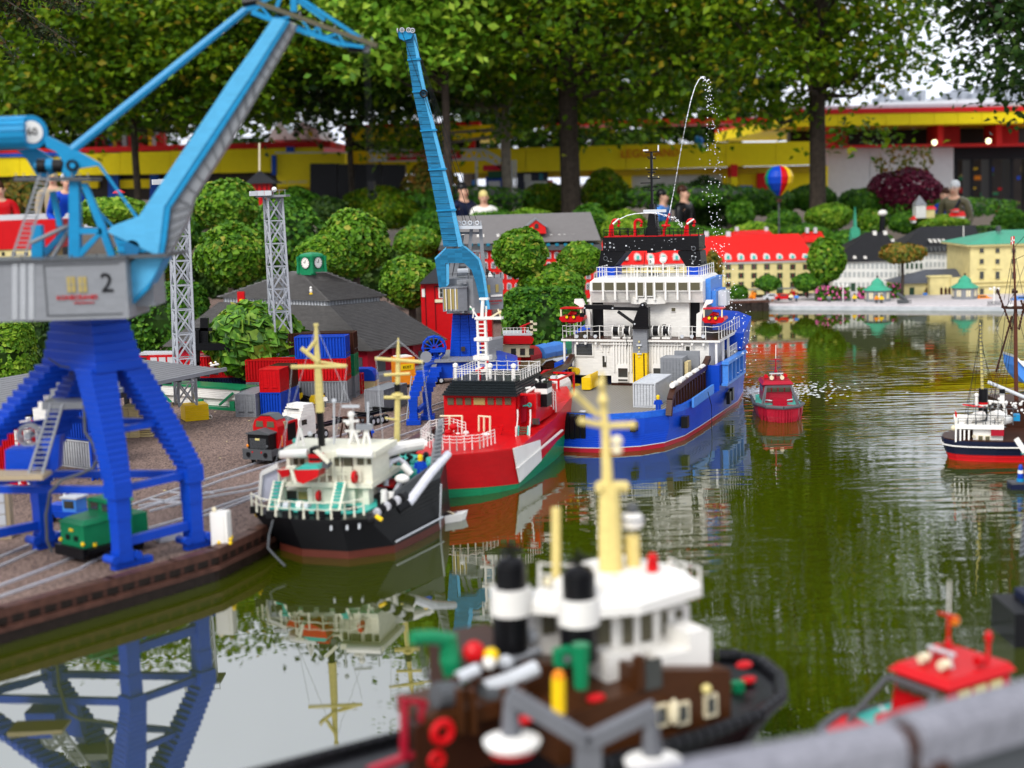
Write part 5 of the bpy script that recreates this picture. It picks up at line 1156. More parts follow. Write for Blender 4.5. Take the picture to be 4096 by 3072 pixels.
for a, b_ in (((613,224),(619,218.5)),((687,224),(694,219))): P(sh, 'nozzle', MB().cyl(f.at(*a,AY+.02), f.at(*b_,AY+.02), .006, .004), whs)
# deck crane
f.R('crane_column', c('grey'), 632.8, 647, 328, 353, -.055, .075); f.R('crane_column_foot', c('yellow'), 632.8, 647, 353, 391.5, -.057, .078)
for u0 in (634,643.5): f.R('column_rack', flat('brown'), u0, u0+1.1, 353.5, 391, -.060, .004)
f.R('column_clamp', flat('lgrey'), 636.5, 641.5, 344.5, 346, -.064, .01); f.R('column_clamp', flat('lgrey'), 637, 641.5, 353, 354.5, -.064, .01)
for v_ in (341,347,351,356): f.R('column_light', flat('straw'), 638.3, 639.7, v_, v_+1.6, -.062, .006)
f.S('crane_head', blk, [(632.5,328.5),(648.5,328.5),(648,307.5),(639,306.5),(633,322)], -.075, .05); f.R('crane_turntable', blk, 632, 649, 327.3, 329, -.082, .10)
f.S('crane_boom', blk, [(584,305),(612,305),(613,307),(642,307.5),(645,303.5),(645,311),(612,310),(584,309)], -.070, .030); P(sh, 'boom_pin', MB().cyl(f.at(642.5,305.5,-.08), f.at(642.5,305.5,-.08)+V((0,.05,0)), .016, n=14), blk)
for u_,v_ in ((642.5,305),(612.5,308.3),(584.5,308),(634.5,324)): P(sh, 'pin', MB().cyl(f.at(u_,v_,-.084), f.at(u_,v_,-.084)+V((0,.004,0)), .005, n=10), flat('lgrey'))
P(sh, 'boom_ram', MB().cyl(f.at(618,311.5,-.06), f.at(634,323,-.06), .009), blk); P(sh, 'boom_hook', MB().cyl(f.at(584.5,309,-.06), f.at(585,315,-.06), .006).box(f.at(583,315,0).x, f.at(587,315,0).x, -.064,-.052, f.at(585,317,-.06).z, f.at(585,313,-.06).z), flat('black'))
# hose reels
for u_ in (616.7,627.5,656.5,666.6):
    q = f.at(u_,330.8,-.0); rl = P(sh, 'hose_reel', MB().cyl(q+V((-.022,.0,0)), q+V((-.016,.0,0)), .033, n=16).cyl(q+V((.016,.0,0)), q+V((.022,.0,0)), .033, n=16).box(q.x-.024,q.x+.024,-.02,.02,UD+.004,UD+.014), whs)
    o = P(sh, 'hose', MB().cyl(q+V((-.016,.0,0)), q+V((.016,.0,0)), .029, n=16), flat('black',.5)); o.parent = rl
P(sh, 'hanging_hose', MB().tube([f.at(627,334,-.03), f.at(626.5,341,-.032), f.at(627.5,344,-.03), f.at(626.5,349,-.03)], .002, 5), flat('black')); P(sh, 'hanging_hose', MB().tube([f.at(661,333,-.02), f.at(661,328,-.03), f.at(663,324.5,-.03), f.at(666,324.7,-.02)], .0018, 5), flat('black'))
for u_ in (577,585.3,595.6,682.2,692,703.4):
    q = f.at(u_,336.3,-.03); g = MB().cyl(q+V((0,-.008,0)), q+V((0,.01,0)), .011, .008, n=12); l_ = P(sh, 'searchlight', g, flat('lgrey',.2)); o = P(sh, 'light_bracket', MB().box(q.x-.006,q.x+.006,-.034,-.024,UD-.03,UD-.018), whs); o.parent = l_
# lifeboats on davits
def lifeboat(u0, u1, v0, v1, y, sgn):
    g = MB(); cx_ = (u0+u1)/2; um = (u1-u0)
    f.slab(g, [(u0,v1-4.5),(u0+um*.12,v1-1.5),(u1-um*.12,v1-1.5),(u1,v1-4.5),(u1-um*.04,v1-7),(u0+um*.04,v1-7)], y-.05, .11)
    f.slab(g, [(cx_-3,v1-1.5),(cx_+3,v1-1.5),(cx_+3,v1),(cx_-3,v1)], y-.02, .06); b_ = P(sh, 'rescue_boat', g, flat('red'))
    o = P(sh, 'boat_canopy', f.rect(MB(), u0+1, u1-2, v0, v0+1.0, y-.045, .10), flat('red')); o.parent = b_
    g = MB(); f.rect(g, u0+1.2,u0+2.6,v0+1,v1-6,y-.04,.01); f.rect(g, u1-3.4,u1-2,v0+1,v1-6,y-.04,.01); o = P(sh, 'canopy_post', g, flat('cream')); o.parent = b_
    for k in (.32,.60): q = f.at(u0+um*k, v1-6.5, y-.06); o = P(sh, 'black_roll', MB().cyl(q, q+V((0,.05,0)), .011, n=10), flat('black')); o.parent = b_; o = P(sh, 'yellow_strap', MB().cyl(q+V((0,-.003,0)), q+V((0,.0,0)), .0085, n=10), flat('yellow')); o.parent = b_
    q = f.at(cx_+2, v1-9, y); o = P(sh, 'seat_tube', MB().tube([q+V((-.03,0,-.01)), q+V((-.01,0,.012)), q+V((.02,0,.004))], .012, 7), flat('red')); o.parent = b_
lifeboat(559, 583.5, 308, 323.5, .03, -1); lifeboat(702, 724.5, 308.3, 324.5, .05, 1)
for px in ([(574.5,299),(582,299),(585,306),(590,312),(590.5,328),(585,328),(585,316),(579,306),(574,303)], [(706,300),(712.5,300),(712,303),(707,305),(702,315),(701.5,325),(701,337),(696,337),(696.5,314),(701,311)]): f.S('davit', whs, px, .06, .025)
# cargo rails along the work deck
for sx_ in (-1,1):
    pts = [(-1.0,.0),(-.97,.075),(-.90,.118),(-.62,.128),(-.15,.134),(-.02,.175)]
    g = MB();
    for a, b_ in zip(pts, pts[1:]): g.bar((sx_*.405,a[0],DK+a[1]),(sx_*.405,b_[0],DK+b_[1]),.030,.026)
    P(sh, 'cargo_rail', g, c('brown'))
    for i in range(13):
        y_ = -.90+i*.068; P(sh, 'rail_post', MB().box(sx_*.405-.009,sx_*.405+.009,y_,y_+.016,DK+.005,DK+.108), c('brown'))
    for i in range(5 if sx_ > 0 else 2): y_ = -.88+i*.17; P(sh, 'rail_roller', MB().cyl((sx_*.405,y_-.045,DK+.145),(sx_*.405,y_+.045,DK+.145),.014,n=10), whs)
P(sh, 'deck_base', MB().box(f.at(612,385,0).x, f.at(634,385,0).x, -.010, .04, DK+.004, DK+.022), c('brown'))
ladder((.452,-.02,DK+.12),(.452,-.085,DK+.12),(.452,-.09,DK-.06),(.452,-.15,DK-.06), 9, root=sh, mm=blue, name='side_ladder')
P(sh, 'bollard', MB().lathe([(.010,0),(.010,.012),(.018,.014),(.018,.022),(.004,.024)], (-.03,-1.07,DK+.004), 10), flat('lgrey'))
P(sh, 'mooring_line', MB().tube([(.485,-.42,.20),(.50,-.40,.12),(.505,-.42,.02),(.50,-.44,-.05)], .0022, 5), flat('black'))
# deck cargo
def on_ship(x, y): q = f.M @ V((x,y,0)); return V((q.x,q.y,0))
ZD = DK+.0064
container('lgrey', .37, 'light grey ribbed container standing on the supply ship work deck', on_ship(.165,-.80), ZD, R(-19.8), doors=False, group='cargo on the supply ship')
tb = T('cargo_module', 'yellow frame box carrying two grey studded blocks on the supply ship deck', 'cargo', (*on_ship(.20,-.34).xy,ZD), R(-19.8), 'cargo on the supply ship')
P(tb, 'yellow_frame', MB().box(0,.19,0,.16,.0,.075), c('yellow')); P(tb, 'grey_block', MB().box(0,.125,.01,.14,.078,.205), c('grey')); P(tb, 'grey_block', MB().box(.045,.185,.16,.19,.078,.225), c('grey')); P(tb, 'tan_fitting', MB().box(.13,.15,.04,.12,.10,.18), c('tan')); P(tb, 'grey_base', MB().box(-.002,.192,-.002,.165,.0755,.0785), c('grey'))
g = MB()
for i in range(6):
    for j in range(11): g.cyl((.018+i*.0178,.006,.088+j*.0108),(.018+i*.0178,.0101,.088+j*.0108),.0032,n=6)
P(tb, 'stud', g, c('grey'), kind='stuff')
tk = T('tank_container', 'white ribbed tank inside an open red frame on the left of the ship deck', 'container', (*on_ship(-.40,-.72).xy,ZD), R(-19.8), 'cargo on the supply ship')
g = MB()
for x in (0,.13):
    for y in (0,.28): g.bar((x,y,0),(x,y,.13),.010)
for z_ in (.005,.127):
    for y in (0,.28): g.bar((0,y,z_),(.13,y,z_),.010)
for x in (0,.13):
    for z_ in (.005,.127): g.bar((x,0,z_),(x,.28,z_),.010)
P(tk, 'frame', g, flat('red')); P(tk, 'end_plate', MB().prism([(.004,.004),(.126,.004),(.126,.05),(.088,.112),(.042,.112),(.004,.05)], 'y', .002, .010), flat('red'))
for i in range(9): P(tk, 'tank_ring', MB().cyl((.065,.018+i*.028,.064),(.065,.040+i*.028,.064),.056,n=16), whs)
P(tk, 'hatch', MB().box(.05,.08,.10,.14,.118,.132), flat('lgrey'))
tb = T('yellow_hopper', 'yellow ribbed box behind the red tank frame on the ship deck', 'cargo', (*on_ship(-.28,-.26).xy,ZD), R(-19.8), 'cargo on the supply ship'); P(tb, 'body', MB().box(0,.05,0,.16,.006,.075), c('yellow'))
for i in range(6): P(tb, 'rib', MB().box(.0505,.056,.005+i*.026,.018+i*.026,.01,.096), c('yellow'))
figure('toy figure all in green saluting beside the red tank frame on the ship', V((*on_ship(-.335,-.80).xy,ZD)), R(-15), 'green', 'green', 'straw', arm=1, skin='green', h=.095)
figure('toy figure with yellow cap standing behind the ship stern bulwark', V((*on_ship(.325,-.90).xy,ZD)), 0, 'blue', 'blue', 'yellow')
# water jets thrown by two monitors, and the white patch where the water falls
wj = mat('spray_water', (.86,.88,.9), .08, 'flat', spec=1.0, var=.02)
MS = f.M
def jet(pts, label, n0, n1, spread, r0_=.0027):
    g = MB(); rj = random.Random(3); P_ = [MS @ f.at(u,v,AY+yy) for u,v,yy in pts]
    for i in range(n0+n1):
        t = (i/(n0+n1))*(len(P_)-1); k = min(int(t), len(P_)-2); p = P_[k].lerp(P_[k+1], t-k); s_ = 0 if i < n0*.55 else spread*min(1,(i-n0*.55)/(n0*.6))
        q = p+V((rj.gauss(0,s_),rj.gauss(0,s_),rj.gauss(0,s_))); r_ = r0_*rj.uniform(.6,1.35); g.ball(q, r_, 6, 4)
    return TM('water_jet', label, 'water jet', g, wj, P_[0], kind='stuff')
jet([(669.5,213,.0),(674,190,.0),(680,155,.0),(686,122,.0),(691,100,.0),(695,87,.0),(699,79.5,.0),(702.5,77,.0),(706,81,.0),(709,92,.0),(712,110,.0),(714,135,.0),(714.5,160,-.05),(714,190,-.1),(714,215,-.1),(716,240,-.15),(719,262,-.2),(724,282,-.25),(734,302,-.3),(741,322,-.35),(745,345,-.4),(748,372,-.5)], 'high jet of water thrown from the leaning red monitor of the supply ship', 260, 230, .030)
jet([(620,219,.0),(627,215.5,.0),(635,213.7,.0),(645,213,.0),(652,213,.0),(659,213.6,.0),(667,216,.0),(676,220,.0),(684,227,.0)], 'low arc of water passing behind the black mast of the supply ship', 170, 60, .006, .0024)
g = MB(); rj = random.Random(9)
for i in range(1100):
    a = rj.uniform(0,6.28); r_ = abs(rj.gauss(0,.24)); q = G(766,391,0)+V((r_*math.cos(a)*1.15,r_*math.sin(a)*1.0,.0)); g.ball(q, rj.uniform(.002,.006), 6, 3, (2.2,1.3,.35))
TM('splash_foam', 'white foaming patch on the pond where the jet falls behind the pilot boat', 'foam', g, wj, G(764,389,0), kind='stuff')

# ------------------------------------------------------------------ red coaster with green bottom
rs = T('red_coaster', 'red ship with green bottom, black roof and white rails, moored ahead of the supply ship', 'ship', (.02,6.62,0), R(-17.5))
f2 = Fr(rs)
wl = [(.015,6.25),(.11,6.55),(.215,6.93),(.29,7.25),(.28,7.65),(.15,7.8),(.02,7.55),(-.12,7.1),(-.27,6.6),(-.36,6.3),(-.38,6.15),(-.31,6.08),(-.15,6.12),(-.06,6.18)]
md = [(x+(-.02 if i in (0,13,12) else 0), y-(.07 if i in (0,13,12,11,10) else 0)) for i,(x,y) in enumerate(wl)]
dk = [(-.008,6.16),(.115,6.55),(.232,6.93),(.31,7.25),(.30,7.68),(.15,7.85),(-.02,7.58),(-.16,7.1),(-.32,6.6),(-.42,6.3),(-.43,6.10),(-.31,6.03),(-.16,6.07),(-.075,6.11)]
zt_ = [.198,.142,.235,.26,.25,.22,.21,.20,.20,.20,.20,.20,.20,.20]
zg = [.020,.045,.085,.085,.08,.06,.05,.05,.05,.05,.045,.040,.035,.028]
hull(rs, [[(x,y,-.1) for x,y in wl],[(x,y,z) for (x,y),z in zip(wl,zg)]], [(0,1,'green_bottom',c('green'))])
mid_ = [(a[0]*.5+b_[0]*.5, a[1]*.5+b_[1]*.5, z*.45+z2*.55) for a,b_,z,z2 in zip(wl,dk,zg,zt_)]
hull(rs, [[(x,y,z+.0005) for (x,y),z in zip(wl,zg)], mid_, [(x,y,z) for (x,y),z in zip(dk,zt_)]], [(0,2,'hull',c('red'))])
def side_patch(lo, hi, out, name, m_):
    g = MB(); n_ = V((.957,-.29,0))*out; g.loft([[p for p in lo]+[p for p in hi[::-1]], [p+n_ for p in lo]+[p+n_ for p in hi[::-1]]]); return P(rs, name, g, m_, w=1)
a0, a1 = V((.018,6.24,.028)), V((.125,6.60,.055)); b0, b1 = V((-.006,6.16,.198)), V((.120,6.56,.160))
side_patch([a0,a1],[b0,b1],.006,'white_bow_patch',whs)
side_patch([V((.006,6.19,.098)),V((.235,6.93,.135))],[V((.005,6.185,.105)),V((.236,6.93,.142))],.012,'rubbing_strake',whs)
# deckhouse, pixel-read on its front plane
y0_ = -.02
HT = f2.at(480,395.5,y0_).z; HB = .19
f2.R('deckhouse', redc, 444.5, 516, 395.3, 449, y0_, .50)
for a,b_ in ((447.5,453.6),(456.2,462.3),(465,471),(473.6,484.8),(487.5,493.6),(496,502),(504.8,511)):
    fr_ = f2.R('window', flat('amber' if b_-a > 8 else 'smoke',.2), a, b_, 398, 404.8, y0_-.004, .004)
g = MB(); bl_, br_ = f2.at(442,395.5,y0_-.03), f2.at(517,395.5,y0_-.03); tl_, tr_ = f2.at(453,379.8,y0_+.08), f2.at(514,379.8,y0_+.08)
for i in range(6):
    t0, t1 = i/6,(i+1)/6; A = [(bl_.x+(tl_.x-bl_.x)*t0, y0_-.03+.11*t0, HT+.001+(tl_.z-HT)*t0), (br_.x+(tr_.x-br_.x)*t0, y0_-.03+.11*t0, HT+.001+(tl_.z-HT)*t0)]
    zz = HT+.001+(tl_.z-HT)*t1-.0015; x0_, x1_ = A[0][0], A[1][0]; g.box(x0_,x1_,A[0][1],y0_+.52-.1*t0,A[0][2],zz)
P(rs, 'black_roof', g, mat('roof_black_green', (.012,.016,.018), .3)); RZ = zz
rail(rs, [(tl_.x,y0_+.42,RZ),(tl_.x,y0_+.09,RZ),(tr_.x+.03,y0_+.09,RZ),(tr_.x+.03,y0_+.42,RZ)], .052, .04, wires=3)
rail(rs, [(tl_.x,y0_+.42,RZ),(tr_.x+.03,y0_+.42,RZ)], .05, .06)
for u_ in (456,490.5,514): q = f2.at(u_,381,.12); P(rs, 'vent', MB().lathe([(.008,0),(.008,.05),(.013,.055),(.013,.068),(.004,.075)], (q.x,.12,RZ), 10), whs)
P(rs, 'red_telescope', MB().cyl(f2.at(476,371.5,.1), f2.at(484,367.5,.1), .006).cyl(f2.at(480,371,.1), f2.at(480,381,.1), .005), flat('red'))
# lattice mast
g = MB(); MYs = .16
for u_ in (477.8,485.5,): g.bar(f2.at(u_,381,MYs) if 0 else f2.at(u_+1.5,378,MYs), f2.at(u_-.5,318,MYs), .010)
g.bar(f2.at(488,378,MYs+.02), f2.at(485.5,318,MYs+.02), .010)
for i in range(13): v_ = 320+i*4.3; g.bar(f2.at(478,v_,MYs), f2.at(486.5,v_,MYs), .006)
f2.rect(g, 474.5,501,317.2,319.6,MYs-.01,.04); g.bar(f2.at(482,318,MYs), f2.at(483,298.5,MYs), .014); g.bar(f2.at(486,318,MYs), f2.at(486.3,306,MYs), .006); g.bar(f2.at(478,318,MYs), f2.at(470,306,MYs), .006); g.bar(f2.at(473,318,MYs), f2.at(474,308,MYs), .005); f2.rect(g, 479,487.5,298,300,MYs-.01,.03)
f2.rect(g, 474,489,338,341,MYs-.01,.05); f2.rect(g, 473,489,356,360,MYs-.01,.05); f2.rect(g, 476,486,368,372,MYs-.01,.04)
P(rs, 'lattice_mast', g, whs); P(rs, 'signal_lamp', MB().ball(f2.at(471,309,MYs),.007), flat('green'))
for u_,v_ in ((488,331),(487.5,362),(500,313)): P(rs, 'signal_lamp', MB().ball(f2.at(u_,v_,MYs-.01),.006), flat('red' if v_ > 320 else 'straw'))
P(rs, 'mast_arm', MB().bar(f2.at(488,319,MYs), f2.at(501,311,MYs), .008).bar(f2.at(498,309,MYs), f2.at(501,318,MYs), .006), flat('cream'))
# forecastle rails, gallows, windlass
fz = .202
def wp(u,v,z): q = G(u,v,z); return f2.I @ q
rail(rs, [wp(421,444,fz),wp(436,450,fz),wp(457,451,fz),wp(480,449,fz),wp(495,443.5,fz)], .065, .038, wires=3)
rail(rs, [wp(421,444,fz),wp(430,434,fz),wp(450,431,fz),wp(466,436,fz)], .065, .04, wires=3)
for a,b_,v0,v1 in ((437,462.5,416,444),(478.5,490,416,444)):
    g = MB();
    for u_ in ((449.5,462) if a < 440 else (478.8,484,490)): g.cyl(f2.at(u_,v1,-.12), f2.at(u_,v0,-.12), .005, n=6)
    g.cyl(f2.at(a if a > 440 else 440,v0,-.12), f2.at(b_,v0+(1 if a > 440 else 0),-.12), .004); P(rs, 'gallows', g, flat('cream'))
for u_,v_,s_,k_ in ((486,437,.022,'white'),(480,440,.014,'white'),(466,433,.012,'white'),(453,427,.016,'red'),(448,432,.014,'red'),(458,435,.012,'white')): P(rs, 'windlass_drum', MB().ball(f2.at(u_,v_,-.16), s_, 10, 6, (1.3,1,1)), flat(k_))
P(rs, 'pink_davit', MB().bar(f2.at(497,443,-.12), f2.at(502,427,-.12), .012).bar(f2.at(500,426.5,-.12), f2.at(504,426,-.12), .010), flat('red')); P(rs, 'anchor', MB().bar(G(446,467,.12)*1.0, G(454,463,.14), .012), flat('black'), w=1)
q = f2.at(448,463,0)
# starboard side: stairs, upper side house, funnel
f2.S('side_house', redc, [(517,394.5),(536,394.5),(536,424),(529,424),(527,452),(517,450)], y0_+.10, .36)
g = MB(); f2.rect(g, 517,536,393.8,395.6,y0_+.02,.02); f2.rect(g, 517,518.2,395.6,409,y0_+.02,.02); f2.rect(g, 534.5,536.2,395.6,409,y0_+.02,.02); P(rs, 'red_canopy_frame', g, flat('red'))
f2.S('dark_red_panel', c('dred'), [(519.5,396.5),(526,396.5),(526,421),(520,424)], y0_+.08, .015)
rail(rs, [f2.at(527,408.5,.10), f2.at(534,408,.10)], .07, .02, wires=3)
P(rs, 'hose_wheel', MB().ring(f2.at(529.5,405,.05), .008, .004, 'y', 10, 4).cyl(f2.at(523,406,.05), f2.at(529,405.2,.05), .004), flat('turq'))
g = MB()
for i in range(10): v_ = 427.5+i*2.5; f2.rect(g, 518.5-.1*i, 528-.1*i, v_, v_+1.2, -.055-.006*i, .02)
P(rs, 'stair_tread', g, flat('smoke')); ladder_m = flat('turq')
g = MB(); g.bar(f2.at(518.6,426,-.05), f2.at(517,453,-.12), .007); g.bar(f2.at(528.5,426,-.05), f2.at(526.5,452,-.12), .007); P(rs, 'stair_string', g, ladder_m)
g = MB()
for a,b_ in (((517.8,417),(514.5,451)),((530.5,417),(528.5,450))):
    g.cyl(f2.at(*a,-.06), f2.at(*b_,-.12), .003, n=6)
    for k in (0,.5,.95): q_ = f2.at(a[0]+(b_[0]-a[0])*k, a[1]+(b_[1]-a[1])*k, -.06-.06*k); g.cyl(q_, q_+V((0,0,.035)), .004, n=6)
P(rs, 'stair_rail', g, whs)
q = f2.at(541,416,.14)
P(rs, 'aft_side', MB().slab([(531,420),(537,406),(549,404),(557,414),(557,425),(531,440)], 6.97, .10), redc, w=1)
for zz0, zz1, k_ in ((407,394,'black'),(394,388.7,'white'),(388.7,383,'black')):
    f2.R('funnel', flat(k_), 534.5+(.3 if k_ == 'black' else 0), 547, zz1, zz0, .16, .09)
P(rs, 'funnel_pipe', MB().tube([f2.at(538.5,383,.2),f2.at(538,380.5,.2),f2.at(535.5,379.3,.2)], .005).tube([f2.at(542,383,.2),f2.at(542,380.5,.2),f2.at(545,379.3,.2)], .005), whs); P(rs, 'funnel_pipe', MB().cyl(f2.at(540.2,383,.2), f2.at(540.2,375.5,.2), .007), flat('black'))
P(rs, 'white_boom', MB().cyl(f2.at(522,395,.1), f2.at(535,387.5,.1), .007).cyl(f2.at(519,390,.12), f2.at(531,387.5,.12), .006), whs)
rail(rs, [f2.I @ W(548.5,404,6.9), f2.I @ W(556,412,6.95)], .10, .025, wires=4); rail(rs, [f2.I @ W(548,390,7.0), f2.I @ W(550.5,404,6.9)], .05, .02, wires=3)
f2.R('side_window', glassm, 532, 539, 418.5, 424.5, .0, .01)

# ------------------------------------------------------------------ white, green and black dredger in front
ds = T('dredger', 'black hulled white dredger with turquoise decks and two yellow masts, moored below the yard', 'ship', (-.6,5.5,0), R(-14))
f3 = Fr(ds)
wl = [(-.80,5.16),(-.62,5.10),(-.455,5.17),(-.37,5.35),(-.298,5.52),(-.27,5.75),(-.34,5.98),(-.48,6.10),(-.62,6.0),(-.74,5.75),(-.86,5.45),(-.90,5.27)]
dk = [G(u,v,.165) for u,v in ((290,519),(340,520.5),(368,517.5),(395,506),(420,495),(441,486))]
dk = [(p.x,p.y) for p in dk] + [(-.29,5.92),(-.46,6.14),(-.64,6.02),(-.78,5.72),(-.90,5.40),(G(249,513,.165).x+.02,G(249,513,.165).y)]
wl2 = [wl[0],wl[1],wl[2],wl[3],((wl[3][0]+wl[4][0])/2,(wl[3][1]+wl[4][1])/2),wl[4],wl[5],wl[7],wl[8],wl[9],wl[10],wl[11]]
z1 = [.165]*2+[.160,.175,.19,.20,.20,.20,.19,.18,.17,.165]
hull(ds, [[(x,y,-.12) for x,y in wl2],[(x,y,.030) for x,y in wl2]], [(0,1,'red_bottom',mat('rusty_red',(.09,.02,.012),.45))])
mid_ = [(a[0]*.45+b_[0]*.55, a[1]*.45+b_[1]*.55, .10) for a,b_ in zip(wl2,dk)]
hull(ds, [[(x,y,.0305) for x,y in wl2], mid_, [(x,y,z) for (x,y),z in zip(dk,z1)]], [(0,2,'hull',blk)])
din = [(-.6+(x+.6)*.84, 5.5+(y-5.5)*.86) for x,y in dk]
P(ds, 'deck', MB().loft([[(x,y,.1705) for x,y in din],[(x,y,.176) for x,y in din]]), c('turq'), w=1)
g = MB(); g.loft([[V((dk[3][0],dk[3][1],.19)),V((dk[5][0],dk[5][1],.20)),V((dk[5][0]-.012,dk[5][1]+.003,.20)),V((dk[3][0]-.012,dk[3][1]+.003,.19))],[V((dk[3][0],dk[3][1],.215)),V((dk[5][0],dk[5][1],.27)),V((dk[5][0]-.012,dk[5][1]+.003,.27)),V((dk[3][0]-.012,dk[3][1]+.003,.215))]])
P(ds, 'bulwark', g, c('dgrey'), w=1)
g = MB(); g.tube([V((wl[2][0]+.006,wl[2][1]-.004,.045)), V((wl[4][0]+.008,wl[4][1],.05))], .004, 5); P(ds, 'bottom_stripe', g, flat('lgrey'), w=1)
# lower house, pixel-read
yh = -.26
def w3(u,v,Y): return W(u,v,Y)
creamw = mat('ivory', (.72,.70,.56), .35)
f3.R('lower_house', creamw, 312, 355, 483, 516.5, yh, .25); f3.R('lower_house', creamw, 284, 312, 490, 516, yh+.06, .2)
f3.R('upper_deck', creamw, 279, 372, 482.5, 487.5, yh-.015, .34); f3.R('house_pillar', creamw, 281, 285, 488, 516, yh-.005, .02); f3.R('house_pillar', creamw, 308, 313, 488, 516, yh-.005, .02)
f3.R('house_pillar', creamw, 363, 369, 484, 514, yh, .05); f3.R('house_wall', creamw, 350, 363, 486, 514, yh+.03, .2)
f3.R('door', flat('amber'), 298.5, 308, 492, 503, yh+.052, .006); f3.R('window', glassm, 286, 296.5, 491, 503, yh+.054, .004)
P(ds, 'lifebuoy', MB().ring(f3.at(318.7,496,yh-.012), .016, .007, 'x', 14, 6), flat('red')); P(ds, 'lifebuoy', MB().ring(f3.at(354.5,477,yh-.03), .018, .008, 'x', 14, 6), flat('red'))
wh = f3.R('wheelhouse', creamw, 333.5, 372, 456, 483, yh+.0, .20)
for a,b_,v0,v1 in ((334.5,339,458,466),(343.5,351.5,457.5,466),(357,363.5,457.8,465),(367,371,458.5,464.5)): f3.R('window', flat('smoke',.15), a, b_, v0, v1, yh-.004, .005, wh)
f3.R('wheelhouse_door', flat('brown'), 341.5, 343, 457, 482, yh-.003, .004); f3.R('wheelhouse_door', flat('brown'), 351.8, 353, 457, 482, yh-.003, .004)
f3.R('wheelhouse_roof', creamw, 331, 375, 451.5, 457, yh-.03, .26)
P(ds, 'roof_edge_tube', MB().cyl(f3.at(338,453,yh-.035), f3.at(373,454.5,yh-.035), .015, n=10), whs)
f3.R('aft_house', creamw, 288, 331, 459, 476, yh+.10, .14); f3.R('aft_roof', creamw, 279, 333, 452, 458.5, yh+.02, .26); P(ds, 'roof_edge_tube', MB().cyl(f3.at(281,454.5,yh+.01), f3.at(308,453,yh+.01), .017, n=10), whs)
g = MB(); f3.rect(g, 284,372,448.8,451.4,yh+.1,.22); P(ds, 'roof_panel', g, creamw)
for a in (293.5,300): f3.R('window', flat('smoke'), a, a+4, 457.5, 464.5, yh+.095, .005)
for a in (287,332): f3.R('roof_post', creamw, a, a+3, 458, 483, yh+.0, .02)
f3.R('funnel', flat('red'), 308.5, 320, 454.5, 466, yh-.02, .05); f3.R('funnel_band', flat('black'), 309, 319.5, 458.3, 460.3, yh-.024, .05); f3.R('funnel_top', flat('black'), 309.5, 316, 448, 454.5, yh-.015, .05)
# lifeboat
lb = f3.S('lifeboat', flat('red'), [(294,470),(319,469.5),(317.5,477),(303,484),(296,481)], yh-.085, .09); f3.S('lifeboat_cover', flat('turq'), [(294,470),(300,466.3),(316,466),(319,469.5)], yh-.085, .09, lb)
f3.S('lifeboat', flat('red'), [(277,470.5),(289,469.5),(289,476),(282,477.5)], yh-.03, .07)
for px in ([(289,468),(292,468),(297,483),(294,484)], [(313,451),(317,450),(329,462),(327,464)], [(286,466),(295,466.5),(295,469),(286,469)]): f3.S('davit', creamw, px, yh-.09, .015)
f3.S('anchor_ball', flat('dgrey'), [(322,462),(327,461),(330,465),(327,469),(322,468)], yh-.08, .03)
for (a, b_, n_) in (((279,481),(272,514),9),((341,482),(334.5,512),9)):
    g = MB(); gt_ = MB()
    for s_ in (-4.4,4.4): g.bar(f3.at(a[0]+s_,a[1],yh-.02), f3.at(b_[0]+s_,b_[1],yh-.10), .009)
    for i in range(n_): t_ = (i+.4)/n_; u_, v_ = a[0]+(b_[0]-a[0])*t_, a[1]+(b_[1]-a[1])*t_; gt_.bar(f3.at(u_-4,v_,yh-.02-.08*t_), f3.at(u_+4,v_,yh-.02-.08*t_), .012, .007)
    P(ds, 'stair_string', g, creamw); P(ds, 'stair_tread', gt_, flat('turq'))
# side slide panel at the quay side
g = MB(); g.slab([(262,474),(278,469),(278,497),(259,503)], 5.32, .02); P(ds, 'side_screen', g, mat('pale_lilac', (.55,.56,.66), .4, 'flat'), w=1)
g = MB(); g.slab([(257.5,499),(260,473),(277,464),(278.5,468),(262.5,475.5),(260.5,501)], 5.30, .05); P(ds, 'screen_frame', g, whs, w=1)
# rails round the stern
pr = [G(u,v,.176) for u,v in ((252,509),(262,515),(290,518),(318,519.5),(345,519),(364,515))]
rail(ds, [f3.I @ p for p in pr], .062, .055, mat('ivory', C['white']), r=.0028)
rail(ds, [f3.at(319,482,yh-.02), f3.at(360,482,yh-.02)], .055, .035, creamw, r=.0026, wires=3); rail(ds, [f3.at(279,482,yh-.02), f3.at(292,482,yh-.02)], .05, .03, creamw, r=.0026)
for u_,v_,k_ in ((259,512,'yellow'),(279,508,'lgrey'),(287,507,'lgrey'),(300,506,'white'),(307,507,'lgrey')): P(ds, 'winch', MB().cyl(f3.at(u_-2.5,v_,yh-.07), f3.at(u_+2.5,v_,yh-.07), .020, n=12), flat(k_))
for i in range(7): u_ = 256+i*16; q = G(u_, 517.5 if 0 < i < 6 else 513, .165); P(ds, 'fairlead', MB().box(q.x-.02,q.x+.02,q.y-.012,q.y+.004,.165,.192), blk, w=1)
for u_,v_ in ((330,528.5),(346,528),(358,527)): P(ds, 'scupper', MB().slab([(u_,v_-2.4),(u_+2,v_-2.4),(u_+2,v_+2),(u_,v_+2)], 5.03, .06), flat('lgrey'), w=1)
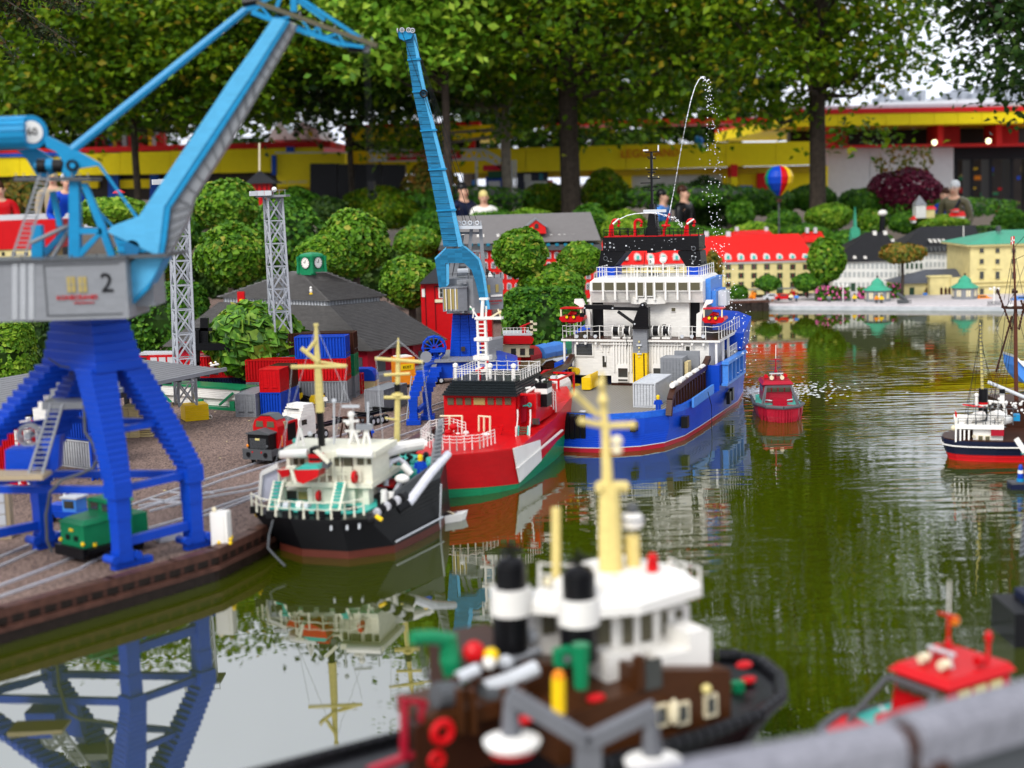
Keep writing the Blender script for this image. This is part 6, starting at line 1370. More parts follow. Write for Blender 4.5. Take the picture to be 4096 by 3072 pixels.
# dredge pipes
silver = mat('silver_grey', (.60,.60,.64), .22, 'flat', metal=.15, scale=40)
def wt(pts, r, name='dredge_pipe', mm=None, n=10): P(ds, name, MB().tube([W(u,v,y) for u,v,y in pts], r, n), mm or silver, w=1)
wt([(372,454,5.35),(385,452,5.42),(402,447,5.5),(422,444,5.56),(425,446,5.56)], .024, mm=whs)
wt([(403,508,5.16),(410,501,5.2),(430,474,5.35),(448,454,5.5)], [.016,.018,.018,.016]); wt([(398,510,5.15),(409,503,5.17)], .019, 'pipe_shoe', flat('black'))
for i,(u_,v_) in enumerate(((376,513),(381,509.5),(386,507),(391,504),(396,501),(401,498))): wt([(u_,v_,5.1),(u_+4,v_-2.6,5.12)], .019 if i%2 else .016, 'pipe_joint', silver if i%2 == 0 else flat('black'))
wt([(368,519,5.08),(374,517,5.08)], .022, 'drag_head', flat('black')); wt([(376,516,5.06),(382,520,5.05)], .008, 'yellow_claw', flat('yellow'))
wt([(386,486,5.4),(386,470,5.42),(391,462,5.44),(399,459,5.46),(404,463,5.46),(410,470,5.46)], .011, 'vent_arch'); wt([(402,465,5.4),(411,474,5.4)], .014, 'vent_mouth', whs)
wt([(392,502,5.3),(395,492,5.32),(401,481,5.32)], .010, 'boom_arm'); P(ds, 'boom_head', MB().ball(W(402,478.5,5.3), .022, 10, 6, (1.3,1,.8)), whs, w=1)
wt([(384,506,5.2),(384,490,5.2)], .012, 'bollard_post', whs); wt([(390,508,5.22),(391,492,5.22)], .012, 'bollard_post', whs)
wt([(377,488,5.5),(377,456,5.5)], .006, 'turquoise_post', flat('turq')); wt([(371,476,5.5),(392,478,5.5)], .006, 'cable', flat('lgrey')); wt([(371,483,5.48),(393,485,5.5)], .010, 'brown_beam', flat('brown'))
P(ds, 'hold_coaming', MB().slab([(370,486),(386,487),(386,499),(370,498)], 5.42, .3), flat('lgrey'), w=1); P(ds, 'hold_rim', MB().slab([(369.5,484.2),(394,486),(394,488),(369.5,486.4)], 5.40, .34), flat('red'), w=1)
P(ds, 'fore_deck', MB().prism([(-.52,5.55),(-.33,5.50),(-.31,5.80),(-.50,5.95)], 'z', .20, .235), c('turq'), w=1)
g = MB();
for i in range(26): g.ball(W(rnd.uniform(398,428), rnd.uniform(462,480), 5.55), rnd.uniform(.006,.014), 6, 4)
P(ds, 'deck_machinery', g, flat('turq'), world=True, kind='stuff')
g = MB();
for i in range(16): g.ball(W(rnd.uniform(392,428), rnd.uniform(452,464), 5.6), rnd.uniform(.008,.016), 6, 4)
P(ds, 'deck_machinery', g, flat('black'), world=True, kind='stuff')
g = MB(); g.slab([(438,420),(443,420),(440,470),(430,474),(431,455)], 5.45, .03)
for i in range(12): g.slab([(430+i*.7,472-i*4.2),(440+i*.3,470-i*4.2),(440+i*.3,471.2-i*4.2),(430+i*.7,473.2-i*4.2)], 5.44, .035)
P(ds, 'ladder_mast', g, flat('grey'), w=1)
# masts
straw = mat('mast_straw', (.66,.55,.20), .45)
def mast(pts, r, Y, name='mast', mm=None, root=ds): P(root, name, MB().tube([W(u,v,Y) for u,v in pts], r, 8), mm or straw, w=1)
MY1 = 5.42
mast([(320,412),(318.5,378),(316.5,345),(316,324)], [.017,.015,.010,.006], MY1); mast([(322,450),(321,430),(319.5,410)], .014, MY1, mm=flat('black')); P(ds, 'mast_top', MB().cyl(W(316,323.5,MY1), W(316,326,MY1), .010), straw, w=1)
for a,b_,r_ in (((291,367),(346,366),.008),((301,348),(318,362),.009),((306,353),(316,340),.007),((321,362),(347,366),.005)): mast([a,b_], r_, MY1-.01, 'mast_arm')
MY2 = 5.62
mast([(396.5,476),(397,440),(397.5,400),(398,360),(398.3,338)], [.016,.012,.011,.009,.003], MY2); P(ds, 'mast_band', MB().cyl(W(397.2,384,MY2), W(397.3,391.5,MY2), .0125), flat('black'), w=1)
for a,b_,r_ in (((375,358.5),(423,362),.007),((384,375),(410,373.5),.006),((384,397.5),(410,397.5),.007),((385,418),(397,420),.004)): mast([a,b_], r_, MY2-.01, 'mast_arm')
P(ds, 'mast_platform', MB().lathe([(.022,0),(.024,.004),(.022,.010)], W(397.5,396,MY2), 12), straw, w=1)
mast([(352,446),(351.5,420),(351,412)], .009, 5.4, 'radar_post', whs); P(ds, 'radar_ball', MB().ball(W(351,414.5,5.4), .014), whs, w=1); P(ds, 'radar_bar', MB().bar(W(342,406.3,5.4), W(359.5,406.3,5.4), .012,.010), flat('lgrey'), w=1)
P(ds, 'radar_bar', MB().bar(W(343,421,5.4), W(359,421,5.4), .012,.008).bar(W(345,431,5.4), W(361,431,5.4), .012,.008), whs, w=1)
for u_ in (334,357,368): mast([(u_,447),(u_,402 if u_ != 357 else 424)], .004, 5.45, 'aerial', flat('lgrey'))
for (a,b_) in (((348,447),(354,430)),((360,447),(354,430)),((363,447),(366,428)),((371,447),(366,428)),((296,446),(300,428)),((304,446),(300,428))): mast([a,b_], .006, 5.36, 'tripod_leg', whs)
P(ds, 'grey_hood', MB().bar(W(356,427,5.36), W(373,427,5.36), .03,.02), flat('grey'), w=1)
for u_,v_,k_ in ((300,430,'green'),(310,434,'lgrey'),(295,441,'turq'),(348,423,'white'),(334,401,'lgrey')): P(ds, 'deck_lantern', MB().ball(W(u_,v_,5.38), .010), flat(k_), w=1)
for a,b_ in (((316,326),(262,508)),((316,326),(372,452)),((398,340),(376,358)),((398,340),(422,361)),((376,358),(388,500)),((422,361),(436,470)),((347,366),(334,448)),((292,367),(284,452))): mast([a,b_], .0009, 5.46, 'rigging', flat('lgrey'))
figure('toy sailor in blue overalls standing on the dredger turquoise foredeck', W(421,478,5.48), 0, 'blue', 'blue', 'yellow', h=.095)
g = MB(); g.tube([W(441,484,5.5), W(440.5,500,5.5), W(440,520,5.5), W(440,532,5.52)], .004, 5); P(ds, 'mooring_line', g, flat('lgrey'), w=1)
g = MB(); g.tube([W(273,520,5.0), W(269,535,5.0), W(268,548,4.98), W(275,556,4.95), W(285,566,4.9)], .004, 5); P(ds, 'mooring_line', g, flat('dgrey'), w=1)
q = G(452,521,0); t = T('dinghy', 'tiny white dinghy floating between dredger bow and red ship', 'dinghy', q, R(-60)); P(t, 'hull', MB().loft([[(-.02,-.05,-.01),(.02,-.05,-.01),(.022,.03,-.01),(0,.06,-.01),(-.022,.03,-.01)],[(-.028,-.058,.03),(.028,-.058,.03),(.03,.035,.03),(0,.075,.036),(-.03,.035,.03)]]), whs); P(t, 'inside', MB().box(-.018,.018,-.045,.03,.0305,.0325), flat('black')); P(t, 'bench', MB().box(-.024,.024,-.01,.0,.034,.038), flat('cream'))
# ================================================================== foreground tug
tg = T('steam_tug', 'out of focus brown and white tug with twin black and white funnels, in the foreground', 'tug', (.13,3.05,0), R(30))
f5 = Fr(tg)
brn = mat('tug_brown', (.055,.018,.005), .35);
def TR(name, m_, u0, u1, v0, v1, y, th, par=None): return f5.R(name, m_, u0, u1, v0, v1, y, th, par)
def TS(name, m_, px, y, th, par=None): return f5.S(name, m_, px, y, th, par)
# hull: low black hull with a rope fender round the bow
hb_ = [(-1.1,.16),(-.3,.19),(.3,.27),(.5,.25),(.585,.19),(.61,.10),(.58,.0),(.50,-.10),(.38,-.16),(.2,-.18),(-.1,-.19),(-.5,-.2),(-1.1,-.2)]
hw_ = [(-1.0,.12),(-.3,.15),(.28,.22),(.44,.2),(.50,.15),(.52,.08),(.49,.0),(.42,-.07),(.32,-.12),(.18,-.15),(-.1,-.16),(-.5,-.17),(-1.0,-.17)]
hull(tg, [ringz(hw_,-.1),ringz(hw_,.02),[(x,y,.125+.06*max(0,x-.5)) for x,y in hb_]], [(0,2,'hull',flat('black',.5))], False)
g = MB(); pts = [(x,y,.135+.06*max(0,x-.5)) for x,y in hb_]
for a, b_ in zip(pts, pts[1:]+pts[:1]):
    a, b_ = V(a), V(b_); k = max(2, int((b_-a).length/.03))
    for i in range(k): p = a.lerp(b_,i/k); q = a.lerp(b_,(i+.85)/k); g.cyl(p, q, .017, n=8)
P(tg, 'rope_fender', g, flat('black',.7), kind='stuff')
# brown side casing with portholes, read on the near side
TS('side_casing', brn, [(560,724),(575,712),(640,690),(640,670),(731,670),(731,722),(690,741),(640,760),(560,780)], -.14, .40)
TS('aft_casing', brn, [(530,664),(606,664),(606,700),(570,716),(548,740),(520,740)], .02, .26)
TR('engine_casing', c('brown'), 470, 530, 652, 705, .08, .2)
for u_,v_ in ((663,716),(684,714),(712,706)):
    fr_ = TR('window_frame', flat('cream'), u_-6, u_+6, v_-11, v_+11, -.150, .01); TR('window', glassm, u_-3.6, u_+3.6, v_-8, v_+7, -.154, .005, fr_)
P(tg, 'side_lamp', MB().ball(f5.at(706.5,689,-.15), .012), flat('straw')); P(tg, 'white_rope_eye', MB().ball(f5.at(674,712,-.16), .017, sc=(.7,.7,1.8)), flat('cream'))
TR('dark_doorway', glassm, 645.5, 662, 660, 689, -.146, .01); TR('door_post', brn, 638, 645, 657, 690, -.150, .02)
# white upper house
TS('house_front', whs, [(662,657),(690,650),(690,634),(705,628),(711,630),(711,673),(663,689)], -.10, .24)
TR('house', whs, 596, 662, 648, 660, -.02, .22); TS('house_step', whs, [(607,656),(645,651),(645,680),(608,690)], -.06, .2)
wh_ = TR('wheelhouse', whs, 597, 690, 614, 655, .00, .20);
for a,b_,v0,v1 in ((598,611,612,645),(624,633,613,644),(642,652,612,641),(663,667,611,634),(677,683,610,632)): TR('window', flat('smoke',.15), a, b_, v0, v1, -.006, .006, wh_)
for a in (612,634.5,653.5,669): TR('pillar', whs, a, a+6, 612, 650, -.010, .012)
TR('aft_house', whs, 535, 598, 606, 665, .10, .08); TR('window', flat('smoke'), 543, 556, 608, 634, .094, .006)
g = MB(); a_, b_, c_, d_ = f5.at(594,612,-.04), f5.at(640,615,-.08), f5.at(701,600,-.02), f5.at(679,580,.22)
TR('roof_edge', whs, 530, 600, 596, 608, .06, .09)
e_ = f5.at(530,585,.26); zz = a_.z
out = [(f5.at(532,600,.06).x,.06),(a_.x,-.05),(b_.x,-.085),(c_.x-.02,-.05),(c_.x,.03),(c_.x-.05,.24),(f5.at(575,585,.26).x,.24)]
g.loft([[(x,y,zz-.012) for x,y in out],[(x,y,zz+.012) for x,y in out],[(x*.9+.02,y*.8+.03,zz+.035) for x,y in out]]); P(tg, 'wheelhouse_roof', g, whs)
rail(tg, [f5.at(670,588,.05), f5.at(700,596,.05)], .07, .04, r=.004); rail(tg, [f5.at(540,588,.2), f5.at(596,590,.2)], .06, .05, r=.004)
# funnels
def funnel(uc, w, vt, v1, v2, vb, y):
    fn = None
    for i,(va,vb_,m_,k_) in enumerate(((vt,v1,flat('black'),.90),(v1,v2,whs,1.15),(v2,vb,flat('black'),1.0))):
        p0, p1 = f5.at(uc,vb_,y), f5.at(uc,va,y); r_ = abs(f5.at(uc+w/2,vb_,y).x-f5.at(uc-w/2,vb_,y).x)/2*k_
        g = MB().cyl((p0.x,y,p0.z+.0006*i), (p0.x,y,p1.z), r_, n=20)
        if i == 0: fn = P(tg, 'funnel', g, m_)
        else: o = P(tg, 'funnel_band', g, m_); o.parent = fn
    p = f5.at(uc,vt,y); o = P(tg, 'funnel_cap', MB().lathe([(r_*.75,0),(r_*.7,.012),(.006,.02),(.006,.05)], p, 12).ball(p+V((-.018,0,.03)),.008).ball(p+V((.018,0,.03)),.008), flat('black')); o.parent = fn
funnel(579, 31, 573, 597, 623, 660, -.02); funnel(511, 31, 564, 587, 613, 650, .09)
# masts
def tm(pts, r, y, name, m_, n=8): P(tg, name, MB().tube([f5.at(u,v,y) for u,v in pts], r, n), m_)
strw = mat('tug_mast', (.70,.56,.20), .5)
YM = .12
tm([(612,592),(610,540),(609,487)], [.030,.028,.024], YM, 'main_mast', strw); tm([(608,500),(606,440),(603,400),(602,372)], [.014,.011,.008,.004], YM, 'main_mast', strw)
tm([(577,396),(598,416)], .007, YM, 'mast_arm', strw); tm([(581,421),(607,426),(634,425)], .008, YM, 'mast_arm', strw); tm([(598,487),(626,487)], .014, YM, 'mast_arm', strw)
for u_,v_,s_ in ((601,384,.010),(603,400,.012),(575,394,.009),(582,421,.009),(633,425,.009)): P(tg, 'mast_fitting', MB().ball(f5.at(u_,v_,YM-.01), s_), strw)
P(tg, 'radar_ball', MB().ball(f5.at(617,441,YM-.02), .014), flat('cream')); P(tg, 'radar_ball', MB().ball(f5.at(617,450,YM-.02), .013), flat('cream'))
tm([(556,578),(556,540),(556,508)], .011, .2, 'signal_mast', strw); tm([(634,596),(633,560),(632,535)], .018, YM, 'radar_post', strw)
P(tg, 'radar_dome', MB().ball(f5.at(632,521,YM), .030, 14, 8, (1,1,.75)), whs); P(tg, 'radar_dome_band', MB().cyl(f5.at(632,519,YM), f5.at(632,517,YM), .0305, n=14), flat('navy')); P(tg, 'radar_top', MB().ball(f5.at(632,509,YM), .016), flat('dgrey'))
tm([(652.5,585),(652.5,562)], .014, .05, 'red_lamp', flat('red')); P(tg, 'red_lamp_top', MB().ball(f5.at(652.5,558,.05), .013), flat('red'))
for u_,v_ in ((615,578),(634,582),(645,586),(628,590),(548,582)): P(tg, 'roof_fitting', MB().ball(f5.at(u_,v_,.06), .012), flat('cream'))
# ventilators, posts, deck clutter at the stern
tm([(581,688),(581,664),(581,644)], [.016,.018,.020], -.12, 'green_ventilator', flat('green')); TR('green_box', flat('green'), 560, 575, 650, 667, -.08, .03); P(tg, 'ventilator_mouth', MB().cyl(f5.at(567,659,-.085), f5.at(567,659,-.09), .008, n=10), flat('dgrey'))
tm([(558.5,713),(558.5,678)], .015, -.18, 'yellow_post', flat('yellow')); P(tg, 'post_cap', MB().ball(f5.at(558.5,676,-.18), .013), flat('orange'))
tm([(412,638),(432,637),(450,640)], .016, .02, 'green_crane_arm', flat('green')); tm([(448,636),(450,660),(454,678),(466,684)], [.020,.024,.022,.014], .02, 'green_crane_arm', flat('green')); tm([(419,645),(428,680)], .004, .02, 'stay', flat('dgrey'))
P(tg, 'red_buoy', MB().ball(f5.at(474,652,.0), .024, 12, 8), flat('red')); P(tg, 'yellow_cap', MB().ball(f5.at(491,656,-.02), .018, 10, 6), flat('yellow')); P(tg, 'white_cap', MB().ball(f5.at(489,663,-.03), .015, 10, 6), whs)
tm([(458,678),(478,669)], .014, -.04, 'grey_roller', flat('lgrey')); tm([(484,688),(510,680),(536,668)], .018, -.04, 'grey_roller', flat('lgrey')); tm([(500,664),(540,650)], .010, .06, 'grey_rail', flat('grey')); P(tg, 'vent_ball', MB().ball(f5.at(506,663,.02), .018), flat('lgrey')); P(tg, 'vent_ball', MB().ball(f5.at(532,636,.10), .016), flat('lgrey'))
for u_ in (446,493): P(tg, 'winch_drum', MB().cyl(f5.at(u_-11,696,-.04), f5.at(u_+11,694,-.04), .028, n=14), flat('dgrey'))
TR('winch_bed', brn, 430, 530, 706, 722, -.08, .16); TR('aft_bulkhead', c('brown'), 416, 500, 716, 775, -.06, .05)
for u_ in (470,472): pass
for u_ in (460,472,505,522): TR('frame_post', brn, u_, u_+5, 690, 735, -.10, .02)
P(tg, 'red_wheel', MB().ring(f5.at(442.5,732,-.12), .020, .009, 'y', 14, 6), flat('red')); P(tg, 'red_wheel', MB().ring(f5.at(437,760,-.12), .014, .007, 'y', 12, 6), flat('red'))
g = MB()
for px in ([(404,700),(408,700),(408,760),(404,760)], [(422,703),(426,703),(426,752),(422,752)], [(403,699),(428,702),(428,706),(403,703)], [(370,770),(428,748),(428,752),(372,775)]): f5.slab(g, px, -.05, .02)
P(tg, 'stern_frame', g, flat('dred'))
g = MB();
for i in range(30): g.ball(f5.at(rnd.uniform(440,560), rnd.uniform(672,712), rnd.uniform(-.05,.06)), rnd.uniform(.006,.016), 7, 4)
P(tg, 'deck_fittings', g, c('brown'), kind='stuff')
for u_,v_,k_ in ((517,722,'red'),(524,720,'red'),(561,721,'red'),(596,698,'red'),(744,661,'red'),(748,676,'red')): P(tg, 'red_fitting', MB().ball(f5.at(u_,v_+ (0 if u_ < 700 else 4),-.12 if u_ < 700 else .02), .016, sc=(1.5,1,.6)), flat(k_))
P(tg, 'green_bollard', MB().cyl(f5.at(738,694,.0), f5.at(738,682,.0), .017, n=12), flat('green'))
P(tg, 'fore_deck', MB().loft([ringz([(x*.94,y*.9+.01) for x,y in hb_], .126), ringz([(x*.94,y*.9+.01) for x,y in hb_], .130)]), flat('black',.6))
# ------------------------------------------------------------------ double-armed bracket with white-disc lamps right in front of the tug
YL = 2.55
lp = T('double_lamp', 'blurred grey Y shaped bracket carrying two hanging lamps with white discs, nearest the camera', 'lamp', W(586,800,YL))
silv = mat('zinc_grey', (.15,.155,.17), .4, 'flat', metal=.2)
g = MB();
P(lp, 'arm', MB().bar(W(508,694,YL), W(588,742,YL), .030, .028), silv, w=1); P(lp, 'arm', MB().bar(W(588,742,YL), W(656,709,YL), .030, .028), silv, w=1)
P(lp, 'post', MB().bar(W(588,740,YL+.01), W(588,830,YL+.01), .050, .04), silv, w=1)
for u0,v0,u1,v1 in ((510,700,512,740),(650,712,653,760)):
    a, b_ = W(u0,v0,YL), W(u1,v1,YL); l_ = P(lp, 'lamp_stem', MB().cyl(a, b_, .012, .022, n=12), silv, w=1)
    o = P(lp, 'lamp_disc', MB().lathe([(.020,.012),(.040,.006),(.055,.0),(.052,-.010),(.02,-.012)], b_, 20), whs, w=1); o.parent = l_
    o = P(lp, 'red_ring', MB().lathe([(.040,-.014),(.042,-.024),(.02,-.026)], b_, 18), flat('red'), w=1); o.parent = l_
# ------------------------------------------------------------------ visitors' railing
YR = 2.0
rl_ = T('handrail', 'grey rounded handrail of plastic boards with a brown joint, crossing the lower right corner', 'handrail', W(930,700,YR))
board = ground_mat('weathered_board', (.13,.13,.15), (.27,.27,.30), 60, .5)
def plank(a, b_, name, m_, h_=.066, w=.085):
    d = (b_-a).normalized(); nn_ = V((-d.y,d.x,0)).normalized(); upv = V((0,0,1)); prof = []
    for k in range(9): t_ = math.pi*k/8; prof.append((math.cos(t_)*w/2, math.sin(t_)*.030))
    prof += [(-w/2,-h_+.02),(w/2,-h_+.02)]
    g = MB(); g.loft([[a+nn_*p[0]+upv*p[1] for p in prof],[b_+nn_*p[0]+upv*p[1] for p in prof]]); return P(rl_, name, g, m_, w=1)
A1, A2 = W(640,793,1.80), W(889,741,2.0); B1, B2 = W(903,734,2.02), W(1120,674,2.3)
plank(A1, A2, 'rail_board', board); plank(B1, B2, 'rail_board', board)
pj = (A2+B1)/2
P(rl_, 'joint', MB().cyl(A2+V((-.004,0,-.012)), B1+V((.006,0,-.014)), .032, n=12), c('brown'), w=1)
P(rl_, 'post', MB().box(pj.x+.02,pj.x+.075,pj.y-.02,pj.y+.04,-.2,pj.z-.035), c('brown'), w=1)
g = MB(); d = (B2-B1).normalized(); g.loft([[B1+V((.06,0,-.05)), B2+V((0,0,-.05)), B2+V((0,0,-.5)), B1+V((.06,0,-.5))],[B1+V((.065,.02,-.05)), B2+V((.005,.02,-.05)), B2+V((.005,.02,-.5)), B1+V((.065,.02,-.5))]]); P(rl_, 'infill_panel', g, flat('dgrey',.7), w=1)
g = MB(); g.loft([[A1+V((0,0,-.055)), A2+V((-.02,0,-.055)), A2+V((-.02,0,-.5)), A1+V((0,0,-.5))],[A1+V((.005,.02,-.055)), A2+V((-.015,.02,-.055)), A2+V((-.015,.02,-.5)), A1+V((.005,.02,-.5))]]); P(rl_, 'infill_panel', g, flat('dgrey',.7), w=1)
# ------------------------------------------------------------------ pilot boats
def pilot(label, p, rz, s, group, dark='dred'):
    t = T('pilot_boat', label, 'pilot boat', p, rz, group); m_ = c(dark); q = MB
    def o_(k, z): return [(x*k, y*(1.02 if k > .9 else 1), z) for x, y in ((-.12,.30),(-.135,.0),(-.13,-.14),(-.09,-.24),(0,-.29),(.09,-.24),(.13,-.14),(.135,.0),(.12,.30))]
    P(t, 'hull', q().loft([o_(.84,-.06), o_(.88,.0), o_(.96,.03), [(x,y,z+.02*(y < -.1)) for x,y,z in o_(1,.066)]]), m_)
    P(t, 'deck', q().loft([o_(.93,.0702), o_(.93,.075)]), flat('turq'))
    g = q(); o2 = [(x,y,z+.02*(y < -.1)) for x,y,z in o_(1.0,.066)]
    for a, b_ in zip(o2, o2[1:]): g.cyl(a, b_, .010, n=7)
    P(t, 'fender', g, flat('dgrey',.7))
    g = q()
    for i in range(15): x = -.11+i*.0157; g.bar((x,-.29+abs(x)**1.6*3.4+.0,-.01),(x,-.298+abs(x)**1.6*3.4,.07),.005)
    P(t, 'bow_ribs', g, m_)
    P(t, 'cabin', q().loft([[(-.085,-.02,.072),(.085,-.02,.072),(.085,.20,.072),(-.085,.20,.072)],[(-.080,-.005,.18),(.080,-.005,.18),(.080,.20,.18),(-.080,.20,.18)]]), m_)
    for i in range(4): P(t, 'window', q().box(-.070+i*.037,-.070+i*.037+.030,-.017,-.006,.137,.166), flat('smoke',.1))
    for i in range(3):
        for sx_ in (-1,1): P(t, 'side_window', q().box(sx_*.0815-.003,sx_*.0815+.003,.02+i*.055,.06+i*.055,.137,.166), flat('straw' if dark == 'red' else 'smoke',.15))
    P(t, 'roof', q().loft([[(-.092,-.025,.1805),(.092,-.025,.1805),(.092,.21,.1805),(-.092,.21,.1805)],[(-.078,-.005,.198),(.078,-.005,.198),(.078,.20,.198),(-.078,.20,.198)]]), m_)
    g = q()
    for sx_ in (-1,1): g.bar((sx_*.105,-.14,.075),(sx_*.072,-.045,.172),.010); g.bar((sx_*.095,-.155,.075),(sx_*.068,-.05,.172),.006)
    g.bar((-.074,-.045,.172),(.074,-.045,.172),.011); P(t, 'portal_frame', g, flat('dgrey',.5))
    P(t, 'foredeck_hatch', q().box(-.04,.04,-.12,-.05,.0755,.105), m_); P(t, 'rail_wire', q().tube([(-.08,-.06,.098),(0,-.085,.09),(.08,-.06,.098)],.004), flat('lgrey'))
    for i,(x,y) in enumerate(((-.03,.03),(.03,.03),(-.055,.10),(.06,.12))): P(t, 'roof_light', q().cyl((x,y-.012,.214),(x,y+.012,.214),.012,n=10), flat('cream') if i < 2 else flat('red'))
    P(t, 'light_bar', q().box(-.04,.04,.05,.06,.232,.238).cyl((-.035,.055,.2),(-.025,.055,.235),.003).cyl((.035,.055,.2),(.025,.055,.235),.003), flat('lgrey'))
    P(t, 'mast', q().cyl((0,.08,.198),(0,.08,.32),.005,.004,n=7).bar((-.03,.08,.315),(.03,.08,.315),.005).ball((0,.08,.245),.011), m_); P(t, 'aerial', q().cyl((0,.08,.32),(.001,.08,.40),.0022,n=5), whs)
    for sx_ in (-1,1): rail(t, [(sx_*.125,.05,.082),(sx_*.12,.28,.082)], .045, .07, flat('lgrey'))
    t.scale = (s,s,s); return t
p = G(785,421,0); pilot('crimson pilot boat with white aerial, alone on open water beside the supply ship', (p.x,p.y+.22,0), R(-4), .98, 'pilot boats')
p = G(832,748,.078); t = pilot('red pilot boat with dark portal frames behind the grey handrail, lower right', (p.x+.25,p.y+.15,0), R(-58), 1.0, 'pilot boats', 'red')
P(t, 'orange_lamp', MB().ball((.0,.10,.30),.013), flat('orange'))
P(t, 'red_lamp', MB().cyl((.03,.185,.20),(.03,.185,.235),.005).ball((.03,.185,.25),.012,sc=(.8,.8,1.4)), flat('red'))
# a dark launch touching the right edge
p = W(1052,690,3.9); t = T('dark_launch', 'dark launch with pale grey dome, cut by the right edge behind the red boat', 'boat', (p.x,3.9,0)); P(t, 'hull', MB().box(-.11,.3,0,.2,-.05,.10), flat('black')); P(t, 'superstructure', MB().box(-.05,.3,.02,.18,.101,.125), flat('navy')); P(t, 'grey_dome', MB().ball((.0,.08,.13),.04,12,8,(1,1,.8)), flat('grey'))
p = G(1019,560,0); t = T('striped_bow', 'grey plank striped bow of a boat cut by the right edge of the picture', 'boat', (p.x,p.y,0))
for i in range(14): P(t, 'hull_plank', MB().loft([[(.0-.003*i,0-.01*i,.01+i*.012),(.3,.3,.01+i*.012),(.3,.35,.01+i*.012)],[(.0-.003*i,0-.01*i,.0205+i*.012),(.3,.3,.0205+i*.012),(.3,.35,.0205+i*.012)]]), flat('dgrey' if i % 2 else 'grey',.5))
# ------------------------------------------------------------------ old steamer and its red neighbour at the right
YS = 6.55
sm = T('steamer', 'old black hulled steamer with cream deckhouse, black funnel and white barrels on its roof', 'ship', G(985,459,0), R(-16))
f6 = Fr(sm)
oL = f6.at(948,436,0);
def so(k, z, dx=0): return [(x*k+dx, y*k+.10*(1-k), z) for x, y in ((-.20,.02),(-.19,-.04),(-.15,-.08),(-.08,-.10),(.05,-.105),(.25,-.09),(.45,-.05),(.5,.1),(.4,.26),(.05,.30),(-.12,.22),(-.19,.12))]
hull(sm, [so(.80,-.05),so(.86,.02),so(.90,.034)], [(0,2,'boot_top',c('red'))], False)
hull(sm, [so(.90,.0345),so(.96,.07),so(1,.100)], [(0,2,'hull',mat('plastic_navy2',(.006,.010,.03),.3))], False)
P(sm, 'white_strake', MB().loft([so(1.01,.072),so(1.012,.077)]), whs); P(sm, 'deck', MB().loft([so(.97,.1005),so(.97,.104)]), c('brown'))
HZ = f6.at(985,432,-.07).z
f6.R('deckhouse', whs, 973, 1003, 429.5, 447, -.065, .2)
dh = f6.R('roof_edge', whs, 955, 1004, 425, 429.3, -.085, .30)
for u_,v_ in ((980.5,439.5),(987.5,439.8)): fr_ = f6.R('window_frame', flat('cream'), u_-2.6, u_+2.6, v_-4, v_+4, -.069, .004); f6.R('window', flat('smoke'), u_-2, u_+2, v_-3.3, v_+3.3, -.072, .004, fr_)
for u_,v0 in ((955,429),(959.5,429.5),(963.5,430),(968,430)): f6.R('deck_pillar', whs, u_, u_+1.7, v0, v0+13, -.085+.0, .012)
f6.R('inner_cabin', c('brown'), 960, 973, 431, 444, -.02, .1); f6.R('dark_red_stern', c('dred'), 991, 1004, 428, 436, -.082, .01)
P(sm, 'life_ring', MB().ring(f6.at(974,436.5,-.07), .006, .002,'y',10,4), flat('cream'))
for px, py, r_ in ((965.5,419,.020),(972.5,418,.021),(979,416,.022),(996,415,.022),(1001,417.5,.020),(1006,420,.020)): q = f6.at(px,py,-.02); P(sm, 'liferaft_barrel', MB().cyl(q+V((-.016,-.02,0)), q+V((.016,.02,0)), r_, n=12), whs)
q0 = f6.at(983,424,.02)
fn = P(sm, 'funnel', MB().cyl((q0.x,.04,q0.z-.02),(q0.x,.04,f6.at(983,388.5,.04).z), .021, n=16), flat('black')); z1_ = f6.at(983,402,.04).z
o = P(sm, 'funnel_band', MB().cyl((q0.x,.04,z1_-.010),(q0.x,.04,z1_), .0222, n=16), flat('red')); o.parent = fn; o = P(sm, 'funnel_band', MB().cyl((q0.x,.04,z1_-.019),(q0.x,.04,z1_-.0105), .0226, n=16), whs); o.parent = fn
g = MB()
for v_, y_ in ((407,-.08),(414.5,-.08)): g.bar(f6.at(967,v_,y_), f6.at(1016,v_+2,y_), .003)
for v_ in (408,): g.bar(f6.at(980,v_-3,.12), f6.at(1016,v_-2,.12), .003)
for i in range(7): g.bar(f6.at(968+i*7.5,407,-.08), f6.at(968+i*7.5,425,-.08), .003); g.bar(f6.at(968+i*7.5,407,-.08), f6.at(975+i*6.5,404.5,.12), .003)
P(sm, 'awning_frame', g, flat('dgrey'))
P(sm, 'red_awning_edge', MB().bar(f6.at(963,404.5,.0), f6.at(985,407.5,-.02), .012,.006), flat('red')); P(sm, 'white_ventilator', MB().cyl(f6.at(976.5,408,0), f6.at(976.5,396,0), .006).ball(f6.at(976.5,395,0),.010), whs)
straw2 = mat('thin_mast_straw', (.50,.42,.14), .5)
mst = MB().tube([f6.at(982.5,392,.03), f6.at(981,350,.03), f6.at(980,323,.03)], [.007,.006,.003], 7); P(sm, 'mast', mst, straw2)
g = MB()
for i in range(16): v_ = 326+i*4; q = f6.at(980.2+(v_-323)*.035,v_,.03); g.lathe([(.0072,0),(.0078,.002),(.0072,.004)], q, 7)
P(sm, 'mast_bands', g, flat('dgrey'))
for a, b_ in (((980,326),(966,424)),((980,326),(972,424)),((980,340),(963,424)),((980.5,335),(994,404)),((981,345),(999,405)),((980,326),(975,330))): P(sm, 'rigging', MB().cyl(f6.at(*a,.03), f6.at(*b_,.0), .0011, n=4), flat('black'))
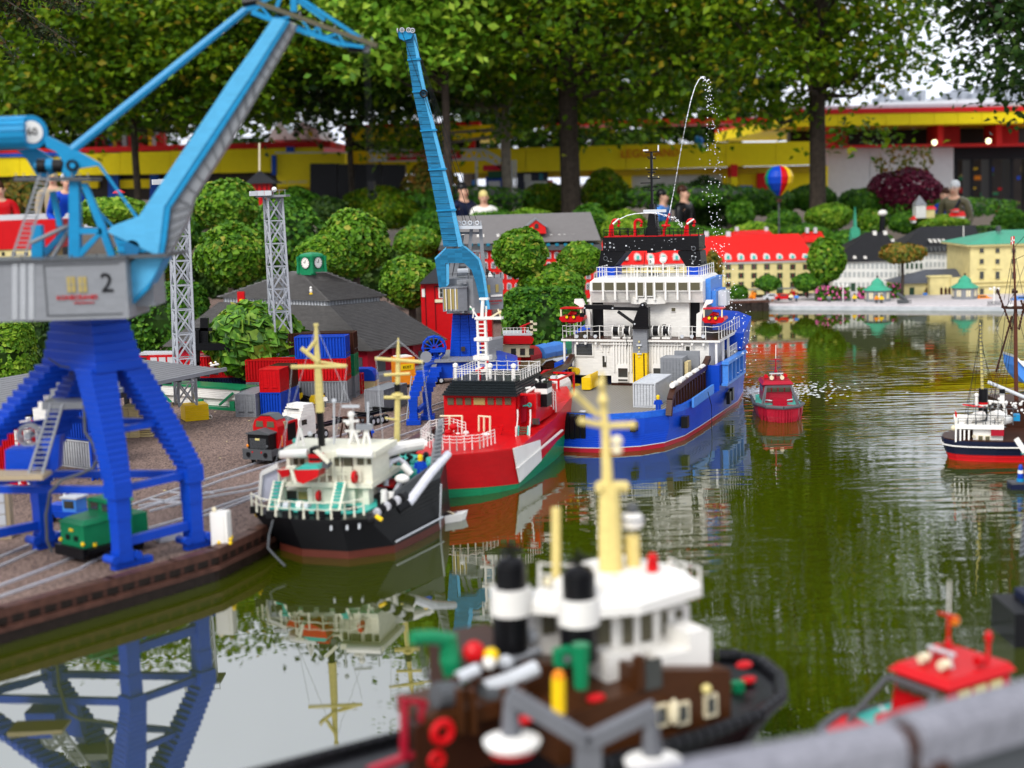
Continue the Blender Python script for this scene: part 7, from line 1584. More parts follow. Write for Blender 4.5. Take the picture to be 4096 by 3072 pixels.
P(sm, 'ensign_staff', MB().cyl(f6.at(956,426,-.05), f6.at(955.5,410,-.05), .0015, n=5), flat('cream')); P(sm, 'ensign', MB().slab([(955,410),(957,413),(957,418),(955.3,416)], 6.5, .003), flat('red'), w=1)
P(sm, 'stern_gear', MB().ball(f6.at(954,428,-.02),.014).ball(f6.at(958,423.5,0),.012), flat('cream')); P(sm, 'sign_box', MB().box(*[0,0,0,0,0,0]) if 0 else f6.rect(MB(), 999.5,1005,389.5,393.5,.08,.02), flat('black')); f6.R('white_locker', whs, 1000, 1004.5, 394, 404, .09, .03)
P(sm, 'white_pipe', MB().tube([f6.at(985,405,.05), f6.at(987,401,.05), f6.at(995,402,.05), f6.at(1003,403,.05), f6.at(1006,412,.05)], .007), whs)
f6.R('turquoise_hatch', flat('azure'), 1013.5, 1020, 415, 421, -.05, .05)
g = MB()
for i in range(34): g.ball(f6.at(rnd.uniform(990,1024), rnd.uniform(399,414), rnd.uniform(.0,.14)), rnd.uniform(.003,.009), 6, 4)
P(sm, 'deck_gear', g, whs, kind='stuff')
rail(sm, [f6.at(958,424.5,-.06), f6.at(1004,424,-.08)], .03, .04, flat('dgrey'), r=.0016)
fv = T('red_fishing_boat', 'red hulled fishing boat with white stepped stripe, bow beside the black steamer', 'boat', (G(1003,466).x+.10,5.9,0), R(-12))
A = [(-.19,.02),(-.10,-.20),(.10,-.32),(.35,-.34),(.5,0),(.2,.2),(-.05,.16)]
hull(fv, [[(x*.62+.04,y*.75,-.03) for x,y in A],[(x*.66+.04,y*.78,.015) for x,y in A]], [(0,1,'green_bottom',c('green'))], False)
hull(fv, [[(x*.66+.04,y*.78,.0155) for x,y in A],[(x*.85+.01,y*.9,.075) for x,y in A],[(x,y,.125+.02*(x<0)) for x,y in A]], [(0,2,'hull',c('red'))], False)
P(fv, 'white_stripe', MB().loft([[(x*.86+.008,y*.915,.077) for x,y in A],[(x*.89+.006,y*.935,.086) for x,y in A]]), whs); P(fv, 'turquoise_rim', MB().loft([[(x*1.005,y*1.005,.1252+.02*(x<0)) for x,y in A],[(x*1.01,y*1.01,.130+.02*(x<0)) for x,y in A]]), flat('turq'))
P(fv, 'bulwark', MB().loft([[(x*.98,y*.98,.131+.02*(x<0)) for x,y in A],[(x*1.0,y*1.0,.150+.03*(x<0)) for x,y in A]]), whs); P(fv, 'bow_post', MB().bar((-.18,.0,.16),(-.215,.0,.215),.022), whs)
for i in range(4): P(fv, 'porthole', MB().cyl((-.12+i*.05,-.17-.055*i,.108),(-.124+i*.05,-.178-.055*i,.108),.007,n=10), flat('dgrey'))
P(fv, 'winch', MB().cyl((-.06,-.06,.175),(.02,-.05,.175),.030,n=12), whs); P(fv, 'life_ring', MB().ring((.0,-.20,.185),.020,.008,'y',12,5), flat('red'))
P(fv, 'wheelhouse', MB().box(.05,.25,-.1,.1,.15,.23), whs); P(fv, 'cream_fender', MB().ball((.02,-.27,.14),.022,sc=(.8,.8,1.6)), flat('cream')); P(fv, 'yellow_box', MB().box(.10,.14,-.33,-.30,.09,.12), flat('yellow'))
pt_ = T('pontoon', 'dark pontoon at the right edge carrying a blue and white buoy', 'pontoon', G(1018,490,0)); pt_.scale = (.6,.6,.6); P(pt_, 'float', MB().box(-.045,.25,.0,.10,-.02,.038), flat('navy',.3)); P(pt_, 'top_plate', MB().box(-.045,.25,.0,.10,.0385,.052), flat('dgrey')); P(pt_, 'buoy_base', MB().cyl((.03,.04,.0525),(.03,.04,.075),.026,n=14), flat('azure')); P(pt_, 'buoy', MB().lathe([(.020,.076),(.020,.11),(.017,.112),(.016,.16),(.008,.175)], (.03,.04,0), 12), flat('blue')); P(pt_, 'buoy_top', MB().lathe([(.0205,.112),(.020,.135)], (.03,.04,0), 12), whs)
# ------------------------------------------------------------------ sailing ship whose brown mast and rigging stand at the right edge
YT = 6.95
sl = T('sailing_ship', 'sailing ship with tall brown mast, crow nest and small flag at the right edge', 'sailing ship', W(1015,405,YT))
P(sl, 'mast', MB().tube([W(u,v,YT) for u,v in ((1016.5,410),(1015.8,360),(1015.5,309))], [.011,.010,.009], 8), mat('mast_brown', (.10,.03,.016), .4), w=1)
P(sl, 'topmast', MB().tube([W(u,v,YT) for u,v in ((1015.5,309),(1014.5,275),(1013.5,244))], [.0085,.006,.004], 8), mat('mast_brown', (.10,.03,.016)), w=1)
P(sl, 'crosstree', MB().slab([(1005.5,306.5),(1030,307),(1030,309.5),(1005.5,309)], YT-.03, .06), flat('brown'), w=1); P(sl, 'crow_nest_lamp', MB().ball(W(1010,305.5,YT-.03), .016, sc=(1,1,.5)), whs, w=1)
P(sl, 'mast_collar', MB().cyl(W(1015,293,YT), W(1015,290.5,YT), .014), flat('brown'), w=1)
fg = P(sl, 'flag', MB().slab([(1011,237),(1014.6,236),(1014.6,243),(1011,245)], YT-.01, .004), flat('red'), w=1)
o = P(sl, 'flag_cross', MB().slab([(1011,240.6),(1014.6,239.4),(1014.6,240.6),(1011,241.8)], YT-.0125, .002).slab([(1012,236.8),(1012.9,236.5),(1012.9,244),(1012,244.4)], YT-.0125, .002), whs, w=1); o.parent = fg
for a, b_ in (((1014,247),(1004,300)),((1014,247),(1008,305)),((1014.5,250),(1024,300)),((1014.5,247),(1030,230)),((1015,292),(1006,307)),((1015,309),(986,410)),((1015,309),(991,412)),((1015,312),(997,412)),((1015,309),(1003,410)),((1016,309),(1030,360)),((1006,309),(1001,352)),((1001,352),(992,412)),((1005,309),(996,330)),((1017,330),(1040,270)),((996,330),(1003,344)),((1030,250),(1010,305)),((1014,260),(1036,250))): P(sl, 'rigging', MB().cyl(W(*a,YT), W(*b_,YT-.05), .0013, n=4), flat('black'), w=1)
for a, b_ in (((997,289),(1012,330)),((1012,316),(996,372)),((1019,330),(1027,290)),((1021,300),(1030,330))):
    g = MB(); a_, b2 = W(*a,YT-.03), W(*b_,YT-.03); g.cyl(a_, b2, .004, n=5)
    for i in range(12): q = a_.lerp(b2,(i+.5)/12); g.ball(q, .0065, 6, 4)
    P(sl, 'chain_stay', g, flat('brown'), w=1)
P(sl, 'bowsprit', MB().cyl(W(988,382,YT), W(1026,398,YT-.1), .009), flat('lgrey'), w=1)
P(sl, 'hull', MB().slab([(1003,402),(1060,400),(1060,430),(1008,428)], YT-.05, .25), c('brown'), w=1)
lb_ = T('white_longboat', 'blue and white boat hull cut by the right edge, above the steamer', 'boat', W(1022,384,8.6)); P(lb_, 'hull', MB().slab([(1014.5,357),(1015,366),(1019,376),(1026,384),(1040,388),(1040,368),(1024,366)], 8.6, .2), flat('medblue'), w=1); P(lb_, 'gunwale', MB().slab([(1014,355),(1016,358.5),(1024,367),(1040,369),(1040,366),(1025,364.5),(1017,357)], 8.58, .24), whs, w=1)
# ================================================================== miniature town on the far shore
YF = 15.4
def fac(t, u0, u1, v0, v1, Y, th, name, m_, par=None, label=None):
    """box read off a plane Y between pixel columns and rows (world aligned)"""
    a, b_ = W(u0,(v0+v1)/2,Y), W(u1,(v0+v1)/2,Y); m__ = (u0+u1)/2; z1, z0 = W(m__,v0,Y).z, W(m__,v1,Y).z
    o = P(t, name, MB().box(a.x,b_.x,Y,Y+th,z0,z1), m_, world=True, label=label)
    if par: o.parent = par
    return o
def facs(t, px, Y, th, name, m_, par=None, label=None):
    o = P(t, name, MB().slab(px, Y, th), m_, world=True, label=label)
    if par: o.parent = par
    return o
mat('wall_butter', (.62,.53,.24), .6, 'flat'); mat('wall_white', (.66,.66,.62), .6, 'flat'); mat('roof_red', (.62,.012,.010), .45, 'brick', scale=.012); mat('roof_black', (.012,.012,.014), .45, 'brick', scale=.012); mat('roof_slate', (.07,.075,.09), .5, 'brick', scale=.012); mat('roof_verdigris', (.05,.32,.20), .5, 'brick', scale=.012); mat('shutter_green', (.02,.055,.03), .5, 'flat')
by = MATS['wall_butter']; bw = MATS['wall_white']; M_ = MATS
def instw(root, name, me, p): return inst(root, name, me, MW[root.name].inverted() @ p)
# yellow house with the long red roof
yh_ = T('yellow_row_house', 'long pale yellow house with red roof, round dormers and green shutters on the far quay', 'house', W(720,300,YF))
x0, x1 = W(598,280,YF).x, W(814.5,280,YF).x; zb = .085; ze_ = W(760,261,YF).z; zr = W(760,234.5,YF+.45).z
P(yh_, 'wall', MB().box(x0,x1,YF,YF+.8,zb,ze_), by, w=1)
P(yh_, 'roof', MB().loft([[(x0-.02,YF-.03,ze_+.001),(x1+.02,YF-.03,ze_+.001),(x1+.02,YF+.83,ze_+.001),(x0-.02,YF+.83,ze_+.001)],[(x0+.1,YF+.40,zr),(x1-.09,YF+.40,zr),(x1-.09,YF+.41,zr),(x0+.1,YF+.41,zr)]]), M_['roof_red'], w=1)
P(yh_, 'cornice', MB().box(x0-.01,x1+.01,YF-.015,YF-.001,ze_-.022,ze_-.002), M_['wall_white'], w=1); zl_ = W(760,289,YF).z; P(yh_, 'belt_course', MB().box(x0-.006,x1+.006,YF-.008,YF-.001,zl_-.006,zl_+.006), c('grey'), w=1)
sm_ = mesh_of(MB().box(-.028,-.014,-.008,0,-.030,.030).box(.014,.028,-.008,0,-.030,.030), 'shutters', MATS['shutter_green']); wm_ = mesh_of(MB().box(-.0135,.0135,-.004,0,-.028,.028), 'window', glassm)
bm_ = mesh_of(MB().box(-.0012,.0012,-.006,-.0042,-.028,.028).box(-.0135,.0135,-.006,-.0042,-.001,.001), 'glazing_bar', flat('dred'))
dm_ = mesh_of(MB().prism([(-.034,-.03),(.034,-.03),(.034,.005),(.02,.03),(0,.038),(-.02,.03),(-.034,.005)], 'y', -.02, .16), 'dormer', M_['wall_white']); dw_ = mesh_of(MB().box(-.015,.015,-.026,-.021,-.022,.018), 'dormer_window', flat('turq'))
for k in range(17):
    u_ = 805.5-12.9*k
    for v_ in (266.8,275.5,284.4,293.8):
        p = W(u_,v_,YF); p.y = YF-.0005
        if v_ == 293.8 and k == 2: P(yh_, 'arched_door', MB().prism([(p.x-.035,zb+.001),(p.x+.035,zb+.001),(p.x+.035,zb+.07),(p.x,zb+.10),(p.x-.035,zb+.07)], 'y', YF-.006, YF-.0005), M_['shutter_green'], w=1); continue
        w_ = instw(yh_, 'window', wm_, p); s_ = instw(yh_, 'shutter_pair', sm_, p); g_ = inst(w_, 'glazing_bar', bm_, (0,0,0)); g_.parent = w_;
    p = W(u_,257.2,YF); p.y = YF+.015; d_ = instw(yh_, 'dormer', dm_, p); w_ = inst(d_, 'dormer_window', dw_, (0,0,0)); w_.parent = d_
for u_,v_ in ((706.5,233.5),(728.5,233.5)): facs(yh_, [(u_-2.2,v_+3),(u_+2.2,v_+3),(u_+2.2,v_-2),(u_-2.2,v_-2)], YF+.38, .05, 'chimney', flat('lgrey'))
def hip(t, u0, u1, v0, ur0, ur1, v1, Y, dp, m_, name='roof'):
    a, b_ = W(u0,v0,Y), W(u1,v0,Y); r0_, r1_ = W(ur0,v1,Y+dp/2), W(ur1,v1,Y+dp/2); z = (a.z+b_.z)/2; zr_ = (r0_.z+r1_.z)/2
    return P(t, name, MB().loft([[(a.x,Y,z),(b_.x,Y,z),(b_.x,Y+dp,z),(a.x,Y+dp,z)],[(r0_.x,Y+dp/2-.004,zr_),(r1_.x,Y+dp/2-.004,zr_),(r1_.x,Y+dp/2+.004,zr_),(r0_.x,Y+dp/2+.004,zr_)]]), m_, w=1)
h2 = T('back_house', 'red roofed house behind the long yellow one, white chimneys on its ridge', 'house', W(750,245,16.6)); fac(h2,735,772,240,262,16.6,.6,'wall',by); hip(h2,729,779,240,735,768,230.2,16.5,.8,M_['roof_red'])
for u_ in (737,766.5): facs(h2, [(u_-1.7,231),(u_+1.7,231),(u_+1.7,227),(u_-1.7,227)], 16.85, .05, 'chimney', flat('lgrey'))
h3 = T('back_house', 'small red roofed house behind the round tree right of the yellow house', 'house', W(815,245,16.7)); fac(h3,806,826,243,262,16.7,.5,'wall',by); hip(h3,801,827,242,806,821,231.5,16.6,.6,M_['roof_red'])
for u_ in (807.5,815.6): facs(h3, [(u_-1.6,233),(u_+1.6,233),(u_+1.4,227.5),(u_-1.4,227.5)], 16.8, .05, 'chimney', flat('lgrey'))
h4 = T('red_shed', 'small plain red house wall between the round tree and the flowers', 'house', W(830,294,16.2)); fac(h4,822,834,276,295,16.2,.3,'wall',c('red')); fac(h4,822.5,826,283,290,16.195,.004,'window',glassm)
# red warehouse with grey roof
YW = 12.6
rw = T('red_warehouse', 'large red warehouse with grey roof, white arched windows and a red gable dormer', 'warehouse', W(530,290,YW))
fac(rw, 440, 602, 250, 300, YW, .9, 'wall', M_['roof_red'])
facs(rw, [(438,250.5),(603,250),(601.5,244.5),(440,245)], YW-.04, .95, 'lower_roof', c('dgrey')); a, b_ = W(440,245,YW-.03), W(601,244,YW-.03); r0_, r1_ = W(450,213.5,YW+.4), W(590.5,212,YW+.4)
P(rw, 'roof', MB().loft([[(a.x,a.y,a.z),(b_.x,b_.y,a.z),(b_.x,YW+.9,a.z),(a.x,YW+.9,a.z)],[(r0_.x,YW+.4,r1_.z),(r1_.x,YW+.4,r1_.z),(r1_.x,YW+.42,r1_.z),(r0_.x,YW+.42,r1_.z)]]), mat('roof_warm_grey', (.14,.13,.125), .5, 'brick'), w=1)
facs(rw, [(525.5,234),(546,233.5),(545.5,226),(536,219),(526,226.5)], YW-.0, .35, 'gable_dormer', M_['roof_red']); facs(rw, [(534.5,228.5),(538.5,228.5),(538.5,224.5),(536.5,223.2),(534.5,224.5)], YW-.006, .004, 'gable_window', glassm); facs(rw, [(524,227.5),(536,218),(548,226.5),(547.5,228),(536,219.8),(524.5,229)], YW-.01, .36, 'gable_roof', c('grey'))
for u_ in (458,463,478,483,498,503,551,559.5,564.5,573,578.5,586.5,591.5): fac(rw, u_-1.3, u_+1.3, 234.2, 237.3, YW+.07, .05, 'skylight', whs)
am_ = mesh_of(MB().prism([(-.020,-.03),(.020,-.03),(.020,.015),(.010,.028),(-.010,.028),(-.020,.015)], 'y', -.008, 0), 'arched_window', flat('lgrey')); gm2 = mesh_of(MB().box(-.012,-.002,-.011,-.0085,-.024,.018).box(.002,.012,-.011,-.0085,-.024,.018), 'pane', flat('dgrey'))
for v_ in (255,265,275.5,286):
    for i in range(20):
        p = W(446+i*7.9,v_,YW); p.y = YW-.0005; w_ = instw(rw, 'arched_window', am_, p); q_ = inst(w_, 'pane', gm2, (0,0,0)); q_.parent = w_
for i in range(17): fac(rw, 452+i*8.6, 455.5+i*8.6, 243.3, 246, YW-.048, .01, 'eaves_window', flat('teal'))
# red gatehouse with black pyramid roof behind the second crane
YG = 10.3
gh = T('red_gatehouse', 'small bright red house with black hipped roof and white windows behind the slender crane', 'house', W(440,355,YG)); fac(gh, 422, 492, 283, 370, YG, .7, 'wall', c('red'));
a, b_ = W(419,284,YG-.05), W(495,282,YG-.05); r_ = W(457,250,YG+.3); P(gh, 'roof', MB().loft([[(a.x,YG-.05,a.z),(b_.x,YG-.05,a.z),(b_.x,YG+.75,a.z),(a.x,YG+.75,a.z)],[(r_.x-.02,YG+.34,r_.z),(r_.x+.02,YG+.34,r_.z),(r_.x+.02,YG+.36,r_.z),(r_.x-.02,YG+.36,r_.z)]]), M_['roof_black'], w=1)
fac(gh, 421.8, 424.8, 289, 297, YG-.006, .005, 'window', whs);
for u_ in (443.5,451.5,480): fr_ = fac(gh, u_-5, u_+5, 287, 298, YG-.006, .005, 'window_frame', whs); [fac(gh, u_+dx-1.5, u_+dx+1.5, 289+dv, 293+dv, YG-.010, .003, 'pane', glassm, fr_) for dx in (-2.2,2.2) for dv in (-.6,4)]
for u_ in (425.5,435): fac(gh, u_, u_+.7, 286, 330, YG-.004, .003, 'timber_post', flat('black'))
fac(gh, 435, 475, 299, 302, YG-.012, .011, 'cream_band', flat('cream')); fac(gh, 435, 475, 285.5, 286.5, YG-.008, .007, 'timber_rail', flat('black'))
# white palace with black roofs
YP = 15.9
wp_ = T('white_palace', 'white many windowed palace with black mansard roofs on the far promenade', 'palace', W(880,296,YP)); fac(wp_, 833, 898, 261, 297, YP, .6, 'wall', bw); fac(wp_, 898, 924, 261, 297, YP+.12, .5, 'side_wall', bw)
hip(wp_, 831, 901, 261.5, 866, 886, 232, YP-.03, .75, M_['roof_black'])
pm_ = mesh_of(MB().box(-.014,.014,-.005,0,-.028,.028), 'window', mat('window_greywhite', (.36,.38,.37), .3, 'flat'))
for v_ in (266,274.5,285):
    for i in range(14): p = W(836+i*4.55,v_,YP); p.y = YP-.0005; instw(wp_, 'window', pm_, p)
for i in range(3):
    for j,v_ in enumerate((266,276.5)):
        for k in range(1): pass
for v_ in (266,276):
    for i in range(6): fac(wp_, 897+i*4.6, 899.4+i*4.6, v_-2.8, v_+2.8, YP+.113, .006, 'shuttered_window', M_['shutter_green'])
fac(wp_, 851, 855.5, 283, 294.5, YP-.012, .01, 'arched_door', M_['shutter_green'])
for u_,v_ in ((854.5,248.5),(866,248.3),(876,248.5),(884,248.5),(886.5,240),(893,240.3),(865.5,257.5),(855,257.3)): facs(wp_, [(u_-1.6,v_+1.3),(u_+1.6,v_+1.3),(u_+1.2,v_-1.3),(u_-1.2,v_-1.3)], YP+.0+ (257-v_)*.02, .06, 'dormer', whs)
for u_ in (875,885.5): facs(wp_, [(u_-2,237),(u_+2,237),(u_+1.6,231),(u_-1.6,231)], YP+.30, .06, 'chimney', whs)
YP2 = 16.5
wq = T('white_mansion', 'white mansion with tall black roof and white skylights behind the low yellow gallery', 'palace', W(945,290,YP2)); fac(wq, 900, 950, 250, 290, YP2, .6, 'wall', bw); fac(wq, 950, 970.5, 242, 290, YP2-.05, .6, 'corner_pavilion', bw)
hip(wq, 896, 984, 252, 921, 975, 226, YP2-.04, .85, M_['roof_black'])
for i in range(4): facs(wq, [(930+i*4.6,242.5),(933+i*4.6,242.5),(930.5+i*4.6,239),(928+i*4.6,239)], YP2+.1, .04, 'skylight', whs)
for i in range(6): facs(wq, [(926+i*4.3,251.5),(929+i*4.3,251.5),(928+i*4.3,247),(925+i*4.3,247)], YP2-.06, .1, 'dark_dormer', flat('dgrey'))
for v_ in (256.5,264.5):
    for i in range(6): p = W(926.5+i*4.2,v_,YP2); p.y = YP2-.0005; instw(wq, 'window', pm_, p)
for v_ in (248.5,256.5,265,273):
    for i in range(3): p = W(955.5+i*6,v_,YP2-.05); p.y = YP2-.0505; instw(wq, 'window', pm_, p)
for v_ in (242.5,252.3,261): fac(wq, 949, 971.5, v_, v_+1, YP2-.065, .014, 'cornice', whs)
for u_ in (953,958,963,968): fac(wq, u_-.9, u_+.9, 240, 242.3, YP2-.05, .03, 'urn', whs)
P(wq, 'flagstaff', MB().cyl(W(963.5,241,YP2), W(963.5,226,YP2), .006), whs, w=1)
# yellow gallery and palace
YL2 = 15.2
yg = T('yellow_gallery', 'low yellow building with grey roof and arched portico beside the two kiosks', 'house', W(930,299,YL2)); fac(yg, 899, 972, 283, 299.5, YL2, .5, 'wall', by); hip(yg, 898, 972, 283, 925, 955, 269, YL2-.03, .6, M_['roof_slate'])
fac(yg, 930, 951, 276.5, 299, YL2-.10, .099, 'portico', by); fac(yg, 951, 963, 278, 299.3, YL2-.12, .119, 'portico', by); fac(yg, 929, 952, 275.8, 277.3, YL2-.11, .11, 'cornice', by)
fac(yg, 909.6, 914.3, 287.5, 297.5, YL2-.006, .005, 'door', M_['shutter_green'])
for u_,y_ in ((927.5,YL2),(941.5,YL2-.10),(945.8,YL2-.10),(949.5,YL2-.10)): facs(yg, [(u_-(2 if u_ < 930 else 1.3),299),(u_+(2 if u_ < 930 else 1.3),299),(u_+(2 if u_ < 930 else 1.3),289),(u_,286.5),(u_-(2 if u_ < 930 else 1.3),289)], y_-.004, .003, 'arch', flat('brown'))
YY = 15.0
yp = T('yellow_palace', 'tall yellow palace with green copper roof and dark windows at the right edge', 'palace', W(1000,301,YY)); fac(yp, 970, 1062, 245, 302, YY, .8, 'wall', by); hip(yp, 967, 1066, 243.5, 998, 1040, 229.5, YY-.05, .95, M_['roof_verdigris'])
fac(yp, 967, 1065, 243.3, 245.3, YY-.04, .9, 'cornice', by); fac(yp, 969, 1063, 280, 281.5, YY-.02, .019, 'cornice', by); fac(yp, 969, 1063, 284, 285.4, YY-.02, .019, 'cornice', by)
for u_ in (981.8,997.6,1013.8,1030):
    for v0,v1 in ((248.3,252.8),(259,263.8),(271.5,279),(288.5,296)): fr_ = fac(yp, u_-2.7, u_+2.7, v0-.6, v1+.6, YY-.006, .005, 'window_frame', by); fac(yp, u_-2, u_+2, v0, v1, YY-.010, .004, 'window', glassm, fr_)
    facs(yp, [(u_-4.5,269),(u_+4.5,269),(u_,266.3)], YY-.014, .013, 'pediment', by)
facs(yp, [(997.5,231.5),(1001,231.5),(1001,226),(997.5,226)], YY+.25, .06, 'chimney', flat('dgrey'))
def kiosk(u, label, v0=301, Y=14.55):
    p = W(u,v0,Y); t = T('green_roof_kiosk', label, 'kiosk', (p.x,Y,.05), 0, 'kiosks on the far promenade'); ring_ = lambda r, z: [(r*math.cos(math.pi*i/4+.39), r*math.sin(math.pi*i/4+.39), z) for i in range(8)]
    P(t, 'wall', MB().loft([ring_(.128,0),ring_(.128,.115)]), c('grey')); P(t, 'roof', MB().loft([ring_(.150,.116),ring_(.085,.155),ring_(.07,.165),ring_(.058,.20),ring_(.03,.225),ring_(.006,.24)]), M_['roof_verdigris']); P(t, 'finial', MB().ball((0,0,.25),.012), flat('brown'))
    for i in range(8):
        a = math.pi*i/4+math.pi/8+.39; g = MB(Matrix.Rotation(a+math.pi/2,4,'Z'))
        if math.sin(a) > .3: continue
        for dx in (-.022,.003): w_ = P(t, 'window', MB(Matrix.Rotation(a+math.pi/2,4,'Z')).box(dx,dx+.018,-.1225,-.118,.03,.095), flat('cream'))
    return t
kiosk(877.3, 'grey kiosk with green domed roof, the left one, in front of the white palace'); kiosk(964.5, 'grey kiosk with green domed roof, the right one, beside the yellow palace', 303)
def lamp_post(u, v0, v1, Y, label):
    p = W(u,v0,Y); t = T('street_lamp', label, 'street lamp', (p.x,Y,p.z)); h_ = W(u,v1,Y).z-p.z; P(t, 'post', MB().cyl((0,0,0),(0,0,h_),.008,.004,n=7), whs); P(t, 'arms', MB().bar((-.04,0,h_*.9),(.04,0,h_*.9),.006), whs)
    for x in (-.04,0,.04): P(t, 'globe', MB().ball((x,0,h_*(1.0 if x == 0 else .95)),.014,8,5), whs)
lamp_post(843,303,285,14.6,'white triple lamp post on the promenade, left of the left kiosk'); lamp_post(994,304,288,13.9,'white triple lamp post on the promenade, right of the right kiosk')
def car(u, v, Y, col, label, s=1.0):
    p = W(u,v,Y); t = T('toy_car', label, 'toy car', (p.x,Y,p.z)); P(t, 'body', MB().prism([(-.09,.015),(.09,.015),(.09,.04),(.055,.048),(.03,.068),(-.04,.068),(-.06,.045),(-.09,.042)], 'y', 0, .08), flat(col)); P(t, 'side_window', MB().prism([(.03,.048),(-.045,.048),(-.035,.063),(.02,.063)], 'y', -.002, 0), glassm)
    for x in (-.055,.055): P(t, 'wheel', MB().cyl((x,-.004,.016),(x,.01,.016),.016,n=10), flat('black'))
car(784,300.5,14.62,'red','small red toy car parked on the dark far quay'); car(772.5,300.5,14.66,'lgrey','small grey toy car parked left of the red one'); car(983.5,302,14.5,'orange','small orange toy car beside the right kiosk'); car(1022,303,14.2,'medblue','small blue toy car at the right edge of the promenade')
for u,v,Y,tp,lb in ((796.3,301.5,14.6,'medblue','tiny blue toy figure beside the red toy car'),(791,301,14.6,'cream','tiny cream toy figure just behind the red toy car'),(829,302,14.6,'grey','tiny grey toy figure before the pink flowers'),(854.5,302,14.55,'yellow','tiny toy figure in yellow on a bicycle left of the left kiosk'),(876.5,303,14.3,'orange','tiny toy figure in orange before the left kiosk'),(881.5,303,14.3,'yellow','tiny toy figure in yellow before the left kiosk'),(925,298.5,15.1,'medblue','tiny toy figure in blue at the gallery door')):
    p = W(u,v,Y); figure(lb, p, 0, tp, 'dgrey', h=.09)
g = MB()
for i in range(9):
    for (u0,v0) in ((837.5,301.8),(898,303.5),(988,305.2)): q = W(u0+i*1.6,v0,14.35-(v0-301.8)*.18); g.cyl(q, q+V((0,0,.04)), .004, n=5)
rl2 = T('promenade_railing', 'small dark iron railings along the edge of the far promenade', 'railing', W(900,303,14.2)); P(rl2, 'bars', g, flat('dgrey'), world=True, kind='stuff')
p = W(903,303,14.2); t = T('small_cannon', 'dark grey cannon on a stand at the promenade edge between the kiosks', 'cannon', p); P(t, 'barrel', MB().cyl((-.06,0,.10),(.03,0,.03),.016,.02), c('dgrey')); P(t, 'stand', MB().box(-.05,.05,-.02,.04,0,.03), c('dgrey'))
# spire, flue, balloon, cottages
YC = 17.3
t = T('copper_spire', 'slim green copper church spire rising behind the black roofs', 'church', W(855.5,250,YC)); fac(t, 851.3, 859.7, 234, 252, YC, .12, 'tower', M_['roof_verdigris']); facs(t, [(850.5,234),(860.5,234),(859.5,228.5),(857,227),(856.5,219),(855.4,207),(854.4,219),(854,227),(851.5,228.5)], YC+.03, .06, 'spire', M_['roof_verdigris'])
for u_ in (853,857): fac(t, u_-.9, u_+.9, 238, 244, YC-.004, .003, 'window', c('dgrey'))
t = T('black_flue', 'black chimney flue with a white cap behind the black palace roof', 'chimney', W(882,232,17.0)); P(t, 'pipe', MB().cyl(W(882,234,17.0), W(882.5,216,17.0), .035), flat('black'), w=1); P(t, 'cap', MB().ball(W(882.6,213,17.0), .055, sc=(1,1,.7)), whs, w=1)
YB = 17.7; cb0 = W(778.8,180,YB); t = T('hot_air_balloon', 'small toy hot air balloon with green, blue, red and yellow gores, above the hedge', 'balloon', cb0)
for k in range(12):
    a0_, a1_ = 2*math.pi*k/12, 2*math.pi*(k+1)/12; vs = []; prof = [(.0,.175),(.09,.165),(.15,.11),(.178,.04),(.165,-.04),(.11,-.12),(.035,-.19)]
    for r_, z_ in prof: vs += [(r_*math.cos(a0_),r_*math.sin(a0_),z_),(r_*1.02*math.cos((a0_+a1_)/2),r_*1.02*math.sin((a0_+a1_)/2),z_),(r_*math.cos(a1_),r_*math.sin(a1_),z_)]
    fs = [(3*i+j,3*i+j+1,3*i+j+4,3*i+j+3) for i in range(len(prof)-1) for j in (0,1)]; P(t, 'gore', MB().add(vs, fs), flat(['yellow','yellow','red','red','blue','blue','green','green','blue','red','red','yellow'][(k+4)%12] if 0 else {6:'green',7:'blue',8:'blue',9:'red',10:'yellow',11:'yellow'}.get(k,'red'),.6))
P(t, 'basket', MB().box(-.03,.03,-.03,.03,-.27,-.23), c('brown')); P(t, 'rope', MB().cyl((-.03,0,-.19),(-.025,0,-.23),.003).cyl((.03,0,-.19),(.025,0,-.23),.003), flat('brown')); P(t, 'tether_pole', MB().cyl((0,0,-.27),(0,0,-.75),.01), flat('dgrey'))
YK = 18.2
t = T('toy_church', 'small toy church with grey pyramid tower before the purple shrub', 'church', W(920,217,YK)); fac(t, 916, 926, 205, 218, YK, .15, 'tower', bw); a = W(921,205,YK); P(t, 'tower_roof', MB().loft([[(a.x-.075,YK-.01,a.z),(a.x+.075,YK-.01,a.z),(a.x+.075,YK+.15,a.z),(a.x-.075,YK+.15,a.z)],[(a.x-.004,YK+.07,a.z+.12),(a.x+.004,YK+.07,a.z+.12),(a.x+.004,YK+.078,a.z+.12),(a.x-.004,YK+.078,a.z+.12)]]), c('grey'), w=1); fac(t, 926, 935, 209, 218, YK+.01, .14, 'nave', by); hip(t, 925, 937, 209.5, 928, 934, 206, YK, .16, M_['roof_red'])
for k,(u0,u1,v0,v1,lb) in enumerate(((912,917,216,223,'tiny red gabled toy house below the toy church'),(950,966,212,220,'low toy cottage with pinkish red roof right of the toy church'),(953,960,209,212,'tiny toy cottage roof behind the low one'))):
    t = T('toy_cottage', lb, 'house', W(u0,v1,YK)); fac(t, u0+1, u1-1, (v0+v1)/2, v1, YK, .12, 'wall', bw); hip(t, u0, u1, (v0+v1)/2+.3, u0+2, u1-2, v0-.5, YK-.01, .15, M_['roof_red'])
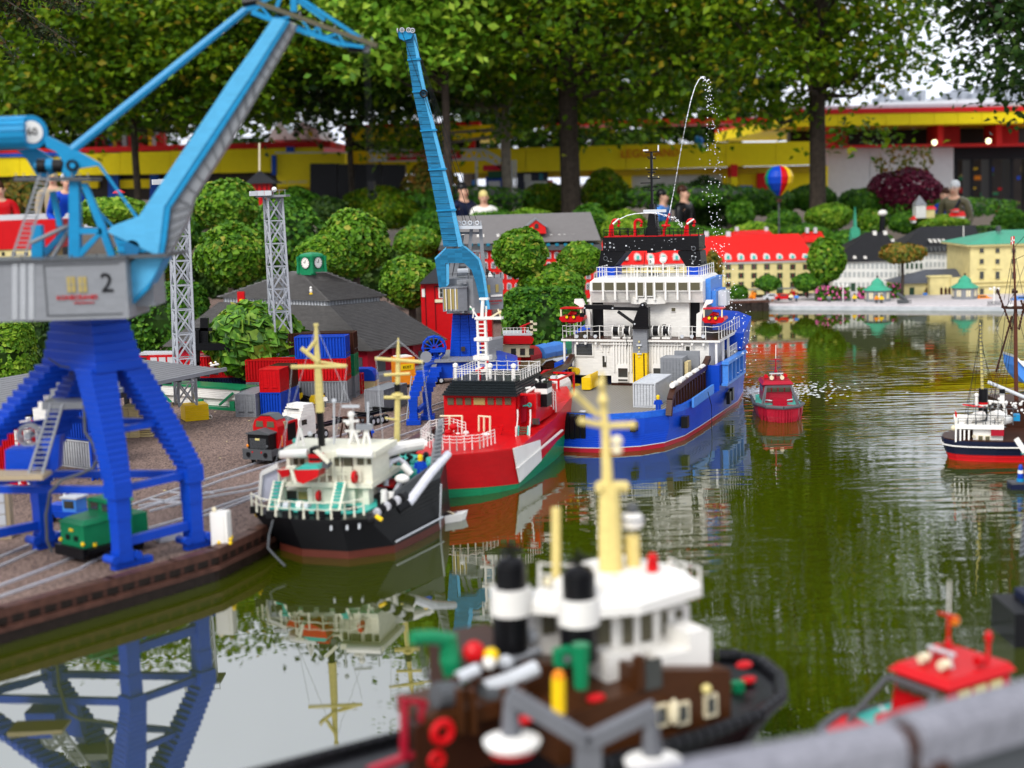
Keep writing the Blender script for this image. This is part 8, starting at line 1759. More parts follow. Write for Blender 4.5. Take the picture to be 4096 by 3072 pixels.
# clock-house like red tower far behind the left light tower
YT2 = 16.5; t = T('red_watch_tower', 'small red tower house with black pyramid roof and a pale flagpole, behind the shrubs', 'tower', W(260,215,YT2)); fac(t, 250.5, 270, 183.5, 205, YT2, .2, 'wall', c('red')); a, b_ = W(244,184,YT2-.05), W(277,183,YT2-.05); r_ = W(259.5,171,YT2+.15); P(t, 'roof', MB().loft([[(a.x,YT2-.05,a.z),(b_.x,YT2-.05,a.z),(b_.x,YT2+.35,a.z),(a.x,YT2+.35,a.z)],[(r_.x-.01,YT2+.14,r_.z),(r_.x+.01,YT2+.14,r_.z),(r_.x+.01,YT2+.16,r_.z),(r_.x-.01,YT2+.16,r_.z)]]), M_['roof_black'], w=1)
for u_ in (252,257,262,267): fac(t, u_-.5, u_+.5, 185, 200, YT2-.01, .01, 'black_post', flat('black'))
P(t, 'flagpole', MB().cyl(W(259.5,171,YT2+.1), W(259.5,143,YT2+.1), .010), flat('cream'), w=1)
# left: toy town edge with cream houses and red hoarding
t = T('red_hoarding', 'red flat roof over a cream wall at the left, where visitors lean over', 'hoarding', W(30,240,15)); fac(t, -20, 56, 221, 249, 15.0, .8, 'red_panel', flat('red')); fac(t, -20, 45, 249, 262, 15.02, .6, 'cream_wall', by)
for u_ in (3,14,26,38): fac(t, u_-1.4, u_+1.4, 252, 256, 15.012, .006, 'window', glassm)
t = T('grey_parapet', 'pale grey parapet wall behind the near crane mast', 'parapet', W(40,215,16)); fac(t, -20, 92, 214, 221, 16.2, .3, 'wall', flat('lgrey',.7)); fac(t, 84, 92, 216, 228, 16.0, .2, 'pillar', flat('lgrey',.7))
# ================================================================== real park buildings behind the trees
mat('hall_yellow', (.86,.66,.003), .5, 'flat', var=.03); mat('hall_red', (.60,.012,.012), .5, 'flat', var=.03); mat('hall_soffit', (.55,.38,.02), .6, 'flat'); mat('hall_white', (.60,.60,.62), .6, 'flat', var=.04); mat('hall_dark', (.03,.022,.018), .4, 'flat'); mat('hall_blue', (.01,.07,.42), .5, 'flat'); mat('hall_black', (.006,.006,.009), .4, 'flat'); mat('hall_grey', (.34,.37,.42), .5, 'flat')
yl, hr, hw, hd, hbk, hbl = M_['hall_yellow'], M_['hall_red'], M_['hall_white'], M_['hall_dark'], M_['hall_black'], M_['hall_blue']
YH = 22.5
rh = T('park_hall', 'large hall with red and yellow fascia, white wall and black glazed entrance, right', 'building', W(930,200,YH))
def sk(u0,u1,va0,va1,vb0,vb1,Y,th,name,m_,t): return facs(t, [(u0,vb0),(u1,vb1),(u1,va1),(u0,va0)], Y, th, name, m_)
sk(790,1060,109.8,105.5,114.6,110.3,YH,8,'red_fascia',hr,rh);
for i in range(12): sk(790+i*24,813.6+i*24,114.8-.38*i,114.5-.38*i,126.4-.38*i,126.0-.38*i,YH+.02,8,'yellow_panel',yl,rh)
sk(790,1060,126.4,122.2,146,142.5,YH+2.2,.3,'window_band',hd,rh)
for u_ in (826,938,996.5): sk(u_,u_+(9 if u_ < 830 else 5.5),124.5,124.5,146,146,YH+.5,.6,'red_post',hr,rh); sk(u_+5,u_+22,125.5,125.5,145,145,YH+1.2,.2,'post_return',hr,rh)
sk(790,1060,146,142.5,148.2,144.7,YH+.6,1.5,'red_sill',hr,rh);
for i in range(3): sk(828+i*42,869.5+i*42,148.4-.3*i,148-.3*i,212,212,YH+1.0,.5,'white_wall',hw,rh)
sk(954,1062,146,143,160,158,YH+1.6,.3,'entrance_head',hbk,rh); sk(954,1062,160,158,215,213,YH+3.5,.3,'shop_interior',hd,rh)
for u_ in (954,970,989,1010,1030): sk(u_,u_+3.5,158,158,215,215,YH+1.7,.4,'door_post',hbk,rh)
rr2 = random.Random(4)
for i in range(34):
    u_ = rr2.uniform(958,1024); v_ = rr2.uniform(163,208); w_ = rr2.uniform(2,7); fac(rh, u_, u_+w_, v_, v_+rr2.uniform(1.5,5), YH+3.3-.004*i, .003, 'shelf_goods', flat(rr2.choice(['red','yellow','blue','amber','orange','brown','green','straw'])))
lm = bpy.data.materials.new('lamp_glow'); lm.use_nodes = True; lm.node_tree.nodes['Principled BSDF'].inputs['Emission Color'].default_value = (1,.95,.55,1); lm.node_tree.nodes['Principled BSDF'].inputs['Emission Strength'].default_value = 3.0
for u_,v_ in ((934.5,142.5),(988.5,141)): P(rh, 'wall_lamp', MB().ball(W(u_,v_,YH+.4), .045, 8, 5), lm, w=1)
sk(790,1060,106.5,102,109.6,105.3,YH+2,5,'roof_deck',M_['hall_grey'],rh); sk(868,1000,103,98,107.5,104,YH+3,.5,'curved_roof',hw,rh)
for u_,v_,w_ in ((880,97,5),(886,92,4),(893,99,8),(905,88,4),(912,95,6),(921,90,5),(936,98,8),(951,92,6),(961,88,9),(972,93,6),(984,84,7),(992,90,5),(1003,82,8),(1012,88,6),(1019,84,8)): fac(rh, u_, u_+w_, v_, 106, YH+4+(u_%3)*.3, .6, 'roof_block', M_['hall_grey'])
mh = T('park_hall', 'long low yellow hall with lettering on its parapet and a pale gate, centre', 'building', W(700,190,22.3))
for i in range(7): sk(476+i*50,525.6+i*50,149-1.45*i if i < 3 else 144.6-.9*(i-3),148-1.4*i if i < 3 else 144-.9*(i-3),173.2-1.3*i,172-1.3*i,22.3,.5,'parapet_panel',yl,mh)
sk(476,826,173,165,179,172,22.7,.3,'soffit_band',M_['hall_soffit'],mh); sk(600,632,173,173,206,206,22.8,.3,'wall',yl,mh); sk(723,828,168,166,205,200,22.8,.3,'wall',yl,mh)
for i in range(2): sk(632+i*46,677+i*46,172.5,172,206,205,22.9,.2,'pale_gate',hw,mh)
for v0,v1,m__ in ((164.5,177,hr),(177,186,yl),(186,194,hr)): sk(731.5,737.5,v0,v0,v1,v1,22.2,.4,'striped_pillar',m__,mh)
sk(738,752,185.5,185.5,194,194,22.25,.4,'blue_box',hbl,mh); sk(757.5,769.5,173,173,196,196,22.7,.1,'red_door',hr,mh); sk(769.5,775,186,186,196,196,22.7,.1,'blue_panel',hbl,mh); sk(796,806,188,188,192,192,22.6,.1,'blue_panel',hbl,mh)
q = W(650,153.5,22.27); P(mh, 'lettering', text_mb('LEGOLAND', .175, face_m(q), .012), mat('hall_orange', (.70,.20,.01), .5, 'flat'), w=1)
for u_,v_,k_ in ((697,140,'azure'),(700,145,'turq'),(703,148,'lgrey'),(701,141,'medblue')): P(mh, 'wall_figure', MB().ball(W(u_,v_,22.2), .055, 8, 5, (.7,.5,1.2)), flat(k_), w=1)
for a,b_,v0,v1,k_ in ((517,548,172,207,'navy'),(524,531,174,182,'lgrey'),(525,547,181,189,'lgrey'),(539,543,173,180,'teal'),(548,553,180,194,'red'),(590,600,172,183,'hall'),(586,601,190,200,'medblue'),(500,507,163,171,'teal')):
    sk(a,b_,v0,v0,v1,v1,22.6-(.06 if k_ != 'navy' else 0),.05,'shop_window' if k_ != 'red' else 'red_post',flat(k_) if k_ in C else hr,mh)
lh = T('park_hall', 'yellow hall with red roof edge, blue pillars and a slogan, behind the left trees', 'building', W(200,190,22.4))
sk(-30,330,150,141,155,147,22.4,4,'red_fascia',hr,lh); sk(-30,60,154.5,152,158,156,22.37,.3,'blue_line',hbl,lh)
for i in range(7): sk(-30+i*50,19.6+i*50,157-1.5*i,156-1.5*i,177-.8*i,176-.8*i,22.4,.5,'yellow_panel',yl,lh)
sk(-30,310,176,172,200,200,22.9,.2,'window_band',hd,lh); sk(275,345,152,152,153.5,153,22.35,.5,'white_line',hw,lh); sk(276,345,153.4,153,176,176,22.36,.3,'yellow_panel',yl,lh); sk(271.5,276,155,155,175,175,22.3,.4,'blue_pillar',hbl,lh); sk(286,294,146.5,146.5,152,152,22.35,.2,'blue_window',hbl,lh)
for a,b_ in ((25,35),(108,118),(150,158)): sk(a,b_,170,170,200,200,22.7,.3,'blue_pillar',hbl,lh)
for a,b_ in ((60,98),(118,153),(165,200)): sk(a,b_,180,179,188.5,188,22.8,.2,'lower_yellow_band',yl,lh)
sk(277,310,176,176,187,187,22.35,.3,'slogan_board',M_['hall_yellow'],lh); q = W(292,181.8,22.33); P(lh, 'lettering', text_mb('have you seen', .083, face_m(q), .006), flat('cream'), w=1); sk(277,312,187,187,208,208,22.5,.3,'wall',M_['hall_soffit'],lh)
facs(lh, [(268,140),(320,139),(316,128),(303,122),(289,134),(281,122),(272,130)], 23.5, 2, 'glass_gable', mat('gable_pale', (.62,.66,.66), .3, 'flat'))
for u_,k_ in ((95,'red'),(100,'red'),(108,'medblue'),(116,'red'),(122,'lgrey'),(128,'red'),(133,'medblue'),(148,'yellow'),(152,'lgrey'),(156,'red'),(160,'red'),(112,'yellow'),(139,'red')): fac(lh, u_, u_+4.2, 132+rr2.uniform(-2,6), 148, 23.2, .2, 'roof_sign', flat(k_))
bw_ = T('black_container_wall', 'black ribbed container wall before the yellow hall', 'container wall', W(357,207,21.9));
for a,b_,v0 in ((310,337,163.5),(338,354,164),(355,381,164),(382,405,164.5)): sk(a,b_,v0,v0,210,210,21.9,.3,'black_panel',hbk,bw_)
uh = T('upper_hall', 'yellow and red upper storey with a dark window band behind the truss stage', 'building', W(410,150,23.2)); sk(345,480,125,121.5,128.5,125,23.2,2,'red_fascia',hr,uh)
for i in range(5): sk(345+i*30,374.6+i*30,128.6-.8*i,128-.8*i,140-.2*i,140-.2*i,23.22,2,'yellow_panel',yl,uh)
sk(345,480,140,139,151,150,23.6,.3,'window_band',hbk,uh); sk(345,560,151,149,175,172,23.5,.3,'lower_wall',yl,uh); sk(468,475,139,139,149,149,23.15,.3,'red_post',hr,uh); sk(545,800,121,117,126,122,24,1,'far_roof_edge',hr,uh)
tr = T('truss_stage', 'white lattice truss with a red soft drink banner over the park shops', 'truss', W(425,160,22)); g = MB()
def truss(pts, h_):
    for (a, b_) in zip(pts, pts[1:]):
        g.bar(W(*a,22), W(*b_,22), .04); g.bar(W(a[0],a[1]+h_,22), W(b_[0],b_[1]+h_,22), .04); n_ = max(2, int(abs(b_[0]-a[0])/5))
        for i in range(n_): t0, t1 = i/n_, (i+1)/n_; g.bar(W(a[0]+(b_[0]-a[0])*t0,a[1]+(b_[1]-a[1])*t0+(h_ if i%2 else 0),22), W(a[0]+(b_[0]-a[0])*t1,a[1]+(b_[1]-a[1])*t1+(0 if i%2 else h_),22), .026)
truss([(369,151),(484,149.5)], 9.5); truss([(484,150),(497,157),(505,164)], 8)
for u_ in (476.5,512.5,515.5): g.bar(W(u_,160,22), W(u_,208,22), .034)
P(tr, 'lattice', g, hw, w=1); bn = fac(tr, 387, 461, 150.5, 159.5, 21.95, .03, 'banner', mat('banner_red', (.62,.01,.03), .5, 'flat'))
for u_ in (399,421,443): q = W(u_,155,21.94); o = P(tr, 'lettering', text_mb('Coca-Cola', .095, face_m(q), .005), whs, w=1); o.parent = bn
fac(tr, 483, 506, 165, 170.5, 21.98, .1, 'red_board', mat('banner_red', (.62,.01,.03))); fac(tr, 486, 503, 176, 207, 22.2, .1, 'blue_gate', hbl); fac(tr, 488.5, 500.5, 181, 207, 22.12, .05, 'notice_board', hw); fac(tr, 488, 502, 171, 178, 22.12, .1, 'green_sign', c('dgreen')); fac(tr, 471.5, 476.5, 180, 186, 22.05, .1, 'blue_notice', flat('medblue')); fac(tr, 471.5, 476.5, 188, 204, 22.05, .1, 'white_notice', hw)
# ================================================================== plants
nr = np.random.default_rng(11)
def leaf_mat(name, cols, rough=.45, tr=.25):
    m, n, b = nodes(name); N = n.nodes.new; K = n.links.new; MATS[name] = m
    gi = N('ShaderNodeNewGeometry'); cr = N('ShaderNodeValToRGB'); e = cr.color_ramp.elements
    while len(e) < len(cols): e.new(.5)
    for i, (p, c_) in enumerate(cols): e[i].position = p; e[i].color = (*c_, 1)
    K(gi.outputs['Random Per Island'], cr.inputs[0]); K(cr.outputs[0], b.inputs['Base Color']); b.inputs['Roughness'].default_value = rough
    b.inputs['Specular IOR Level'].default_value = .15
    t_ = N('ShaderNodeBsdfTranslucent'); K(cr.outputs[0], t_.inputs[0]); mx = N('ShaderNodeMixShader'); mx.inputs[0].default_value = tr
    K(b.outputs[0], mx.inputs[1]); K(t_.outputs[0], mx.inputs[2]); K(mx.outputs[0], n.nodes['Material Output'].inputs[0]); return m
lf_maple = leaf_mat('leaf_maple', [(0,(.035,.10,.004)),(.5,(.10,.20,.007)),(.9,(.19,.29,.008)),(1,(.36,.26,.02))], tr=.45)
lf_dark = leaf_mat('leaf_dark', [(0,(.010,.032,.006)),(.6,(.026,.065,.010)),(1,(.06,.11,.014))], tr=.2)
lf_lime = leaf_mat('leaf_lime', [(0,(.03,.10,.006)),(.5,(.085,.21,.010)),(.88,(.17,.33,.02)),(1,(.36,.34,.05))], tr=.25)
lf_box = leaf_mat('leaf_box', [(0,(.022,.09,.010)),(.6,(.06,.18,.014)),(1,(.14,.30,.02))], tr=.3)
lf_bright = leaf_mat('leaf_bright', [(0,(.07,.19,.012)),(.6,(.16,.32,.02)),(1,(.32,.45,.04))], tr=.3)
lf_purple = leaf_mat('leaf_purple', [(0,(.07,.004,.018)),(.7,(.15,.010,.04)),(1,(.25,.03,.06))], tr=.25)
lf_autumn = leaf_mat('leaf_autumn', [(0,(.05,.10,.012)),(.5,(.16,.15,.02)),(1,(.30,.13,.02))], tr=.2)
bark = mat('bark', (.045,.034,.026), .85, 'grain', scale=18, var=.35); bark2 = mat('bark_pale', (.22,.19,.15), .8, 'grain', scale=14, var=.25)
def leafmesh(name, cs, size, nrm, m, fine=False):
    N_ = len(cs); cs = np.asarray(cs, float); size = np.broadcast_to(size, (N_,))[:, None]
    nrm = nrm/np.linalg.norm(nrm, axis=1, keepdims=True); a = nr.normal(size=(N_,3)); a -= (a*nrm).sum(1, keepdims=True)*nrm; a /= np.linalg.norm(a, axis=1, keepdims=True); b = np.cross(nrm, a)
    S_ = ([(-.5,0,0),(-.12,.42,.10),(.28,.30,.06),(.62,0,-.12),(.28,-.30,.06),(-.12,-.42,.10),(.05,0,-.02)], [(0,1,6),(1,2,6),(2,3,6),(3,4,6),(4,5,6),(5,0,6)]) if fine else ([(-.5,0,0),(.05,.36,.10),(.58,0,-.10),(.05,-.36,.10)], [(0,1,2),(0,2,3)])
    k = len(S_[0]); vs = np.empty((N_,k,3))
    for i, (x,y,z) in enumerate(S_[0]): vs[:,i] = cs + (a*x+b*y+nrm*z)*size
    fs = (np.array(S_[1])[None]+(np.arange(N_)*k)[:,None,None]).reshape(-1,3)
    me = bpy.data.meshes.new(name); me.vertices.add(N_*k); me.vertices.foreach_set('co', vs.reshape(-1)); me.loops.add(len(fs)*3); me.loops.foreach_set('vertex_index', fs.reshape(-1)); me.polygons.add(len(fs)); me.polygons.foreach_set('loop_start', np.arange(len(fs))*3); me.polygons.foreach_set('loop_total', np.full(len(fs),3)); me.update(calc_edges=True); me.materials.append(m); return me
def crown_pts(n, rad, shell=.0, lo=-1.0):
    d = nr.normal(size=(n,3)); d /= np.linalg.norm(d, axis=1, keepdims=True); d[:,2] = np.where(d[:,2] < lo, -d[:,2], d[:,2])
    r = (shell + (1-shell)*nr.random(n))[:,None]**.6; return d*r*np.array(rad), d
def put(t, name, me, kind=None):
    o = bpy.data.objects.new(name, me); link(o); o.parent = t; MW[o.name] = MW[t.name]
    if kind: o['kind'] = kind
    return o
def tree(label, u, Y, tr, cz, rad, ns, nl, ls, m, cx=None, tp=.0, zb=-.42, group='tall trees behind the miniature town', cat='tree', bk=None, flat_=.28, sr=.62, lean=0.0, dy=0):
    b0 = W(u,200,Y); x = b0.x; cx = x if cx is None else cx; t = T('tree', label, cat, (x,Y,zb), 0, group); H0 = cz-zb
    C0 = np.array([cx-x, dy, H0]); fr = H0-rad[2]*.75
    g = MB(); g.tube([(0,0,0),(tr*.1,0,fr*.5),(0,0,fr),(lean,0,H0+rad[2]*.2),(lean*1.5,0,H0+rad[2]*.8)], [tr*1.25,tr,tr*.92,tr*.5,tr*.12], 10); P(t, 'trunk', g, bk or bark)
    sp, dd = crown_pts(ns, rad, .25); sp[:,0] *= 1-tp*sp[:,2]/rad[2]; sp = sp + C0
    g = MB()
    for i in range(0, min(ns, 26)):
        z0 = fr*.9+(sp[i][2]-fr)*.35; z0 = max(fr*.8, min(z0, H0+rad[2]*.5)); p0 = V((0,0,z0)); p1 = V(sp[i]); mid = p0.lerp(p1,.5)+V((0,0,-.08*rad[2])); g.tube([p0,mid,p1], [tr*.42,tr*.22,tr*.06], 6)
    P(t, 'limb', g, bk or bark, kind='stuff')
    idx = np.repeat(np.arange(ns), nl); loc = nr.normal(size=(ns*nl,3))*np.array([sr,sr,sr*flat_])*.55; rr = np.sqrt((loc[:,:2]**2).sum(1)); loc[:,2] -= rr*.28
    nm = nr.normal(size=(ns*nl,3))*.55+np.array([0,0,1.0])+dd[idx]*.35
    put(t, 'crown', leafmesh('crown', sp[idx]+loc, ls*(.7+.6*nr.random(ns*nl)), nm, m)); return t
def bush(label, u, v, Y, hw, hh, m, n=1500, ls=.07, name='bush', cat='bush', group='clipped bushes behind the miniature town', trunk=0, fine=False, core=True, box=False, zb=None, bk=None, parts=0, dy=1.0):
    c0 = W(u,v,Y); rx = hw*Y/F; rz = hh*Y/F; zb_ = (c0.z-rz if zb is None else zb); t = T(name, label, cat, (c0.x,Y,zb_), 0, group)
    cz = c0.z-zb_; pts, d = crown_pts(n, (rx,rx*dy,rz), .80)
    lump = np.array([1+.045*math.sin(5*a[0]+u)+.04*math.sin(6*a[2]+4*a[1]+v) for a in d]) if n < 9000 else 1
    pts = pts*(lump[:,None] if n < 9000 else 1)
    if box: pts = np.sign(pts)*np.abs(pts/np.array([rx,rx*dy,rz]))**.62*np.array([rx,rx*dy,rz])*.92
    if core: g = MB(); g.ball((0,0,cz), 1, 12, 8, (rx*.74,rx*.74*dy,rz*.74)); P(t, 'dark_core', g, lf_dark)  # solid dark core, added so the leaf shell is not see-through
    if trunk:
        g = MB(); g.tube([(0,0,0),(.01,0,cz*.5),(0,0,cz)], [trunk*1.2,trunk,trunk*.8], 8)
        for k in range(4): a = k*1.6+u; g.tube([(0,0,cz-rz*1.0),(.45*rx*math.cos(a),.45*rx*math.sin(a),cz-rz*.3)], trunk*.5, 5)
        P(t, 'trunk', g, bk or bark)
    nm = d*1.0+nr.normal(size=(n,3))*.5+np.array([0,0,.35]); sz = ls*(.6+.7*nr.random(n))
    if parts:
        vis = np.argsort(d[:,1]-.3*d[:,2])[:parts]; mask = np.ones(n, bool); mask[vis] = False
        lm_ = leafmesh('leaf', [(0,0,0)], ls*1.1, np.array([[0.,0,1]]), lf_lime, True); lms = [lm_]
        for cset in ([(.06,.16,.014)],[(.11,.25,.02)],[(.03,.09,.010)],[(.16,.27,.03)]):
            q = lm_.copy(); q.materials[0] = mat('leaf_single_%d' % len(lms), cset[0], .42, 'flat', scale=30, var=.25); lms.append(q)
        for i in vis:
            o = inst(t, 'leaf', lms[1+int(i) % 4], V((0,0,cz))+V(pts[i]), V(nm[i]).to_track_quat('Z','Y').to_euler(), (1,1,1)); o.scale = (.8+.5*nr.random(),)*3
        pts, nm, sz = pts[mask], nm[mask], sz[mask]
    put(t, 'foliage' if not trunk else 'crown', leafmesh('foliage', pts+np.array([0,0,cz]), sz, nm, m, fine), 'stuff' if parts else None); return t
# tall trees
tree('broad green tree with thick dark trunk behind the warehouse roof, centre of the picture', 570, 20, .14, 4.78, (2.8,2.4,2.95), 250, 150, .098, lf_maple, tp=.15, flat_=.22, sr=.75)
tree('green tree whose leafy boughs reach over the right hall, trunk before the white wall', 817, 19, .11, 4.85, (1.75,1.9,3.0), 150, 150, .098, lf_maple, tp=.42, flat_=.22, sr=.7, lean=.2)
tree('broad green maple behind the jib of the near crane, leftmost of the tall trees', 138, 19.5, .05, 3.8, (2.9,2.0,1.6), 190, 150, .098, lf_maple, cx=-4.75, sr=.7)
tree('dark green tree between the two cranes, its boughs before the black container wall', 352, 21.2, .045, 3.95, (2.1,1.9,1.8), 190, 130, .10, lf_dark, sr=.8)
tree('pale barked slim tree right of the slender crane, its leafy crown high up', 507, 21, .075, 4.0, (1.7,1.6,2.1), 90, 130, .098, lf_maple, bk=bark2, cx=-1.1)
tree('dark tree filling the sky at the upper left corner', 20, 24, .16, 3.9, (3.5,2.4,2.1), 330, 60, .16, lf_dark, cx=-8.2)
tree('dark tree standing far behind the middle hall', 735, 46, .25, 7.6, (4.2,3,5.4), 200, 75, .28, lf_dark)
tree('dark tree standing far behind the thick central trunk', 600, 44, .25, 5.4, (4.5,3,4.0), 180, 75, .28, lf_dark)
tree('tall dark tree behind the yellow upper storey', 470, 48, .25, 7.8, (6.5,3,5.6), 330, 60, .3, lf_dark)
tree('tall dark tree behind the left hall roof signs', 210, 48, .25, 7.2, (6.5,3,4.6), 300, 60, .3, lf_dark)
tree('dark pine reaching in from the upper right corner', 1055, 15, .11, 3.45, (1.2,1.15,1.5), 110, 110, .09, lf_dark, flat_=.5, sr=.42)
tree('yellowish green bough of a tree hanging in behind the slender crane head', 449, 18, .05, 3.75, (1.0,.9,1.3), 90, 80, .11, lf_bright, cx=-1.1, sr=.5)
# a conifer bough reaching into the upper left corner, much closer
q = W(18,20,9.0); t = T('conifer_bough', 'dark conifer bough with brown twigs hanging into the upper left corner', 'bough', q); g = MB(); cs = []
for k in range(13):
    a = V((-.45,0,.35+rnd.uniform(-.2,.2))); b_ = V((rnd.uniform(.05,.52),rnd.uniform(-.3,.3),rnd.uniform(-.28,.16))); g.tube([a,a.lerp(b_,.5)+V((0,0,.05)),b_],[.008,.005,.002],5)
    for i in range(130): p = a.lerp(b_, rnd.uniform(.3,1)); cs.append((p.x+rnd.gauss(0,.022),p.y+rnd.gauss(0,.03),p.z+rnd.gauss(0,.022)))
P(t, 'branch', g, bark); put(t, 'needles', leafmesh('needles', cs, .032, nr.normal(size=(len(cs),3)), leaf_mat('leaf_conifer', [(0,(.012,.025,.008)),(.8,(.03,.045,.012)),(1,(.10,.05,.015))])))
# clipped round trees in the yard garden
for (u,v,Y,hw,hh,lb,k) in ((234,255,11.0,44,36,'round clipped tree left of the lattice tower, lower of the pair',1),(226,205,12.5,38,29,'broad clipped shrub tree above and behind the round one, left of the lattice tower',1),
    (322,257,10.8,31,24,'round clipped tree just left of the green clock turret',1),(354,243,12.0,40,38,'largest round clipped tree, behind the green clock turret',1),(417,243,13.2,27,19,'round clipped tree behind the slender crane, upper of the two',1),
    (410,281,11.3,34,30,'round clipped tree between station roof and slender crane',1),(521,253,10.6,30,27,'round clipped tree standing before the red warehouse wall',1),(580,259,11.6,25,18,'round clipped tree right of the warehouse, behind the ship bridge',1),(553,284,10.6,36,21,'wide low clipped tree left of the white ship bridge',1)):
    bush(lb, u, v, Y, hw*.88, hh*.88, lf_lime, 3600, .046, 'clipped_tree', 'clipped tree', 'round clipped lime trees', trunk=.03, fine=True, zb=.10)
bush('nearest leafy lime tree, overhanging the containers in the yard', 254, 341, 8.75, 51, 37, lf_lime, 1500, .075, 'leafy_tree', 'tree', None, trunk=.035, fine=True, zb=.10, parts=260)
# trees in the miniature town
bush('round green tree at the right end of the yellow row house', 826, 260, 14.9, 19, 22, lf_lime, 1500, .055, 'round_tree', 'tree', 'town trees', trunk=.025, zb=.06)
bush('autumn coloured tree before the white palace', 902, 253, 14.6, 23, 9.5, lf_autumn, 1200, .05, 'autumn_tree', 'tree', 'town trees', trunk=.016, zb=.06)
for u,v,hw,hh,lb in ((768,283,13,7.5,'small round tree before the yellow row house, middle one'),(807,282,14.5,9,'small round tree before the yellow row house, right one'),(738.5,293,9,8,'dark round bush at the left foot of the yellow row house'),(713,270,9,20,'thin tree before the yellow row house, just right of the ship bridge')): bush(lb, u, v, 14.9, hw, hh, lf_box if hh != 20 else lf_autumn, 700, .045, 'small_tree', 'tree', 'town trees', trunk=.012, zb=.08)
for u,v,hw,k in ((753,296,3.2,'scarlet'),(772,296,4.5,'scarlet'),(793,294,5,'scarlet')):
    q = W(u,v,14.85); g = MB(); [g.ball(q+V((rnd.gauss(0,hw*.005),rnd.uniform(-.03,.03),rnd.gauss(0,.018))),.010,5,3) for i in range(45)]; TM('flower_bed', {753:'small red flower bed, left one before the yellow row house',772:'red flower bed between the two toy cars and the house',793:'red flower bed behind the red toy car'}[u], 'flower bed', g, flat('orange',.7) if u != 793 else flat('red',.7), q, kind='stuff')
def flowers(u0,u1,v0,v1,Y,n,label,pk=.45):
    c0 = W((u0+u1)/2,v1,Y); cs = [W(nr.uniform(u0,u1), nr.uniform(v0,v1), Y+nr.uniform(-.1,.1)) for i in range(n)]; t = T('flowering_bush', label, 'bush', c0, 0, 'pink flowering bushes'); pc = np.array([tuple(p-c0) for p in cs]); k = int(n*pk)
    put(t, 'foliage', leafmesh('foliage', pc[k:], .05, nr.normal(size=(n-k,3)), lf_box)); g = MB(); [g.ball(p,.015,5,3) for p in pc[:k] if rnd.random() < .4]; P(t, 'blossom', g, mat('petal_pink',(.62,.10,.30),.6,'flat'), kind='stuff')
flowers(816,849,287,300,14.8,900,'pink flowering bush between the red shed and the white palace'); flowers(858,869,288,300,14.9,300,'small pink flowering bush left of the left kiosk'); flowers(888,903,284,300,14.9,400,'pink flowering bush right of the left kiosk')
# background planting: rows of bushes
bl = [(52,'bright',.3),(0,0,0)]
def row(specs):
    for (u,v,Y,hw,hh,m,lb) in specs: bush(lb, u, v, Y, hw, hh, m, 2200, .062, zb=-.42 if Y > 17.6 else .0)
row([(112,212,14.0,34,15,lf_bright,'bright green leafy plant behind the near crane mast'),(175,232,14.5,26,20,lf_box,'dark bush behind the crane jib foot'),(285,240,14.0,42,44,lf_box,'deep green pine like bush behind the second lattice tower'),(297,207,19.5,26,20,lf_box,'green bush left of the black container wall'),(328,212,19,22,15,lf_dark,'dark bush before the black container wall'),
 (390,212,19.5,30,17,lf_maple,'loose bush right of the black container wall'),(378,200,20.6,34,14,lf_maple,'green bush at the foot of the black wall'),(430,190,20.6,30,28,lf_autumn,'yellowing tree left of the slender crane jib'),(488,222,18,26,14,lf_box,'bush below the two visitors at the slender crane'),(545,200,20.6,22,18,lf_maple,'bush left of the thick trunk'),(530,222,18,30,13,lf_bright,'light green bush behind the grey warehouse roof'),
 (605,196,20.6,25,26,lf_maple,'tall loose bush right of the thick trunk'),(622,226,17.8,26,16,lf_bright,'rounded bright bush left of the ship mast'),(590,222,17.8,18,18,lf_box,'bush at the right end of the grey warehouse roof'),(706,206,20.5,26,30,lf_dark,'dark upright yew right of the man in black'),(741,213,18.6,14,12,lf_box,'small clipped ball bush right of the falling water'),(755,232,18,24,10,lf_bright,'low bright bush above the long red roof'),(700,236,18,30,9,lf_box,'low bush above the red roof behind the arch'),
 (765,203,20.6,34,13,lf_box,'long clipped hedge below the toy balloon'),(728,200,20.6,20,10,lf_bright,'light bush left of the hedge'),(783,222,18.8,17,12,lf_box,'clipped ball bush below the hedge'),(830,216,18.8,24,12,lf_bright,'flat topped clipped bush right of the tree trunk'),(812,198,20.5,24,13,lf_box,'bush at the foot of the right tree trunk'),(800,234,18.2,30,10,lf_box,'low bush above the small red roof'),(860,203,20,22,14,lf_box,'green bush left of the purple shrub'),(870,222,18.8,16,12,lf_lime,'round bush behind the copper spire'),(905,223,18.6,15,10,lf_box,'low bush left of the toy church'),(941,223,18.4,26,8,lf_bright,'low domed bush behind the black roofs'),(985,234,18.2,24,8,lf_box,'low bush before the visitor at the right'),(1012,222,18.6,18,12,lf_box,'bush at the right edge behind the palace'),
 (850,240,17.9,40,9,lf_box,'low planting behind the black palace roofs'),(660,232,17.9,40,10,lf_box,'low planting behind the ship arch'),(30,196,20,44,18,lf_autumn,'reddish brown grasses behind the leaning visitors'),(210,214,20,34,14,lf_box,'green bush behind the jib'),(440,222,19,30,14,lf_box,'bush left of the slender crane'),(150,262,13,36,24,lf_maple,'shrubs behind the near crane house'),(560,233,17.9,40,9,lf_box,'bush ridge behind the warehouse'),(960,236,17.8,50,7,lf_dark,'dark bush strip behind the palace roofs'),(240,178,30,60,16,lf_box,'far hedge behind the left trees'),(460,200,20.6,90,14,lf_box,'far hedge before the park shops'),(680,196,20.6,90,12,lf_box,'far hedge before the pale gate'),(920,208,20.6,90,12,lf_box,'far hedge before the white wall')])
